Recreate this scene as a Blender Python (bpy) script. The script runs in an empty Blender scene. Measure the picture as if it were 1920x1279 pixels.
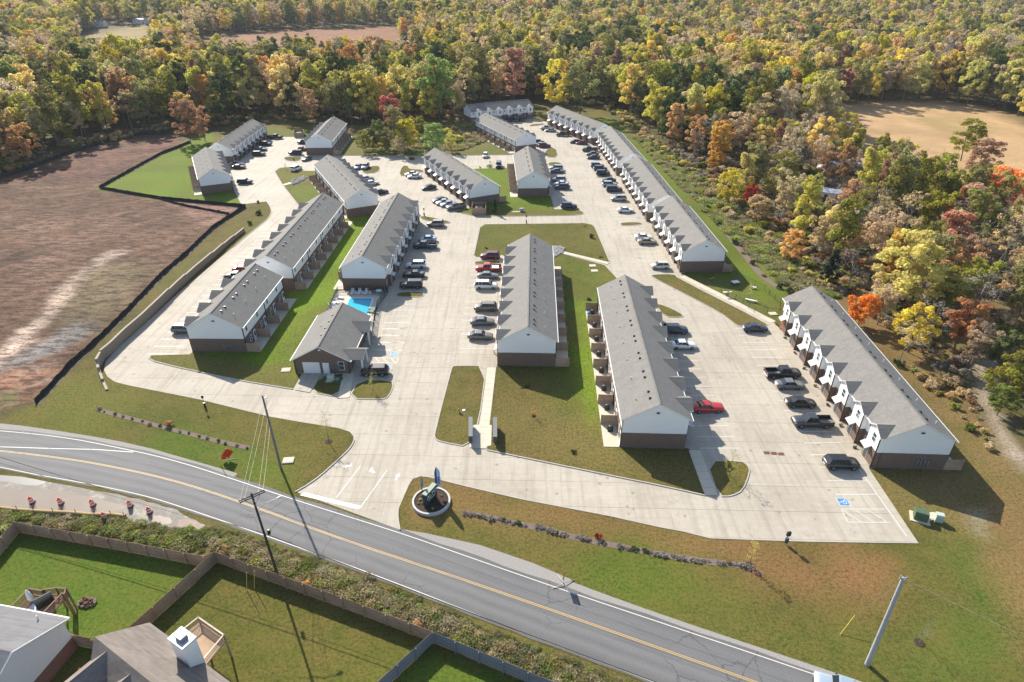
import bpy, bmesh, math, random
import numpy as np
from mathutils import Vector, Matrix
from mathutils.geometry import tessellate_polygon, delaunay_2d_cdt

# ------------------------------------------------------------------ camera, sky, sun, exposure
SC = bpy.context.scene
COL = SC.collection
F, PITCH, CAMH = 1189.65, math.radians(30.563), 60.0     # focal length in pixels of a 1920 wide frame
cam = bpy.data.cameras.new("camera")
cam.sensor_width = 36.0
cam.lens = F / 1920 * 36.0
cam.clip_start, cam.clip_end = 1.0, 9000.0
camo = bpy.data.objects.new("camera", cam)
COL.objects.link(camo)
camo.location = (0, 0, CAMH)
camo.rotation_euler = (math.pi / 2 - PITCH, 0, 0)
SC.camera = camo
SUN_AZ, SUN_EL = math.radians(-31.5), math.radians(34.0)
sdir = Vector((math.sin(SUN_AZ) * math.cos(SUN_EL), math.cos(SUN_AZ) * math.cos(SUN_EL), math.sin(SUN_EL)))
world = bpy.data.worlds.new("World")
SC.world = world
world.use_nodes = True
wn = world.node_tree
bg = wn.nodes["Background"]
sky = wn.nodes.new("ShaderNodeTexSky")
sky.sky_type = 'NISHITA'
sky.sun_disc = False
sky.sun_elevation = SUN_EL
sky.sun_rotation = SUN_AZ
sky.air_density, sky.dust_density, sky.ozone_density = 1.0, 1.0, 1.0
wn.links.new(sky.outputs[0], bg.inputs[0])
bg.inputs[1].default_value = 0.115
sun = bpy.data.lights.new("sun", 'SUN')
sun.energy = 4.95
sun.angle = math.radians(0.53)
sun.color = (1.0, 0.93, 0.82)
suno = bpy.data.objects.new("sun", sun)
COL.objects.link(suno)
suno.rotation_euler = sdir.to_track_quat('Z', 'Y').to_euler()
SC.view_settings.view_transform = 'Standard'
SC.view_settings.look = 'None'
SC.view_settings.exposure = 0.86
SC.view_settings.gamma = 1.0
SC.view_settings.use_curve_mapping = False
SC.render.engine = 'CYCLES'
SC.cycles.max_bounces = 6
SC.cycles.diffuse_bounces = 3
SC.cycles.glossy_bounces = 2
SC.cycles.transmission_bounces = 3
SC.cycles.volume_bounces = 0
SC.cycles.transparent_max_bounces = 4
SC.cycles.use_denoising = True

rng = random.Random(7)
nr = np.random.RandomState(11)
CP, SP = math.cos(PITCH), math.sin(PITCH)

def at(px, py, z=0.0):
    """where the sight line through a point of the photograph meets the height z"""
    X, Y = (px - 960) / F, (py - 639.5) / F
    dx, dy, dz = X, CP - Y * SP, -SP - Y * CP
    t = (z - CAMH) / dz
    return Vector((dx * t, dy * t, z))

def G(px, py):
    v = at(px, py)
    return (v.x, v.y)

def pts(l):
    return [(p[1], p[2]) if p[0] == 'w' else G(*p) for p in l]

def pj(x, y, z):
    z = z - CAMH
    zc = y * CP - z * SP
    yc = -(z * CP + y * SP)
    return 960 + F * x / zc, 639.5 + F * yc / zc

def tag(o, label=None, cat=None, group=None, kind=None):
    if label: o['label'] = label
    if cat: o['category'] = cat
    if group: o['group'] = group
    if kind: o['kind'] = kind
    return o

def link(o, parent=None, loc=None, rz=0.0, sc=None):
    COL.objects.link(o)
    if parent is not None: o.parent = parent
    if loc is not None: o.location = loc
    if rz: o.rotation_euler = (0, 0, rz)
    if sc is not None: o.scale = sc if hasattr(sc, '__len__') else (sc, sc, sc)
    return o

def inst(name, me, parent=None, loc=None, rz=0.0, sc=None, color=None):
    o = bpy.data.objects.new(name, me)
    link(o, parent, loc, rz, sc)
    if color: o.color = color
    return o

def empty(name, loc, rz=0.0, sc=None):
    o = bpy.data.objects.new(name, None)
    o.empty_display_size = 0.3
    return link(o, None, loc, rz, sc)

def copy_tree(o, parent=None):
    c = o.copy()
    COL.objects.link(c)
    if parent is not None: c.parent = parent
    for ch in o.children: copy_tree(ch, c)
    return c

class MB:
    """collects faces and turns them into one mesh"""
    def __init__(s): s.v, s.f, s.m, s.sm = [], [], [], []
    def poly(s, p, m=0, sm=False):
        b = len(s.v); s.v += [tuple(q) for q in p]; s.f.append(tuple(range(b, b + len(p)))); s.m.append(m); s.sm.append(sm); return s
    def add(s, vs, fs, m=0, sm=False):
        b = len(s.v); s.v += [tuple(q) for q in vs]
        for f in fs: s.f.append(tuple(b + i for i in f)); s.m.append(m); s.sm.append(sm)
        return s
    def box(s, x0, x1, y0, y1, z0, z1, m=0, bottom=True):
        vs = [(x0, y0, z0), (x1, y0, z0), (x1, y1, z0), (x0, y1, z0), (x0, y0, z1), (x1, y0, z1), (x1, y1, z1), (x0, y1, z1)]
        fs = [(4, 5, 6, 7), (0, 1, 5, 4), (1, 2, 6, 5), (2, 3, 7, 6), (3, 0, 4, 7)] + ([(3, 2, 1, 0)] if bottom else [])
        return s.add(vs, fs, m)
    def prism(s, poly, z0, z1, m=0):
        n = len(poly)
        vs = [(p[0], p[1], z0) for p in poly] + [(p[0], p[1], z1) for p in poly]
        fs = [tuple(range(n - 1, -1, -1)), tuple(range(n, 2 * n))] + [(i, (i + 1) % n, n + (i + 1) % n, n + i) for i in range(n)]
        return s.add(vs, fs, m)
    def yprism(s, poly, y0, y1, m=0):
        """poly in (x, z), extruded along y"""
        n = len(poly)
        vs = [(p[0], y0, p[1]) for p in poly] + [(p[0], y1, p[1]) for p in poly]
        fs = [tuple(range(n)), tuple(range(2 * n - 1, n - 1, -1))] + [(i, n + i, n + (i + 1) % n, (i + 1) % n) for i in range(n)]
        return s.add(vs, fs, m)
    def xprism(s, poly, x0, x1, m=0):
        """poly in (y, z), extruded along x"""
        n = len(poly)
        vs = [(x0, p[0], p[1]) for p in poly] + [(x1, p[0], p[1]) for p in poly]
        fs = [tuple(range(n - 1, -1, -1)), tuple(range(n, 2 * n))] + [(i, (i + 1) % n, n + (i + 1) % n, n + i) for i in range(n)]
        return s.add(vs, fs, m)
    def tube(s, p0, p1, r0, r1=None, n=6, m=0, cap=True, sm=True):
        r1 = r0 if r1 is None else r1
        p0, p1 = Vector(p0), Vector(p1)
        d = p1 - p0
        if d.length < 1e-6: return s
        d.normalize()
        a = d.cross(Vector((0, 0, 1)) if abs(d.z) < .9 else Vector((1, 0, 0))).normalized()
        b = d.cross(a)
        vs = []
        for p, r in ((p0, r0), (p1, r1)):
            for i in range(n):
                t = 2 * math.pi * i / n
                vs.append(p + a * (math.cos(t) * r) + b * (math.sin(t) * r))
        s.add(vs, [(i, (i + 1) % n, n + (i + 1) % n, n + i) for i in range(n)], m, sm)
        if cap: s.add(vs, [tuple(range(n - 1, -1, -1)), tuple(range(n, 2 * n))], m)
        return s
    def lathe(s, prof, n=10, m=0, c=(0, 0), sm=True):
        """prof: (radius, z) from bottom to top"""
        vs = []
        for r, z in prof:
            for i in range(n):
                t = 2 * math.pi * i / n
                vs.append((c[0] + math.cos(t) * r, c[1] + math.sin(t) * r, z))
        fs = []
        for k in range(len(prof) - 1):
            for i in range(n):
                fs.append((k * n + i, k * n + (i + 1) % n, (k + 1) * n + (i + 1) % n, (k + 1) * n + i))
        s.add(vs, fs, m, sm)
        s.add(vs[-n:], [tuple(range(n))], m); s.add(vs[:n], [tuple(range(n - 1, -1, -1))], m)
        return s
    def mesh(s, name, *mats):
        me = bpy.data.meshes.new(name)
        me.from_pydata(s.v, [], s.f)
        for k in mats: me.materials.append(k)
        me.polygons.foreach_set('material_index', s.m)
        me.polygons.foreach_set('use_smooth', s.sm)
        me.update()
        return me
    def obj(s, name, mats, parent=None, loc=None, rz=0.0):
        return inst(name, s.mesh(name, *(mats if isinstance(mats, (list, tuple)) else [mats])), parent, loc, rz)

# ------------------------------------------------------------------ materials
def newmat(name):
    m = bpy.data.materials.new(name)
    m.use_nodes = True
    nt = m.node_tree
    return m, nt, nt.nodes["Principled BSDF"], nt.links.new

def noise(nt, scale, detail=4, rough=.6, coord=None, dim=None):
    n = nt.nodes.new("ShaderNodeTexNoise")
    n.inputs['Scale'].default_value = scale
    n.inputs['Detail'].default_value = detail
    n.inputs['Roughness'].default_value = rough
    if coord is not None: nt.links.new(coord, n.inputs['Vector'])
    return n

def ramp(nt, fac, stops):
    r = nt.nodes.new("ShaderNodeValToRGB")
    e = r.color_ramp.elements
    while len(e) < len(stops): e.new(.5)
    for k, (p, c) in enumerate(stops):
        e[k].position = p; e[k].color = (*c, 1) if len(c) == 3 else c
    nt.links.new(fac, r.inputs[0])
    return r.outputs[0]

def mix(nt, fac, a, b, mode='MIX'):
    n = nt.nodes.new("ShaderNodeMix")
    n.data_type = 'RGBA'; n.blend_type = mode; n.clamp_factor = True
    for s, v in ((0, fac), (6, a), (7, b)):
        if hasattr(v, 'default_value'): nt.links.new(v, n.inputs[s])
        else: n.inputs[s].default_value = v if s == 0 else ((*v, 1) if len(v) == 3 else v)
    return n.outputs[2]

def math_(nt, op, a, b=0.0):
    n = nt.nodes.new("ShaderNodeMath"); n.operation = op
    for k, v in ((0, a), (1, b)):
        if hasattr(v, 'default_value'): nt.links.new(v, n.inputs[k])
        else: n.inputs[k].default_value = v
    return n.outputs[0]

def wcoord(nt, kind='Position', scale=None, rot=None):
    if kind == 'Position': o = nt.nodes.new("ShaderNodeNewGeometry").outputs['Position']
    else: o = nt.nodes.new("ShaderNodeTexCoord").outputs[kind]
    if scale or rot:
        mp = nt.nodes.new("ShaderNodeMapping")
        nt.links.new(o, mp.inputs[0])
        if scale: mp.inputs['Scale'].default_value = scale
        if rot: mp.inputs['Rotation'].default_value = rot
        o = mp.outputs[0]
    return o

def bump(nt, bsdf, h, dist=.02, strength=.6):
    b = nt.nodes.new("ShaderNodeBump")
    b.inputs['Strength'].default_value = strength; b.inputs['Distance'].default_value = dist
    nt.links.new(h, b.inputs['Height']); nt.links.new(b.outputs[0], bsdf.inputs['Normal'])

def simple(name, col, rough=.7, metal=0.0, var=.12, scale=3.0, spec=.4, bmp=0.0):
    """one colour with a little weathering"""
    m, nt, b, L = newmat(name)
    b.inputs['Roughness'].default_value = rough; b.inputs['Metallic'].default_value = metal
    b.inputs['Specular IOR Level'].default_value = spec
    n = noise(nt, scale, 5, .65, wcoord(nt))
    c = mix(nt, n.outputs['Fac'], tuple(x * (1 - var) for x in col), tuple(min(1, x * (1 + var)) for x in col))
    L(c, b.inputs['Base Color'])
    if bmp: bump(nt, b, n.outputs['Fac'], bmp)
    return m

def m_siding():
    m, nt, b, L = newmat("white vinyl siding")
    b.inputs['Roughness'].default_value = .55; b.inputs['Specular IOR Level'].default_value = .25
    oc = wcoord(nt, 'Object')
    sx = nt.nodes.new("ShaderNodeSeparateXYZ"); L(oc, sx.inputs[0])
    fr = math_(nt, 'FRACT', math_(nt, 'MULTIPLY', sx.outputs[2], 6.5))
    gap = math_(nt, 'LESS_THAN', fr, .12)
    n = noise(nt, 1.3, 4, .6, wcoord(nt)); n2 = noise(nt, .25, 3, .5, wcoord(nt))
    c = mix(nt, n.outputs['Fac'], (.80, .80, .80), (.88, .88, .87))
    c = mix(nt, math_(nt, 'MULTIPLY', gap, .22), c, (.45, .45, .47))
    c = mix(nt, math_(nt, 'MULTIPLY', n2.outputs['Fac'], .12), c, (.55, .53, .49))
    L(c, b.inputs['Base Color']); bump(nt, b, fr, .015, .5)
    return m

def m_brick(name="brown brick", base=((.10, .060, .042), (.17, .105, .075), (.26, .17, .125)), mortar=(.22, .19, .165)):
    m, nt, b, L = newmat(name)
    b.inputs['Roughness'].default_value = .85; b.inputs['Specular IOR Level'].default_value = .2
    oc = wcoord(nt, 'Object')
    g = nt.nodes.new("ShaderNodeNewGeometry")
    tn = nt.nodes.new("ShaderNodeVectorTransform"); tn.vector_type = 'NORMAL'; tn.convert_from = 'WORLD'; tn.convert_to = 'OBJECT'
    L(g.outputs['Normal'], tn.inputs[0])
    sn = nt.nodes.new("ShaderNodeSeparateXYZ"); L(tn.outputs[0], sn.inputs[0])
    so = nt.nodes.new("ShaderNodeSeparateXYZ"); L(oc, so.inputs[0])
    usey = math_(nt, 'GREATER_THAN', math_(nt, 'ABSOLUTE', sn.outputs[0]), .7)
    u = nt.nodes.new("ShaderNodeMix"); L(usey, u.inputs[0]); L(so.outputs[0], u.inputs[2]); L(so.outputs[1], u.inputs[3])
    cb = nt.nodes.new("ShaderNodeCombineXYZ"); L(u.outputs[0], cb.inputs[0]); L(so.outputs[2], cb.inputs[1])
    bt = nt.nodes.new("ShaderNodeTexBrick"); L(cb.outputs[0], bt.inputs['Vector'])
    bt.inputs['Scale'].default_value = 1.0; bt.inputs['Brick Width'].default_value = .22; bt.inputs['Row Height'].default_value = .08
    bt.inputs['Mortar Size'].default_value = .010; bt.inputs['Bias'].default_value = 0
    bt.inputs['Color1'].default_value = (*base[0], 1); bt.inputs['Color2'].default_value = (*base[1], 1); bt.inputs['Mortar'].default_value = (*mortar, 1)
    n = noise(nt, 6, 3, .7, oc)
    c = mix(nt, ramp(nt, n.outputs['Fac'], [(.5, (0, 0, 0)), (.72, (.8, .8, .8))]), bt.outputs['Color'], base[2])
    L(c, b.inputs['Base Color']); bump(nt, b, math_(nt, 'SUBTRACT', 1.0, bt.outputs['Fac']), .01, .6)
    return m

def m_shingle(name, dark, light, sc=1.0):
    m, nt, b, L = newmat(name)
    b.inputs['Roughness'].default_value = .9; b.inputs['Specular IOR Level'].default_value = .25
    oc = wcoord(nt, 'Object')
    so = nt.nodes.new("ShaderNodeSeparateXYZ"); L(oc, so.inputs[0])
    cb = nt.nodes.new("ShaderNodeCombineXYZ"); L(so.outputs[1], cb.inputs[0])
    L(math_(nt, 'MULTIPLY', so.outputs[2], 2.0), cb.inputs[1])
    bt = nt.nodes.new("ShaderNodeTexBrick"); L(cb.outputs[0], bt.inputs['Vector'])
    bt.inputs['Scale'].default_value = 1.0; bt.inputs['Brick Width'].default_value = .33 * sc; bt.inputs['Row Height'].default_value = .15 * sc
    bt.inputs['Mortar Size'].default_value = .008
    bt.inputs['Color1'].default_value = (*dark, 1); bt.inputs['Color2'].default_value = (*light, 1)
    bt.inputs['Mortar'].default_value = (*(x * .55 for x in dark), 1)
    n = noise(nt, 14, 4, .75, oc); n2 = noise(nt, .55, 4, .6, wcoord(nt)); n3 = noise(nt, 2.2, 3, .7, oc)
    c = mix(nt, .5, bt.outputs['Color'], mix(nt, n.outputs['Fac'], tuple(x * .45 for x in dark), tuple(x * 1.5 for x in light)))
    c = mix(nt, ramp(nt, n3.outputs['Fac'], [(.35, (.22,) * 3), (.65, (0, 0, 0))]), c, tuple(x * .7 for x in dark))
    c = mix(nt, ramp(nt, n2.outputs['Fac'], [(.4, (0, 0, 0)), (.7, (.35,) * 3)]), c, light)
    oi = nt.nodes.new("ShaderNodeObjectInfo"); st = noise(nt, 1.2, 4, .7, wcoord(nt, 'Object', (.25, 1.6, .25)))
    c = mix(nt, math_(nt, 'MULTIPLY', oi.outputs['Random'], .16), c, tuple(x * .6 for x in dark))
    c = mix(nt, ramp(nt, st.outputs['Fac'], [(.52, (0, 0, 0)), (.72, (.3,) * 3)]), c, tuple(x * .6 for x in dark))
    L(c, b.inputs['Base Color']); bump(nt, b, n.outputs['Fac'], .02, .5)
    return m

def m_concrete(name, dark, light, streak=True):
    m, nt, b, L = newmat(name)
    b.inputs['Roughness'].default_value = .8; b.inputs['Specular IOR Level'].default_value = .3
    wc = wcoord(nt)
    n1 = noise(nt, .09, 5, .6, wc); n2 = noise(nt, 1.1, 5, .7, wc); n3 = noise(nt, 9, 3, .8, wc)
    ws = wcoord(nt, 'Position', (1.6, .09, 1), (0, 0, .05)); n4 = noise(nt, .8, 4, .6, ws)
    wt = wcoord(nt, 'Position', (.07, 2.2, 1), (0, 0, -.06)); n5 = noise(nt, 1, 4, .6, wt)
    oi = nt.nodes.new("ShaderNodeObjectInfo")
    f = math_(nt, 'ADD', math_(nt, 'MULTIPLY', n1.outputs['Fac'], .45), math_(nt, 'MULTIPLY', n2.outputs['Fac'], .35))
    f = math_(nt, 'ADD', f, math_(nt, 'MULTIPLY', oi.outputs['Random'], .07))
    f = math_(nt, 'ADD', f, math_(nt, 'MULTIPLY', n5.outputs['Fac'], .2))
    c = mix(nt, ramp(nt, f, [(.33, (0, 0, 0)), (.78, (1, 1, 1))]), dark, light)
    if streak: c = mix(nt, ramp(nt, n4.outputs['Fac'], [(.48, (0, 0, 0)), (.72, (.42,) * 3)]), c, tuple(x * .66 for x in dark))
    c = mix(nt, ramp(nt, n3.outputs['Fac'], [(.3, (.22,) * 3), (.45, (0, 0, 0))]), c, tuple(x * .6 for x in dark))
    if streak:
        n6 = noise(nt, .35, 5, .75, wc)
        c = mix(nt, ramp(nt, n6.outputs['Fac'], [(.58, (0, 0, 0)), (.70, (.35,) * 3)]), c, tuple(x * .62 for x in dark))
        vo = nt.nodes.new("ShaderNodeTexVoronoi"); vo.inputs['Scale'].default_value = .42; L(wc, vo.inputs['Vector'])
        c = mix(nt, ramp(nt, vo.outputs['Distance'], [(.06, (.5,) * 3), (.14, (0, 0, 0))]), c, tuple(x * .45 for x in dark))
    L(c, b.inputs['Base Color']); bump(nt, b, n3.outputs['Fac'], .006, .3)
    return m

def m_ground():
    """painted per vertex (what grows or lies there), broken up by patchy noise"""
    m, nt, b, L = newmat("ground cover")
    b.inputs['Roughness'].default_value = .95; b.inputs['Specular IOR Level'].default_value = .12
    at_ = nt.nodes.new("ShaderNodeAttribute"); at_.attribute_name = "Col"
    am = nt.nodes.new("ShaderNodeAttribute"); am.attribute_name = "Dry"
    wc = wcoord(nt)
    big = noise(nt, .055, 5, .65, wc); mid = noise(nt, .42, 6, .7, wc); fine = noise(nt, 2.6, 5, .8, wc); vf = noise(nt, 9.5, 4, .85, wc)
    dry = math_(nt, 'MULTIPLY', ramp(nt, math_(nt, 'ADD', math_(nt, 'MULTIPLY', big.outputs['Fac'], .5), math_(nt, 'MULTIPLY', mid.outputs['Fac'], .5)),
               [(.45, (0, 0, 0)), (.64, (1, 1, 1))]), am.outputs['Fac'])
    soil = nt.nodes.new("ShaderNodeAttribute"); soil.attribute_name = "Soil"
    c = mix(nt, dry, at_.outputs['Color'], (.19, .120, .050))
    # bare soil: ruts along the haul direction, clods, pale scrapes
    ur = noise(nt, .5, 6, .75, wcoord(nt, 'Position', (.5, 1.7, 1), (0, 0, .9))); us = noise(nt, .9, 6, .8, wcoord(nt, 'Position', (.6, 1.1, 1), (0, 0, -.5)))
    cl = noise(nt, 1.6, 6, .85, wc)
    sc_ = mix(nt, ramp(nt, ur.outputs['Fac'], [(.42, (1,) * 3), (.54, (0, 0, 0))]), at_.outputs['Color'], mix(nt, .72, at_.outputs['Color'], (.02, .012, .01)))
    sc_ = mix(nt, ramp(nt, us.outputs['Fac'], [(.55, (0, 0, 0)), (.68, (.6,) * 3)]), sc_, mix(nt, .5, sc_, (.36, .27, .22)))
    sc_ = mix(nt, ramp(nt, cl.outputs['Fac'], [(.40, (1,) * 3), (.50, (0, 0, 0))]), sc_, mix(nt, .6, sc_, (.02, .012, .01)))
    sc_ = mix(nt, ramp(nt, vf.outputs['Fac'], [(.58, (0, 0, 0)), (.66, (.7,) * 3)]), sc_, (.26, .165, .115))
    # blade clumps: dark gaps and light straw
    c = mix(nt, ramp(nt, fine.outputs['Fac'], [(.36, (1,) * 3), (.55, (0, 0, 0))]), c, mix(nt, .70, c, (.010, .014, .004)))
    c = mix(nt, ramp(nt, vf.outputs['Fac'], [(.40, (.9,) * 3), (.52, (0, 0, 0))]), c, mix(nt, .55, c, (.012, .015, .005)))
    c = mix(nt, ramp(nt, vf.outputs['Fac'], [(.52, (0, 0, 0)), (.66, (.9,) * 3)]), c, mix(nt, .28, c, (.34, .33, .08)))
    c = mix(nt, ramp(nt, mid.outputs['Fac'], [(.3, (.4,) * 3), (.5, (0, 0, 0))]), c, mix(nt, .35, c, (.02, .03, .01)))
    pat = noise(nt, .16, 5, .7, wc)
    c = mix(nt, ramp(nt, pat.outputs['Fac'], [(.42, (0, 0, 0)), (.66, (.55,) * 3)]), c, mix(nt, .55, c, (.16, .12, .035)))
    gm = nt.nodes.new('ShaderNodeVectorMath'); gm.operation = 'MULTIPLY'; gm.inputs[1].default_value = (.97, 1.0, .84); L(c, gm.inputs[0]); c = gm.outputs[0]
    c = mix(nt, soil.outputs['Fac'], c, sc_)
    vm = nt.nodes.new('ShaderNodeVectorMath'); vm.operation = 'SCALE'; vm.inputs['Scale'].default_value = 1.15; L(c, vm.inputs[0]); c = vm.outputs[0]
    L(c, b.inputs['Base Color'])
    h = math_(nt, 'ADD', fine.outputs['Fac'], math_(nt, 'MULTIPLY', vf.outputs['Fac'], .6))
    bump(nt, b, h, .09, .75)
    return m

def m_asphalt():
    m, nt, b, L = newmat("worn asphalt")
    b.inputs['Roughness'].default_value = .78; b.inputs['Specular IOR Level'].default_value = .35
    uv = nt.nodes.new("ShaderNodeAttribute"); uv.attribute_name = "across"
    wc = wcoord(nt)
    n1 = noise(nt, .12, 4, .6, wc); n2 = noise(nt, 5, 4, .8, wc); n3 = noise(nt, 30, 3, .8, wc)
    base = ramp(nt, uv.outputs['Fac'], [(0, (.115, .108, .10)), (.10, (.13, .128, .126)), (.20, (.185, .185, .185)), (.29, (.135, .135, .137)), (.38, (.19, .19, .19)),
                                       (.5, (.125, .124, .122)), (.62, (.175, .176, .178)), (.71, (.13, .13, .132)), (.80, (.172, .172, .174)), (.92, (.13, .128, .125)), (1, (.12, .115, .105))])
    c = mix(nt, ramp(nt, n1.outputs['Fac'], [(.35, (0, 0, 0)), (.7, (.5,) * 3)]), base, (.20, .196, .19))
    c = mix(nt, ramp(nt, n2.outputs['Fac'], [(.35, (.3,) * 3), (.6, (0, 0, 0))]), c, (.075, .075, .075))
    v = nt.nodes.new("ShaderNodeTexVoronoi"); v.feature = 'DISTANCE_TO_EDGE'; v.inputs['Scale'].default_value = .23
    wv = nt.nodes.new("ShaderNodeVectorMath"); wv.operation = 'ADD'
    nn = noise(nt, .8, 4, .7, wc); L(nn.outputs['Color'], wv.inputs[1]); L(wc, wv.inputs[0]); L(wv.outputs[0], v.inputs['Vector'])
    msk = math_(nt, 'MULTIPLY', math_(nt, 'LESS_THAN', v.outputs['Distance'], .012), ramp(nt, noise(nt, .06, 2, .5, wc).outputs['Fac'], [(.5, (0, 0, 0)), (.56, (1, 1, 1))]))
    c = mix(nt, math_(nt, 'MULTIPLY', msk, .45), c, (.03, .03, .03))
    c = mix(nt, 1.0, c, (.84, .84, .845), 'MULTIPLY'); L(c, b.inputs['Base Color']); bump(nt, b, n3.outputs['Fac'], .006, .4)
    return m

def m_wood(name, dark, light):
    m, nt, b, L = newmat(name)
    b.inputs['Roughness'].default_value = .85; b.inputs['Specular IOR Level'].default_value = .2
    wc = wcoord(nt, 'Position', (4, 4, .35)); n = noise(nt, 2.2, 5, .7, wc); n2 = noise(nt, .6, 3, .6, wcoord(nt))
    c = mix(nt, n.outputs['Fac'], dark, light)
    c = mix(nt, ramp(nt, n2.outputs['Fac'], [(.4, (0, 0, 0)), (.7, (.4,) * 3)]), c, tuple(x * .6 for x in dark))
    L(c, b.inputs['Base Color'])
    return m

def m_glass(name, col=(.03, .035, .04), rough=.06, spec=.8):
    m, nt, b, L = newmat(name)
    b.inputs['Base Color'].default_value = (*col, 1); b.inputs['Roughness'].default_value = rough
    b.inputs['Specular IOR Level'].default_value = spec
    return m

def m_paint():
    m, nt, b, L = newmat("vehicle paint")
    oi = nt.nodes.new("ShaderNodeObjectInfo")
    n = noise(nt, 2.5, 4, .6, wcoord(nt, 'Object'))
    c = mix(nt, math_(nt, 'MULTIPLY', n.outputs['Fac'], .06), oi.outputs['Color'], (.16, .145, .12))
    L(c, b.inputs['Base Color'])
    b.inputs['Roughness'].default_value = .34; b.inputs['Metallic'].default_value = .1
    b.inputs['Coat Weight'].default_value = .6; b.inputs['Coat Roughness'].default_value = .08
    return m

def m_leaf(name, col, hue=.03, val=.3, trans=.5):
    m, nt, b, L = newmat(name)
    nt.nodes.remove(b)
    out = nt.nodes["Material Output"]
    a = nt.nodes.new("ShaderNodeAttribute"); a.attribute_name = "Leaf"
    oi = nt.nodes.new("ShaderNodeObjectInfo")
    hs = nt.nodes.new("ShaderNodeHueSaturation"); hs.inputs['Color'].default_value = (*col, 1)
    r = oi.outputs['Random']
    r2 = math_(nt, 'FRACT', math_(nt, 'MULTIPLY', r, 17.3)); r3 = math_(nt, 'FRACT', math_(nt, 'MULTIPLY', r, 51.7))
    L(math_(nt, 'ADD', .5 - hue, math_(nt, 'ADD', math_(nt, 'MULTIPLY', r2, hue), math_(nt, 'MULTIPLY', a.outputs['Fac'], hue))), hs.inputs['Hue'])
    L(math_(nt, 'ADD', .66, math_(nt, 'MULTIPLY', r3, .34)), hs.inputs['Saturation'])
    L(math_(nt, 'ADD', 1 - val, math_(nt, 'ADD', math_(nt, 'MULTIPLY', r, val), math_(nt, 'MULTIPLY', a.outputs['Fac'], val * 1.3))), hs.inputs['Value'])
    d = nt.nodes.new("ShaderNodeBsdfDiffuse"); t = nt.nodes.new("ShaderNodeBsdfTranslucent"); mx = nt.nodes.new("ShaderNodeMixShader")
    L(hs.outputs[0], d.inputs[0]); L(hs.outputs[0], t.inputs[0]); mx.inputs[0].default_value = trans
    L(d.outputs[0], mx.inputs[1]); L(t.outputs[0], mx.inputs[2]); L(mx.outputs[0], out.inputs[0])
    return m

SIDING, BRICK, REDBRICK = m_siding(), m_brick(), m_brick("red brick", ((.22, .08, .05), (.3, .13, .09), (.34, .18, .13)))
ROOF = m_shingle("grey brown shingles", (.150, .144, .132), (.245, .235, .215))
ROOFB = m_shingle("brown shingles", (.125, .105, .092), (.27, .235, .205), 2.2)
ROOFG = m_shingle("grey shingles", (.13, .13, .135), (.22, .22, .225), 2.0)
CONC = m_concrete("pavement concrete", (.315, .275, .218), (.50, .452, .37))
WALK = m_concrete("sidewalk concrete", (.46, .40, .31), (.60, .54, .43), False)
KERB = simple("kerb concrete", (.40, .37, .32), .85, var=.25, scale=2)
JOINT = simple("joint filler", (.29, .26, .21), .9)
GROUND, ASPH = m_ground(), m_asphalt()
WHITE = simple("white paint", (.72, .72, .70), .5)
LINE = simple("white road paint", (.58, .575, .55), .6, var=.22, scale=4)
YLINE = simple("yellow road paint", (.50, .34, .13), .6, var=.25, scale=5)
BLUEP = simple("blue road paint", (.05, .22, .46), .6)
BLACK = simple("black metal", (.02, .02, .022), .4)
DARKG = simple("dark grey plastic", (.06, .06, .062), .5)
GREY = simple("grey metal", (.35, .36, .37), .45, .3)
FENCE = m_wood("fence wood", (.24, .165, .11), (.56, .42, .31))
FENCEG = m_wood("weathered fence wood", (.24, .165, .11), (.50, .37, .26))
DECKW = m_wood("deck wood", (.30, .20, .12), (.52, .38, .26))
POLEW = m_wood("pole wood", (.10, .085, .07), (.22, .19, .16))
GLASS = m_glass("window glass", (.05, .07, .085), .05)
CARGLASS = m_glass("car glass", (.018, .026, .032), .03, .3)
PAINT = m_paint()
TYRE = simple("tyre rubber", (.018, .018, .018), .85)
RIM = simple("wheel alloy", (.42, .43, .44), .35, .7)
LAMP = simple("lamp lens", (.75, .75, .72), .2)
TAIL = simple("tail lamp", (.35, .015, .01), .3)
BARK = simple("bark", (.13, .105, .085), .95, var=.4, scale=2)
GREYBARK = simple("grey bark", (.24, .215, .19), .95, var=.3, scale=2)
MULCH = simple("dark mulch", (.048, .030, .022), .98, var=.5, scale=3, bmp=.05)
STONE = simple("pale stone", (.42, .40, .37), .9, var=.35, scale=1.5)
# ------------------------------------------------------------------ ground
def inside(poly, X, Y):
    r = np.zeros(X.shape, bool)
    n = len(poly)
    for i in range(n):
        x0, y0 = poly[i]; x1, y1 = poly[(i + 1) % n]
        if y0 == y1: continue
        c = ((y0 > Y) != (y1 > Y)) & (X < (x1 - x0) * (Y - y0) / (y1 - y0) + x0)
        r ^= c
    return r

def sdist(poly, X, Y):
    d = np.full(X.shape, 1e9)
    n = len(poly)
    for i in range(n):
        x0, y0 = poly[i]; x1, y1 = poly[(i + 1) % n]
        dx, dy = x1 - x0, y1 - y0
        L2 = dx * dx + dy * dy + 1e-9
        t = np.clip(((X - x0) * dx + (Y - y0) * dy) / L2, 0, 1)
        d = np.minimum(d, np.hypot(X - x0 - t * dx, Y - y0 - t * dy))
    return np.where(inside(poly, X, Y), d, -d)

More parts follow.
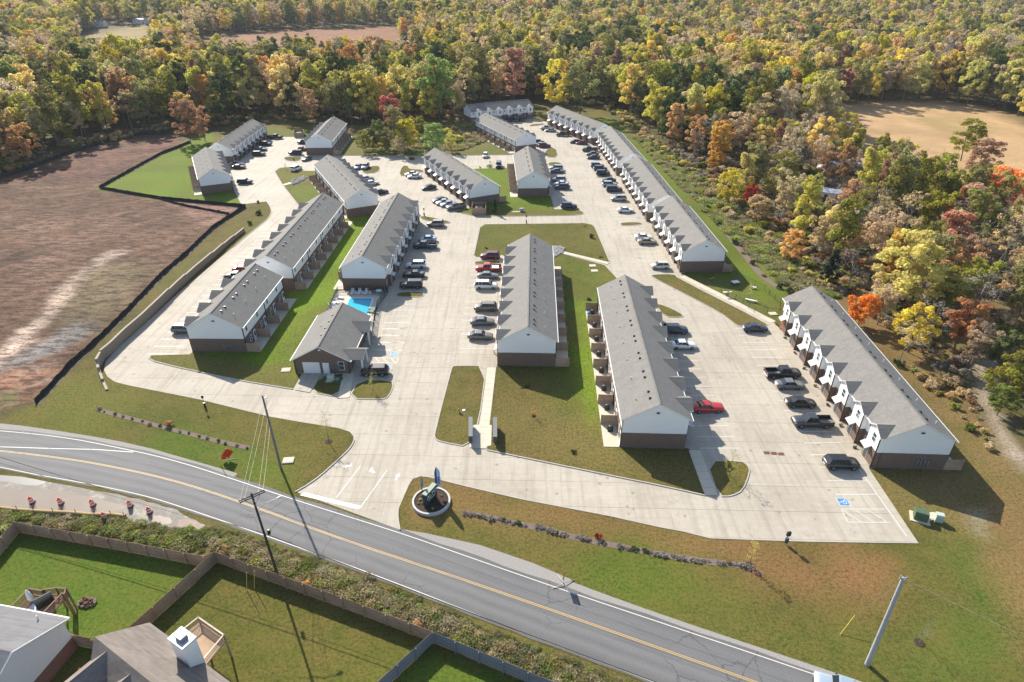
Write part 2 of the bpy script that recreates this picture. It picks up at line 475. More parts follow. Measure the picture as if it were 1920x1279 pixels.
def vnoise(X, Y, s, seed):
    """smooth value noise"""
    r = np.random.RandomState(seed).rand(64, 64)
    x, y = X / s, Y / s
    i, j = np.floor(x).astype(int), np.floor(y).astype(int)
    u, v = x - i, y - j
    u, v = u * u * (3 - 2 * u), v * v * (3 - 2 * v)
    g = lambda a, b: r[a % 64, b % 64]
    return (g(i, j) * (1 - u) + g(i + 1, j) * u) * (1 - v) + (g(i, j + 1) * (1 - u) + g(i + 1, j + 1) * u) * v

GREEN, LUSH, OLIVE = (.085, .110, .020), (.115, .190, .012), (.105, .095, .026)
TAN, LITTER, DIRT, FLOOR = (.30, .225, .125), (.21, .130, .068), (.200, .125, .090), (.085, .070, .040)
DIRT_LOT = [(-300, 420), (0, 333), (50, 319), (134, 286), (235, 255), (319, 247), (356, 262), (303, 289), (187, 353), (299, 373), (460, 388), (400, 427), (353, 474), (303, 517), (252, 571), (202, 622), (134, 685), (67, 756), (0, 772), (-300, 790)]
REG = [  # (polygon in photo points, colour, dryness, feather in metres)
    ([(-400, 1500), (-400, 780), (0, 770), (67, 756), (134, 685), (460, 388), (356, 262), (500, 232), (650, 240), (870, 215), (1000, 198), (1130, 203), (1190, 255), (1300, 345), (1480, 500), (1580, 620), (1800, 800), (1990, 960), (2300, 1500)], OLIVE, .75, 6),
    (DIRT_LOT, (.122, .071, .044), .12, 1.0),
    ([(187, 353), (303, 289), (350, 262), (395, 250), (445, 365), (460, 388), (299, 373)], LUSH, .35, 1.5),
    ([(299, 376), (460, 388), (400, 427), (340, 400)], (.23, .135, .10), .2, 2),
    # sandy track over the bare lot
    ([(-60, 690), (0, 655), (60, 600), (130, 520), (190, 478), (238, 462), (240, 475), (200, 495), (150, 545), (90, 610), (0, 690), (-60, 730)], (.44, .335, .26), 0, 1.2),
    ([(95, 610), (150, 520), (200, 490), (290, 500), (240, 575), (180, 620), (120, 640)], (.15, .115, .065), .3, 5),
    ([(0, 680), (90, 640), (150, 600), (165, 612), (120, 660), (0, 700)], (.20, .185, .17), 0, 2),
    ([(100, 300), (330, 260), (335, 275), (120, 345)], (.165, .085, .06), .2, 6),
    ([(0, 480), (120, 380), (300, 400), (330, 470), (200, 440), (0, 600)], (.150, .090, .060), .4, 8),
    ([(0, 700), (60, 690), (130, 660), (90, 720), (20, 765), (0, 765)], (.24, .13, .08), .4, 3),
    ([(0, 736), (36, 730), (30, 760), (0, 768)], (.13, .13, .05), .3, 1),
    # verge by the road, left and the lush band
    ([(40, 765), (180, 690), (200, 720), (560, 792), (650, 812), (560, 915), (420, 880), (300, 845), (150, 815), (0, 790)], (.110, .115, .024), .7, 3),
    ([(300, 800), (520, 860), (540, 905), (430, 880), (290, 835)], (.080, .140, .014), .2, 3),
    # right hand verge
    ([(755, 900), (1000, 945), (1280, 1000), (1560, 1020), (1540, 1050), (1230, 1055), (1000, 990), (870, 960), (760, 990)], (.22, .120, .058), .8, 3),
    ([(1050, 1040), (1180, 1020), (1290, 1060), (1400, 1130), (1330, 1180), (1190, 1130), (1080, 1090)], (.085, .125, .016), .35, 4),
    ([(1280, 1140), (1400, 1130), (1600, 1180), (1700, 1300), (1500, 1280)], (.095, .115, .022), .5, 5),
    ([(1390, 1050), (1560, 1030), (1660, 1060), (1640, 1120), (1500, 1130), (1400, 1085)], (.27, .125, .070), .6, 4),
    ([(1780, 960), (1840, 1000), (1900, 1120), (1910, 1279), (1740, 1279), (1790, 1120), (1760, 1020)], (.065, .115, .016), .3, 5),
    ([(1640, 880), (1780, 880), (1830, 940), (1920, 920), (2100, 1200), (1960, 1250), (1850, 1010), (1700, 960)], (.27, .150, .085), .8, 5),
    ([(1650, 890), (1700, 960), (1760, 1000), (1790, 960), (1700, 900)], (.15, .13, .05), .8, 4),
    ([(1740, 760), (1850, 780), (1990, 960), (1850, 900), (1790, 800)], LITTER, .6, 4),
    ([(1815, 960), (1850, 955), (1855, 1010), (1820, 1000)], (.33, .30, .26), 0, 1.5),
    # behind the right hand row: mown strip, weedy bank, orange leaf litter
    ([(1040, 215), (1150, 222), (1200, 270), (1300, 370), (1400, 470), (1480, 545), (1460, 600), (1280, 520), (1150, 330)], (.100, .155, .014), .3, 3),
    ([(1200, 262), (1330, 345), (1480, 470), (1560, 560), (1480, 545), (1390, 455), (1240, 300)], (.135, .150, .035), .45, 5),
    ([(1290, 518), (1370, 520), (1480, 600), (1460, 610)], (.105, .135, .03), .5, 2),
    ([(1480, 470), (1700, 560), (1800, 690), (1790, 760), (1700, 700), (1600, 600), (1540, 545)], (.26, .150, .085), .4, 8),
    ([(1380, 300), (1920, 330), (2000, 600), (1800, 640), (1600, 520), (1450, 400)], (.195, .125, .070), .6, 12),
    ([(1815, 690), (1840, 672), (1880, 680), (1862, 740), (1905, 820), (1960, 900), (2010, 1000), (1950, 940), (1870, 830), (1825, 740)], (.40, .31, .29), .1, 1.6),
    # fields among the woods
    ([(1515, 204), (1600, 192), (1740, 188), (1850, 200), (1925, 236), (2050, 290), (2100, 420), (1800, 360), (1550, 300)], (.56, .345, .225), .05, 6),
    ([(1700, 222), (1800, 215), (1900, 245), (1800, 250)], (.46, .31, .17), .1, 8),
    ([(360, 76), (420, 66), (560, 54), (735, 50), (755, 60), (750, 118), (370, 130)], (.30, .125, .095), .1, 8),
    ([(160, 68), (270, 50), (295, 56), (290, 110), (160, 115)], (.38, .28, .16), .3, 10),
    ([(1270, 68), (1340, 66), (1350, 76), (1275, 80)], (.25, .26, .12), .3, 10),
    ([(1640, 8), (1900, 10), (1900, 16), (1640, 14)], (.30, .32, .16), .3, 20),
    # middle scrub bank
    ([(650, 245), (870, 232), (960, 290), (640, 292)], (.115, .140, .032), .5, 4),
    ([(660, 250), (860, 236), (915, 270), (850, 283), (680, 284)], (.17, .125, .065), .6, 4),
    ([(480, 238), (650, 244), (650, 290), (560, 262), (500, 256)], (.12, .15, .03), .3, 3),
    # gardens at the bottom, weedy ditch
    ([(-400, 1060), (25, 1000), (382, 1058), (401, 1060), (240, 1200), (-400, 1500)], (.080, .145, .014), .2, .8),
    ([(401, 1062), (811, 1210), (720, 1400), (100, 1400), (240, 1200)], (.105, .115, .022), .7, .8),
    ([(811, 1215), (1060, 1310), (900, 1400), (700, 1330)], (.080, .140, .014), .2, .8),
    ([(-300, 960), (200, 975), (380, 985), (640, 1080), (960, 1210), (1230, 1300), (1040, 1279), (811, 1184), (401, 1034), (382, 1043), (25, 978), (-300, 1040)], (.165, .130, .070), .7, 1.5),
]
REG = [(pts(p), c, d, f) for p, c, d, f in REG]
LOTW = pts(DIRT_LOT); LAWNW = pts([(187, 353), (303, 289), (350, 262), (395, 250), (445, 365), (460, 388), (299, 373)])

def paint(X, Y):
    col = np.zeros(X.shape + (3,)); col[:] = FLOOR
    dry = np.full(X.shape, .4)
    wob = (vnoise(X, Y, 5, 1) - .5) * 2 + (vnoise(X, Y, 1.7, 2) - .5)
    for p, c, d, f in REG:
        xs = [q[0] for q in p]; ys = [q[1] for q in p]
        m = (X > min(xs) - 15) & (X < max(xs) + 15) & (Y > min(ys) - 15) & (Y < max(ys) + 15)
        if not m.any(): continue
        s = sdist(p, X[m], Y[m]) + wob[m] * min(f, 3) * .8
        a = np.clip(s / f * .5 + .5, 0, 1); a = a * a * (3 - 2 * a)
        col[m] = col[m] * (1 - a[:, None]) + np.array(c) * a[:, None]
        dry[m] = dry[m] * (1 - a) + d * a
    k = .80 + .40 * vnoise(X, Y, 11, 3)
    # the graded lot: wheel ruts, pale scraped patches, darker damp soil
    lot = np.clip(sdist(LOTW, X, Y) / 2, 0, 1)
    if lot.max() > 0:
        u, v = X * .62 + Y * .78, -X * .78 + Y * .62
        rut = vnoise(u * .3, v * .9, 1.0, 31) * .4 + vnoise(u * .12 + 9, v * .4, 1.0, 32) * .6
        blot = vnoise(X, Y, 7, 33) * .6 + vnoise(X, Y, 2.4, 34) * .4
        f = 1 + lot * ((rut - .5) * .8 + (blot - .5) * .6)
        pale = np.clip((vnoise(u * .3, v, 2.2, 35) * .6 + vnoise(X, Y, 9, 36) * .4 - .72) * 7, 0, 1) * lot * .4
        col = col * f[..., None]; col = col * (1 - pale[..., None]) + np.array((.31, .235, .19)) * pale[..., None]
    return col * k[..., None], dry

def terrain(X, Y):
    d = np.hypot(X, Y)
    t = np.clip((d - 700) / 1100, 0, 1)
    z = 22 * t * t * (3 - 2 * t) + t * 16 * (vnoise(X, Y, 260, 5) - .5)
    return z

def SOILV(me):
    co = np.empty(len(me.vertices) * 3, np.float32); me.vertices.foreach_get('co', co); co = co.reshape(-1, 3)
    return np.clip(sdist(LOTW, co[:, 0], co[:, 1]) / 1.5 + .5, 0, 1) * (1 - np.clip(sdist(LAWNW, co[:, 0], co[:, 1]) / 1.0 + .5, 0, 1))
def setcols(me, col, dry):
    a = me.attributes.new("Col", 'FLOAT_COLOR', 'POINT')
    buf = np.ones((len(col), 4), np.float32); buf[:, :3] = col
    a.data.foreach_set('color', buf.ravel())
    q = me.attributes.new("Soil", 'FLOAT', 'POINT'); q.data.foreach_set('value', np.ascontiguousarray(SOILV(me), np.float32))
    b = me.attributes.new("Dry", 'FLOAT', 'POINT'); b.data.foreach_set('value', np.ascontiguousarray(dry, np.float32))

gx = np.concatenate([-np.geomspace(3500, 135, 60)[:-1], np.arange(-135, 150, .9), np.geomspace(150, 3500, 60)])
gy = np.concatenate([np.arange(-60, 20, 8), np.arange(20, 110, .7), np.arange(110, 320, 1.2), np.geomspace(320, 4200, 110)])
XX, YY = np.meshgrid(gx, gy)
cc, dd = paint(XX, YY)
ZZ = terrain(XX, YY)
nxg, nyg = len(gx), len(gy)
me = bpy.data.meshes.new("ground")
me.vertices.add(nxg * nyg)
me.vertices.foreach_set('co', np.stack([XX, YY, ZZ], -1).astype(np.float32).ravel())
ii, jj = np.meshgrid(np.arange(nxg - 1), np.arange(nyg - 1))
a0 = (jj * nxg + ii).ravel()
quad = np.stack([a0, a0 + 1, a0 + 1 + nxg, a0 + nxg], 1).astype(np.int32)
me.loops.add(quad.size); me.loops.foreach_set('vertex_index', quad.ravel())
me.polygons.add(len(quad)); me.polygons.foreach_set('loop_start', np.arange(0, quad.size, 4, dtype=np.int32))
me.update()
me.materials.append(GROUND)
setcols(me, cc.reshape(-1, 3), dd.ravel())
ground = inst("ground", me)
tag(ground, kind='structure')

# ------------------------------------------------------------------ flat sheets
def tess(poly):
    return [tuple(t) for t in tessellate_polygon([[Vector((x, y, 0)) for x, y in poly]])]

def sheet(name, poly, z, mat, parent=None, kind='structure', thick=0.0):
    b = MB()
    n = len(poly)
    tr = tess(poly)
    for t in tr:
        t = list(t)
        (ax, ay), (bx, by), (cx, cy) = (poly[k] for k in t)
        if (bx - ax) * (cy - ay) - (by - ay) * (cx - ax) < 0: t.reverse()
        b.poly([(poly[k][0], poly[k][1], z) for k in t])
    if thick:
        for i in range(n):
            p, q = poly[i], poly[(i + 1) % n]
            b.poly([(p[0], p[1], z), (p[0], p[1], z - thick), (q[0], q[1], z - thick), (q[0], q[1], z)])
    o = b.obj(name, mat, parent)
    if kind and parent is None: o['kind'] = kind
    return o

def chaikin(p, n=1, closed=True):
    for _ in range(n):
        q = []
        m = len(p)
        for i in range(m if closed else m - 1):
            a, b = p[i], p[(i + 1) % m]
            q += [(a[0] * .75 + b[0] * .25, a[1] * .75 + b[1] * .25), (a[0] * .25 + b[0] * .75, a[1] * .25 + b[1] * .75)]
        p = q if closed else [p[0]] + q + [p[-1]]
    return p

def offset(p, d, closed=True):
    n = len(p); out = []
    ar = sum(p[i][0] * p[(i + 1) % n][1] - p[(i + 1) % n][0] * p[i][1] for i in range(n)) if closed else 1
    sg = 1 if ar > 0 else -1
    for i in range(n):
        a = p[i - 1] if (closed or i) else None
        c = p[(i + 1) % n] if (closed or i < n - 1) else None
        b = p[i]; nv = []
        for u, v in ((a, b), (b, c)):
            if u is None or v is None: continue
            dx, dy = v[0] - u[0], v[1] - u[1]; L = math.hypot(dx, dy) or 1
            nv.append((-dy / L * sg, dx / L * sg))
        x = sum(q[0] for q in nv); y = sum(q[1] for q in nv); L = math.hypot(x, y) or 1
        x, y = x / L, y / L
        k = d / max(.45, x * nv[0][0] + y * nv[0][1])
        out.append((b[0] + x * k, b[1] + y * k))
    return out

def ribbon(name, line, w, z0, z1, mat, parent=None, closed=False, kind='structure', shift=0.0):
    """a low strip of width w along a line"""
    l = offset(line, shift, closed) if shift else line
    a, c = offset(l, w / 2, closed), offset(l, -w / 2, closed)
    b = MB(); n = len(l)
    for i in range(n if closed else n - 1):
        j = (i + 1) % n
        A, B, C, D = a[i], a[j], c[j], c[i]
        b.poly([(*D, z1), (*C, z1), (*B, z1), (*A, z1)])
        if z1 - z0 > .03:
            b.poly([(*A, z1), (*B, z1), (*B, z0), (*A, z0)]); b.poly([(*C, z1), (*D, z1), (*D, z0), (*C, z0)])
    if not closed and z1 - z0 > .03:
        for k in (0, -1): b.poly([(*a[k], z0), (*a[k], z1), (*c[k], z1), (*c[k], z0)])
    o = b.obj(name, mat, parent)
    if parent is None and kind: o['kind'] = kind
    return o

def lawn(name, poly, z=.09, kerb=True, smooth=1, step=1.3):
    """turf with a painted surface; islands get a kerb all round"""
    if smooth: poly = chaikin(poly, smooth)
    inner = offset(poly, .16) if kerb else poly
    xs = [p[0] for p in inner]; ys = [p[1] for p in inner]
    X, Y = np.meshgrid(np.arange(min(xs), max(xs), step), np.arange(min(ys), max(ys), step))
    X = X.ravel() + nr.uniform(-.2, .2, X.size); Y = Y.ravel() + nr.uniform(-.2, .2, Y.size)
    s = sdist(inner, X, Y); m = s > .4
    P = [Vector(p) for p in inner] + [Vector((x, y)) for x, y in zip(X[m], Y[m])]
    n = len(inner)
    vs, es, fs, *_ = delaunay_2d_cdt(P, [(i, (i + 1) % n) for i in range(n)], [list(range(n))], 1, 1e-5)
    me = bpy.data.meshes.new(name)
    me.from_pydata([(v.x, v.y, z) for v in vs], [], [tuple(f) for f in fs])
    # face up
    me.update()
    if len(me.polygons) and me.polygons[0].normal.z < 0: me.flip_normals()
    me.materials.append(GROUND)
    co = np.array([(v.x, v.y) for v in vs])
    c, d = paint(co[:, 0], co[:, 1]); setcols(me, c, d)
    o = inst(name, me); o['kind'] = 'structure'
    if kerb:
        b = MB(); n = len(poly)
        for i in range(n):
            j = (i + 1) % n
            A, B, C, D = poly[i], poly[j], inner[j], inner[i]
            b.poly([(*A, z + .03), (*B, z + .03), (*C, z + .03), (*D, z + .03)])
            b.poly([(*A, 0.0), (*B, 0.0), (*B, z + .03), (*A, z + .03)]); b.poly([(*D, z + .03), (*C, z + .03), (*C, z - .02), (*D, z - .02)])
        b.obj("kerb", KERB, o)
    return o

# paint of the lawns inside the estate
for p, c, d, f in [
    ([(281, 660), (560, 730), (620, 600), (760, 400), (660, 380), (600, 400), (500, 640)], (.135, .215, .010), .05, 2),
    ([(281, 660), (360, 662), (560, 690), (550, 735), (280, 690)], (.125, .120, .036), .6, 3),
    ([(500, 690), (640, 640), (640, 560), (560, 600)], (.118, .150, .026), .3, 3),
    ([(885, 415), (1120, 415), (1150, 500), (880, 500)], (.100, .105, .024), .65, 2),
    ([(1040, 470), (1170, 520), (1170, 600), (1120, 700), (1120, 840), (1040, 840), (1040, 680)], (.090, .125, .018), .4, 3),
    ([(1075, 560), (1130, 560), (1170, 860), (1085, 800)], (.135, .215, .010), .05, 2),
    ([(915, 740), (1110, 780), (1330, 940), (900, 860)], (.165, .125, .050), .8, 5),
    ([(820, 680), (915, 680), (900, 840), (810, 830)], (.120, .108, .036), .8, 2),
    ([(880, 310), (1100, 310), (1100, 410), (850, 410)], (.115, .185, .012), .15, 2),
    ([(860, 394), (1100, 394), (1100, 410), (850, 410)], (.130, .135, .032), .5, 1.5),
    ([(505, 310), (610, 315), (600, 345), (530, 350)], (.125, .125, .034), .6, 2),
    ([(530, 348), (610, 345), (620, 390), (560, 385)], (.120, .158, .026), .2, 2),
    ([(1215, 510), (1450, 600), (1400, 620), (1260, 560)], (.125, .108, .038), .8, 2)]:
    REG.append((pts(p), c, d, f))

OUTER = pts([(553, 922), (579, 907), (600.5, 891), (622.6, 871.7), (647.7, 848.8), (659, 836), (663, 826), (662.5, 818), (656, 810), (635, 803), (560, 791), (504, 781), (373, 749), (242, 723), (215, 716), (201, 706), (195, 694), (198, 678), (218, 655), (275, 604), (336, 548), (388, 504), (440, 461.6), (473, 434), (490, 421), (503, 410), (508.8, 399), (507, 389), (499.4, 378), (452, 383.5), (445, 369), (437, 354),
    ('w', -90.4, 193), ('w', -100, 214), ('w', -102, 226), ('w', -103, 258), (501, 257), (571, 257), ('w', -71.5, 262), ('w', -70.6, 238), (622, 290.5), (640, 292.5), (800, 293), (962, 291),
    ('w', 5, 243), ('w', -10, 275), ('w', -18, 293), ('w', 5, 305), (999, 222), (1026, 229), ('w', 20, 289), ('w', 35.5, 256), ('w', 38, 248), ('w', 39.6, 212), ('w', 41, 204), ('w', 42, 168), ('w', 42.5, 161), ('w', 43, 134), (1276, 513), (1281, 520), (1455, 607), (1463, 619), ('w', 56.5, 107), ('w', 54.8, 68), (1629, 878.5),
    (1721.8, 1018.3), (1531.7, 1015.7), (1464, 1013.9), (1331, 1009), (1279, 996), (1240, 989), (1143, 967.4), (975.5, 935.5), (874.8, 912), (827.9, 900.3), (800, 894.5), (787.6, 893.6), (774, 898.6), (766.5, 910), (757, 932), (748, 953), (747, 970), (750.7, 994)])
base = sheet("pavement", OUTER, .012, JOINT)
# slabs: clip every triangle of the outline against the joint grid
def clip(poly, ax, v, keep):
    out = []
    for i in range(len(poly)):
        p, q = poly[i], poly[(i + 1) % len(poly)]
        a, b = (p[ax] - v) * keep, (q[ax] - v) * keep
        if a >= 0: out.append(p)
        if (a > 0 and b < 0) or (a < 0 and b > 0):
            t = a / (a - b); out.append((p[0] + (q[0] - p[0]) * t, p[1] + (q[1] - p[1]) * t))
    return out
SLAB, GAP = 4.6, .017
RA = math.radians(-1.8)
ca, sa = math.cos(RA), math.sin(RA)
rot = lambda p: (p[0] * ca + p[1] * sa, -p[0] * sa + p[1] * ca)
tor = lambda p: (p[0] * ca - p[1] * sa, p[0] * sa + p[1] * ca)
ro = [rot(p) for p in OUTER]
cells = {}
for t in tess(OUTER):
    T = [ro[k] for k in t]
    if (T[1][0] - T[0][0]) * (T[2][1] - T[0][1]) - (T[1][1] - T[0][1]) * (T[2][0] - T[0][0]) < 0: T.reverse()
    i0, i1 = int(min(p[0] for p in T) // SLAB), int(max(p[0] for p in T) // SLAB)
    for i in range(i0, i1 + 1):
        s = clip(clip(T, 0, i * SLAB + GAP, 1), 0, (i + 1) * SLAB - GAP, -1)
        if len(s) < 3: continue
        j0, j1 = int(min(p[1] for p in s) // SLAB), int(max(p[1] for p in s) // SLAB)
        for j in range(j0, j1 + 1):
            c = clip(clip(s, 1, j * SLAB + GAP, 1), 1, (j + 1) * SLAB - GAP, -1)
            if len(c) >= 3: cells.setdefault((i, j), []).append([tor(p) for p in c])
order = sorted(cells, key=lambda k: math.hypot((k[0] + .5) * SLAB, (k[1] + .5) * SLAB))
rest = MB()
for n, k in enumerate(order):
    z = .028 + rng.uniform(-.002, .002)
    b = rest if n >= 295 else MB()
    for c in cells[k]:
        b.poly([(x, y, z) for x, y in c])
        if n < 295:
            for q in range(len(c)):
                p0, p1 = c[q], c[(q + 1) % len(c)]
                b.poly([(*p0, z), (*p0, .013), (*p1, .013), (*p1, z)])
    if n < 295: b.obj("slab", CONC, base)
o = rest.obj("slab", CONC, base); o['kind'] = 'stuff'

ISL = {
 'turf_island': [
    [(530.8, 297), (537, 294), (563, 294), (567, 297.5), (558, 303), (537, 302)],
    [(678, 326), (683, 315.5), (702, 311), (714.5, 313), (708, 325)],
    [(766, 295), (779, 295), (779, 301.5), (765, 301)],
    [(747.5, 330.5), (753, 311.5), (766, 311), (767, 317.5), (793, 318.3), (795, 324), (763, 323.5), (761.7, 330)],
    [(911, 315.5), (912, 309), (924, 308.5), (925, 315.5)],
    [(1022, 295.5), (1022, 281), (1042, 276.5), (1047.2, 295.5)],
    [(1027.5, 311), (1028, 305), (1045, 304.2), (1055, 308), (1054, 313)],
    [(1114, 333), (1128, 329.5), (1145, 330), (1138, 334)],
    [(1161.5, 421), (1166, 417.5), (1200, 417), (1207, 421.5), (1168, 424.5)],
    [(990, 236), (1000, 233), (1024, 231.5), (1015, 235), (998, 237)],
    [(888, 493.5), (893, 490), (939, 489.4), (939, 496.5), (893, 497.2)],
    [(740.7, 557.7), (745.8, 548), (785, 548), (796, 550), (794, 556.5), (785, 558)],
    [(787, 411), (789, 404.5), (820, 410), (847, 417), (841, 420), (815, 418)],
    [(580.9, 736.5), (599.7, 705.8), (658, 698.5), (635, 745.6)],
    [(652.9, 748.8), (672.7, 712), (736, 713.5), (738, 727), (729, 745), (718, 750)],
    [(881.5, 840), (825, 829.5), (814, 823), (814, 812), (845, 694), (848, 687), (856, 686), (912.8, 686), (898.5, 798), (887, 799)],
    [(1323, 864.8), (1390, 864), (1404, 874), (1407, 886), (1394, 921), (1372, 932), (1346, 932)],
    [(1228, 572), (1236, 570), (1262, 580), (1283, 592), (1278, 596), (1246, 595)],
    [(1219, 519), (1224, 515), (1265, 514.5), (1271, 522), (1442, 608.5), (1436, 612), (1394, 613), (1380, 610.5), (1368, 601), (1350, 587), (1280, 550)]],
}
for p in ISL['turf_island']:
    lawn("turf_island", pts(p))
LAWNS = [
    [(281, 671), (284, 667), (356, 665), (362, 660), ('w', -52.6, 99), ('w', -52, 119), ('w', -51.4, 124), ('w', -50.6, 165), ('w', -44, 173), ('w', -37.5, 170), ('w', -30.5, 164), ('w', -31.2, 125), (632, 546), (618, 572), (606, 592), (585, 640), (557, 699.5), (566, 701), (549.6, 729.2), (437, 710.7), (292.4, 679)],
    [(515.8, 321.7), (525, 315), (545, 313.3), (547, 320), (593.3, 320.8), ('w', -59, 205), ('w', -46, 178), ('w', -50, 166), (560, 384), (533.3, 350), (530, 345.8)],
    [(853, 397), (875, 392.5), ('w', -8.2, 181), ('w', -24, 214), (896.4, 316.5), (952.3, 315.5), ('w', 5.4, 216), ('w', 6.5, 188.5), (1032, 367.7), (1039.4, 392.7), (1083, 392.7), (1093.7, 399), (1090, 402.6), (1040, 404), (918, 405.3), (883, 404.2)],
    [(889.4, 478.8), (900.6, 426.3), (910, 421), (1095.8, 418.8), (1109, 421.6), (1114.6, 426.3), (1141.8, 490.5), (1137, 491.5), (1054.5, 472.5), (1037, 470), ('w', 4, 134), (941, 478), (925, 481), (893, 482)],
    [('w', 4.3, 133), (1040, 482), (1053, 476), (1133.4, 497.6), (1156, 522), ('w', 22, 112), ('w', 20.5, 72.5), (1293, 842.5), (1322, 928.4), (1240, 910.2), (1140, 890), (1040, 869), (960, 853), (913.9, 843.6), (914.5, 835), (920, 834), (921, 799), (918, 798.7), (930.6, 688), ('w', 2.6, 95)],
]
for p in LAWNS:
    lawn("lawn", pts(p), .07, False, 0)
# kerbs along the drives
for p in [[(279.5, 672), (292, 680), (437, 712), (549.6, 730.3)], [(913.5, 844.6), (960, 854.2), (1140, 891.3), (1240, 911.4), (1322, 929.6)], [(664, 826), (660, 836), (648.5, 849.5), (623.4, 872.5), (601.5, 892), (580, 908), (554, 923)], [(440, 461.6), (473, 434), (490, 421), (503, 410), (509, 399), (507.5, 389), (499.4, 377.5)],
          [(515, 321.5), (529, 346)], [(532.5, 350.3), (557.5, 384)], [(1094.5, 399), (1091, 403.5), (1040, 405), (918, 406.2), (866, 401)], [(900, 426), (888.7, 478.8)], [(1110, 421), (1115.8, 426.3), (1143, 491)], [(746.5, 956), (746, 972), (750, 994)],
          [(640, 292.2), (800, 292.6), (962, 290.6)]]:
    tag(ribbon("kerb", chaikin(pts(p), 1, False), .17, 0, .14, KERB), kind='structure')
ribbon("pavement_edge", offset(pts([(1721.8, 1018.3), (1531.7, 1015.7), (1464, 1013.9), (1331, 1009), (1279, 996), (1240, 989), (1143, 967.4), (975.5, 935.5), (874.8, 912), (827.9, 900.3)]), .0, False), .14, -.02, .045, KERB)
# paths
def walk(line, w, z=.105):
    p = chaikin(pts(line), 0, False)
    root = None
    n = 0
    mb = MB()
    out = []
    for a, b in zip(p[:-1], p[1:]):
        L = math.hypot(b[0] - a[0], b[1] - a[1]); k = max(1, round(L / 1.6))
        ux, uy = (b[0] - a[0]) / L, (b[1] - a[1]) / L; nx, ny = -uy * w / 2, ux * w / 2
        for i in range(k):
            s, e = L * i / k + .02, L * (i + 1) / k - .02
            q = [(a[0] + ux * s + nx, a[1] + uy * s + ny), (a[0] + ux * e + nx, a[1] + uy * e + ny), (a[0] + ux * e - nx, a[1] + uy * e - ny), (a[0] + ux * s - nx, a[1] + uy * s - ny)]
            out.append(q[::-1])
    root = ribbon("footpath", p, w - .04, 0, z - .02, JOINT)
    for q in out: MB().prism(q, z - .03, z).obj("paving_slab", WALK, root)
    return root
walk([(922, 690), (903, 842)], 1.5); walk([(1056, 474), (1141, 494.5)], 1.3); walk([(1302, 845), (1334, 930)], 1.7)
walk([(1278, 518), (1365, 561), (1450, 604.5)], 1.5, .06); walk([(531, 347.5), (546, 343)], 1.6)
walk([(654, 700), (644, 747)], 1.9)
sheet("mailbox_pad", pts([(880, 840), (887, 799), (899, 797), (904, 842)]), .115, WALK); sheet("mailbox_pad", pts([(905, 842), (916, 797.5), (922, 798.5), (921, 836), (914, 838)]), .116, WALK)
sheet("driveway_apron", pts([(556, 700), (601, 697), (600, 706), (581, 737), (553, 731.5), (566, 702)]), .11, CONC)

# ------------------------------------------------------------------ road
TOPL = [(-420, 770), (-200, 789), (-60, 803), (60, 813), (128, 821.6), (180, 831), (315.6, 859.3), (446, 901.4), (560, 940), (750.7, 999.3), (854.7, 1036), (1056, 1106.6), (1279, 1181), (1521.5, 1262.6), (1760, 1345)]
BOTL = [(-420, 860), (-200, 866), (-60, 870), (0, 875), (50, 887), (180, 909.5), (261, 927), (315.6, 942), (505.5, 1007), (699.7, 1076.3), (942, 1172), (1076, 1222.4), (1227, 1279), (1400, 1347), (1560, 1412)]
def resample(p, n):
    d = [0]
    for a, b in zip(p[:-1], p[1:]): d.append(d[-1] + math.hypot(b[0] - a[0], b[1] - a[1]))
    out = []
    for i in range(n):
        t = d[-1] * i / (n - 1); k = max(j for j in range(len(d)) if d[j] <= t + 1e-6); k = min(k, len(p) - 2)
        u = (t - d[k]) / (d[k + 1] - d[k]); out.append((p[k][0] + (p[k + 1][0] - p[k][0]) * u, p[k][1] + (p[k + 1][1] - p[k][1]) * u))
    return out
NR = 60
tl, bl = chaikin(pts(TOPL), 2, False), chaikin(pts(BOTL), 2, False)
tl, bl = resample(tl, NR), resample(bl, NR)
b = MB(); KX = 24; av = []
for i in range(NR):
    T, B_ = Vector(tl[i]), Vector(bl[i]); u = (T - B_).normalized()
    ex_t = .55 + .12 * math.sin(i * 1.7); ex_b = .35 + .1 * math.sin(i * 2.3)
    A, C = B_ - u * ex_b, T + u * ex_t
    for k in range(KX + 1):
        p = A.lerp(C, k / KX); b.v.append((p.x, p.y, .012)); av.append(k / KX)
for i in range(NR - 1):
    for k in range(KX):
        q = i * (KX + 1) + k; b.f.append((q, q + KX + 1, q + KX + 2, q + 1)); b.m.append(0); b.sm.append(False)
b.f = [f[::-1] for f in b.f] if False else b.f
me = b.mesh("road", ASPH)
if me.polygons[0].normal.z < 0: me.flip_normals()
a_ = me.attributes.new("across", 'FLOAT', 'POINT'); a_.data.foreach_set('value', np.array(av, np.float32))
road = inst("road", me); tag(road, kind='structure')
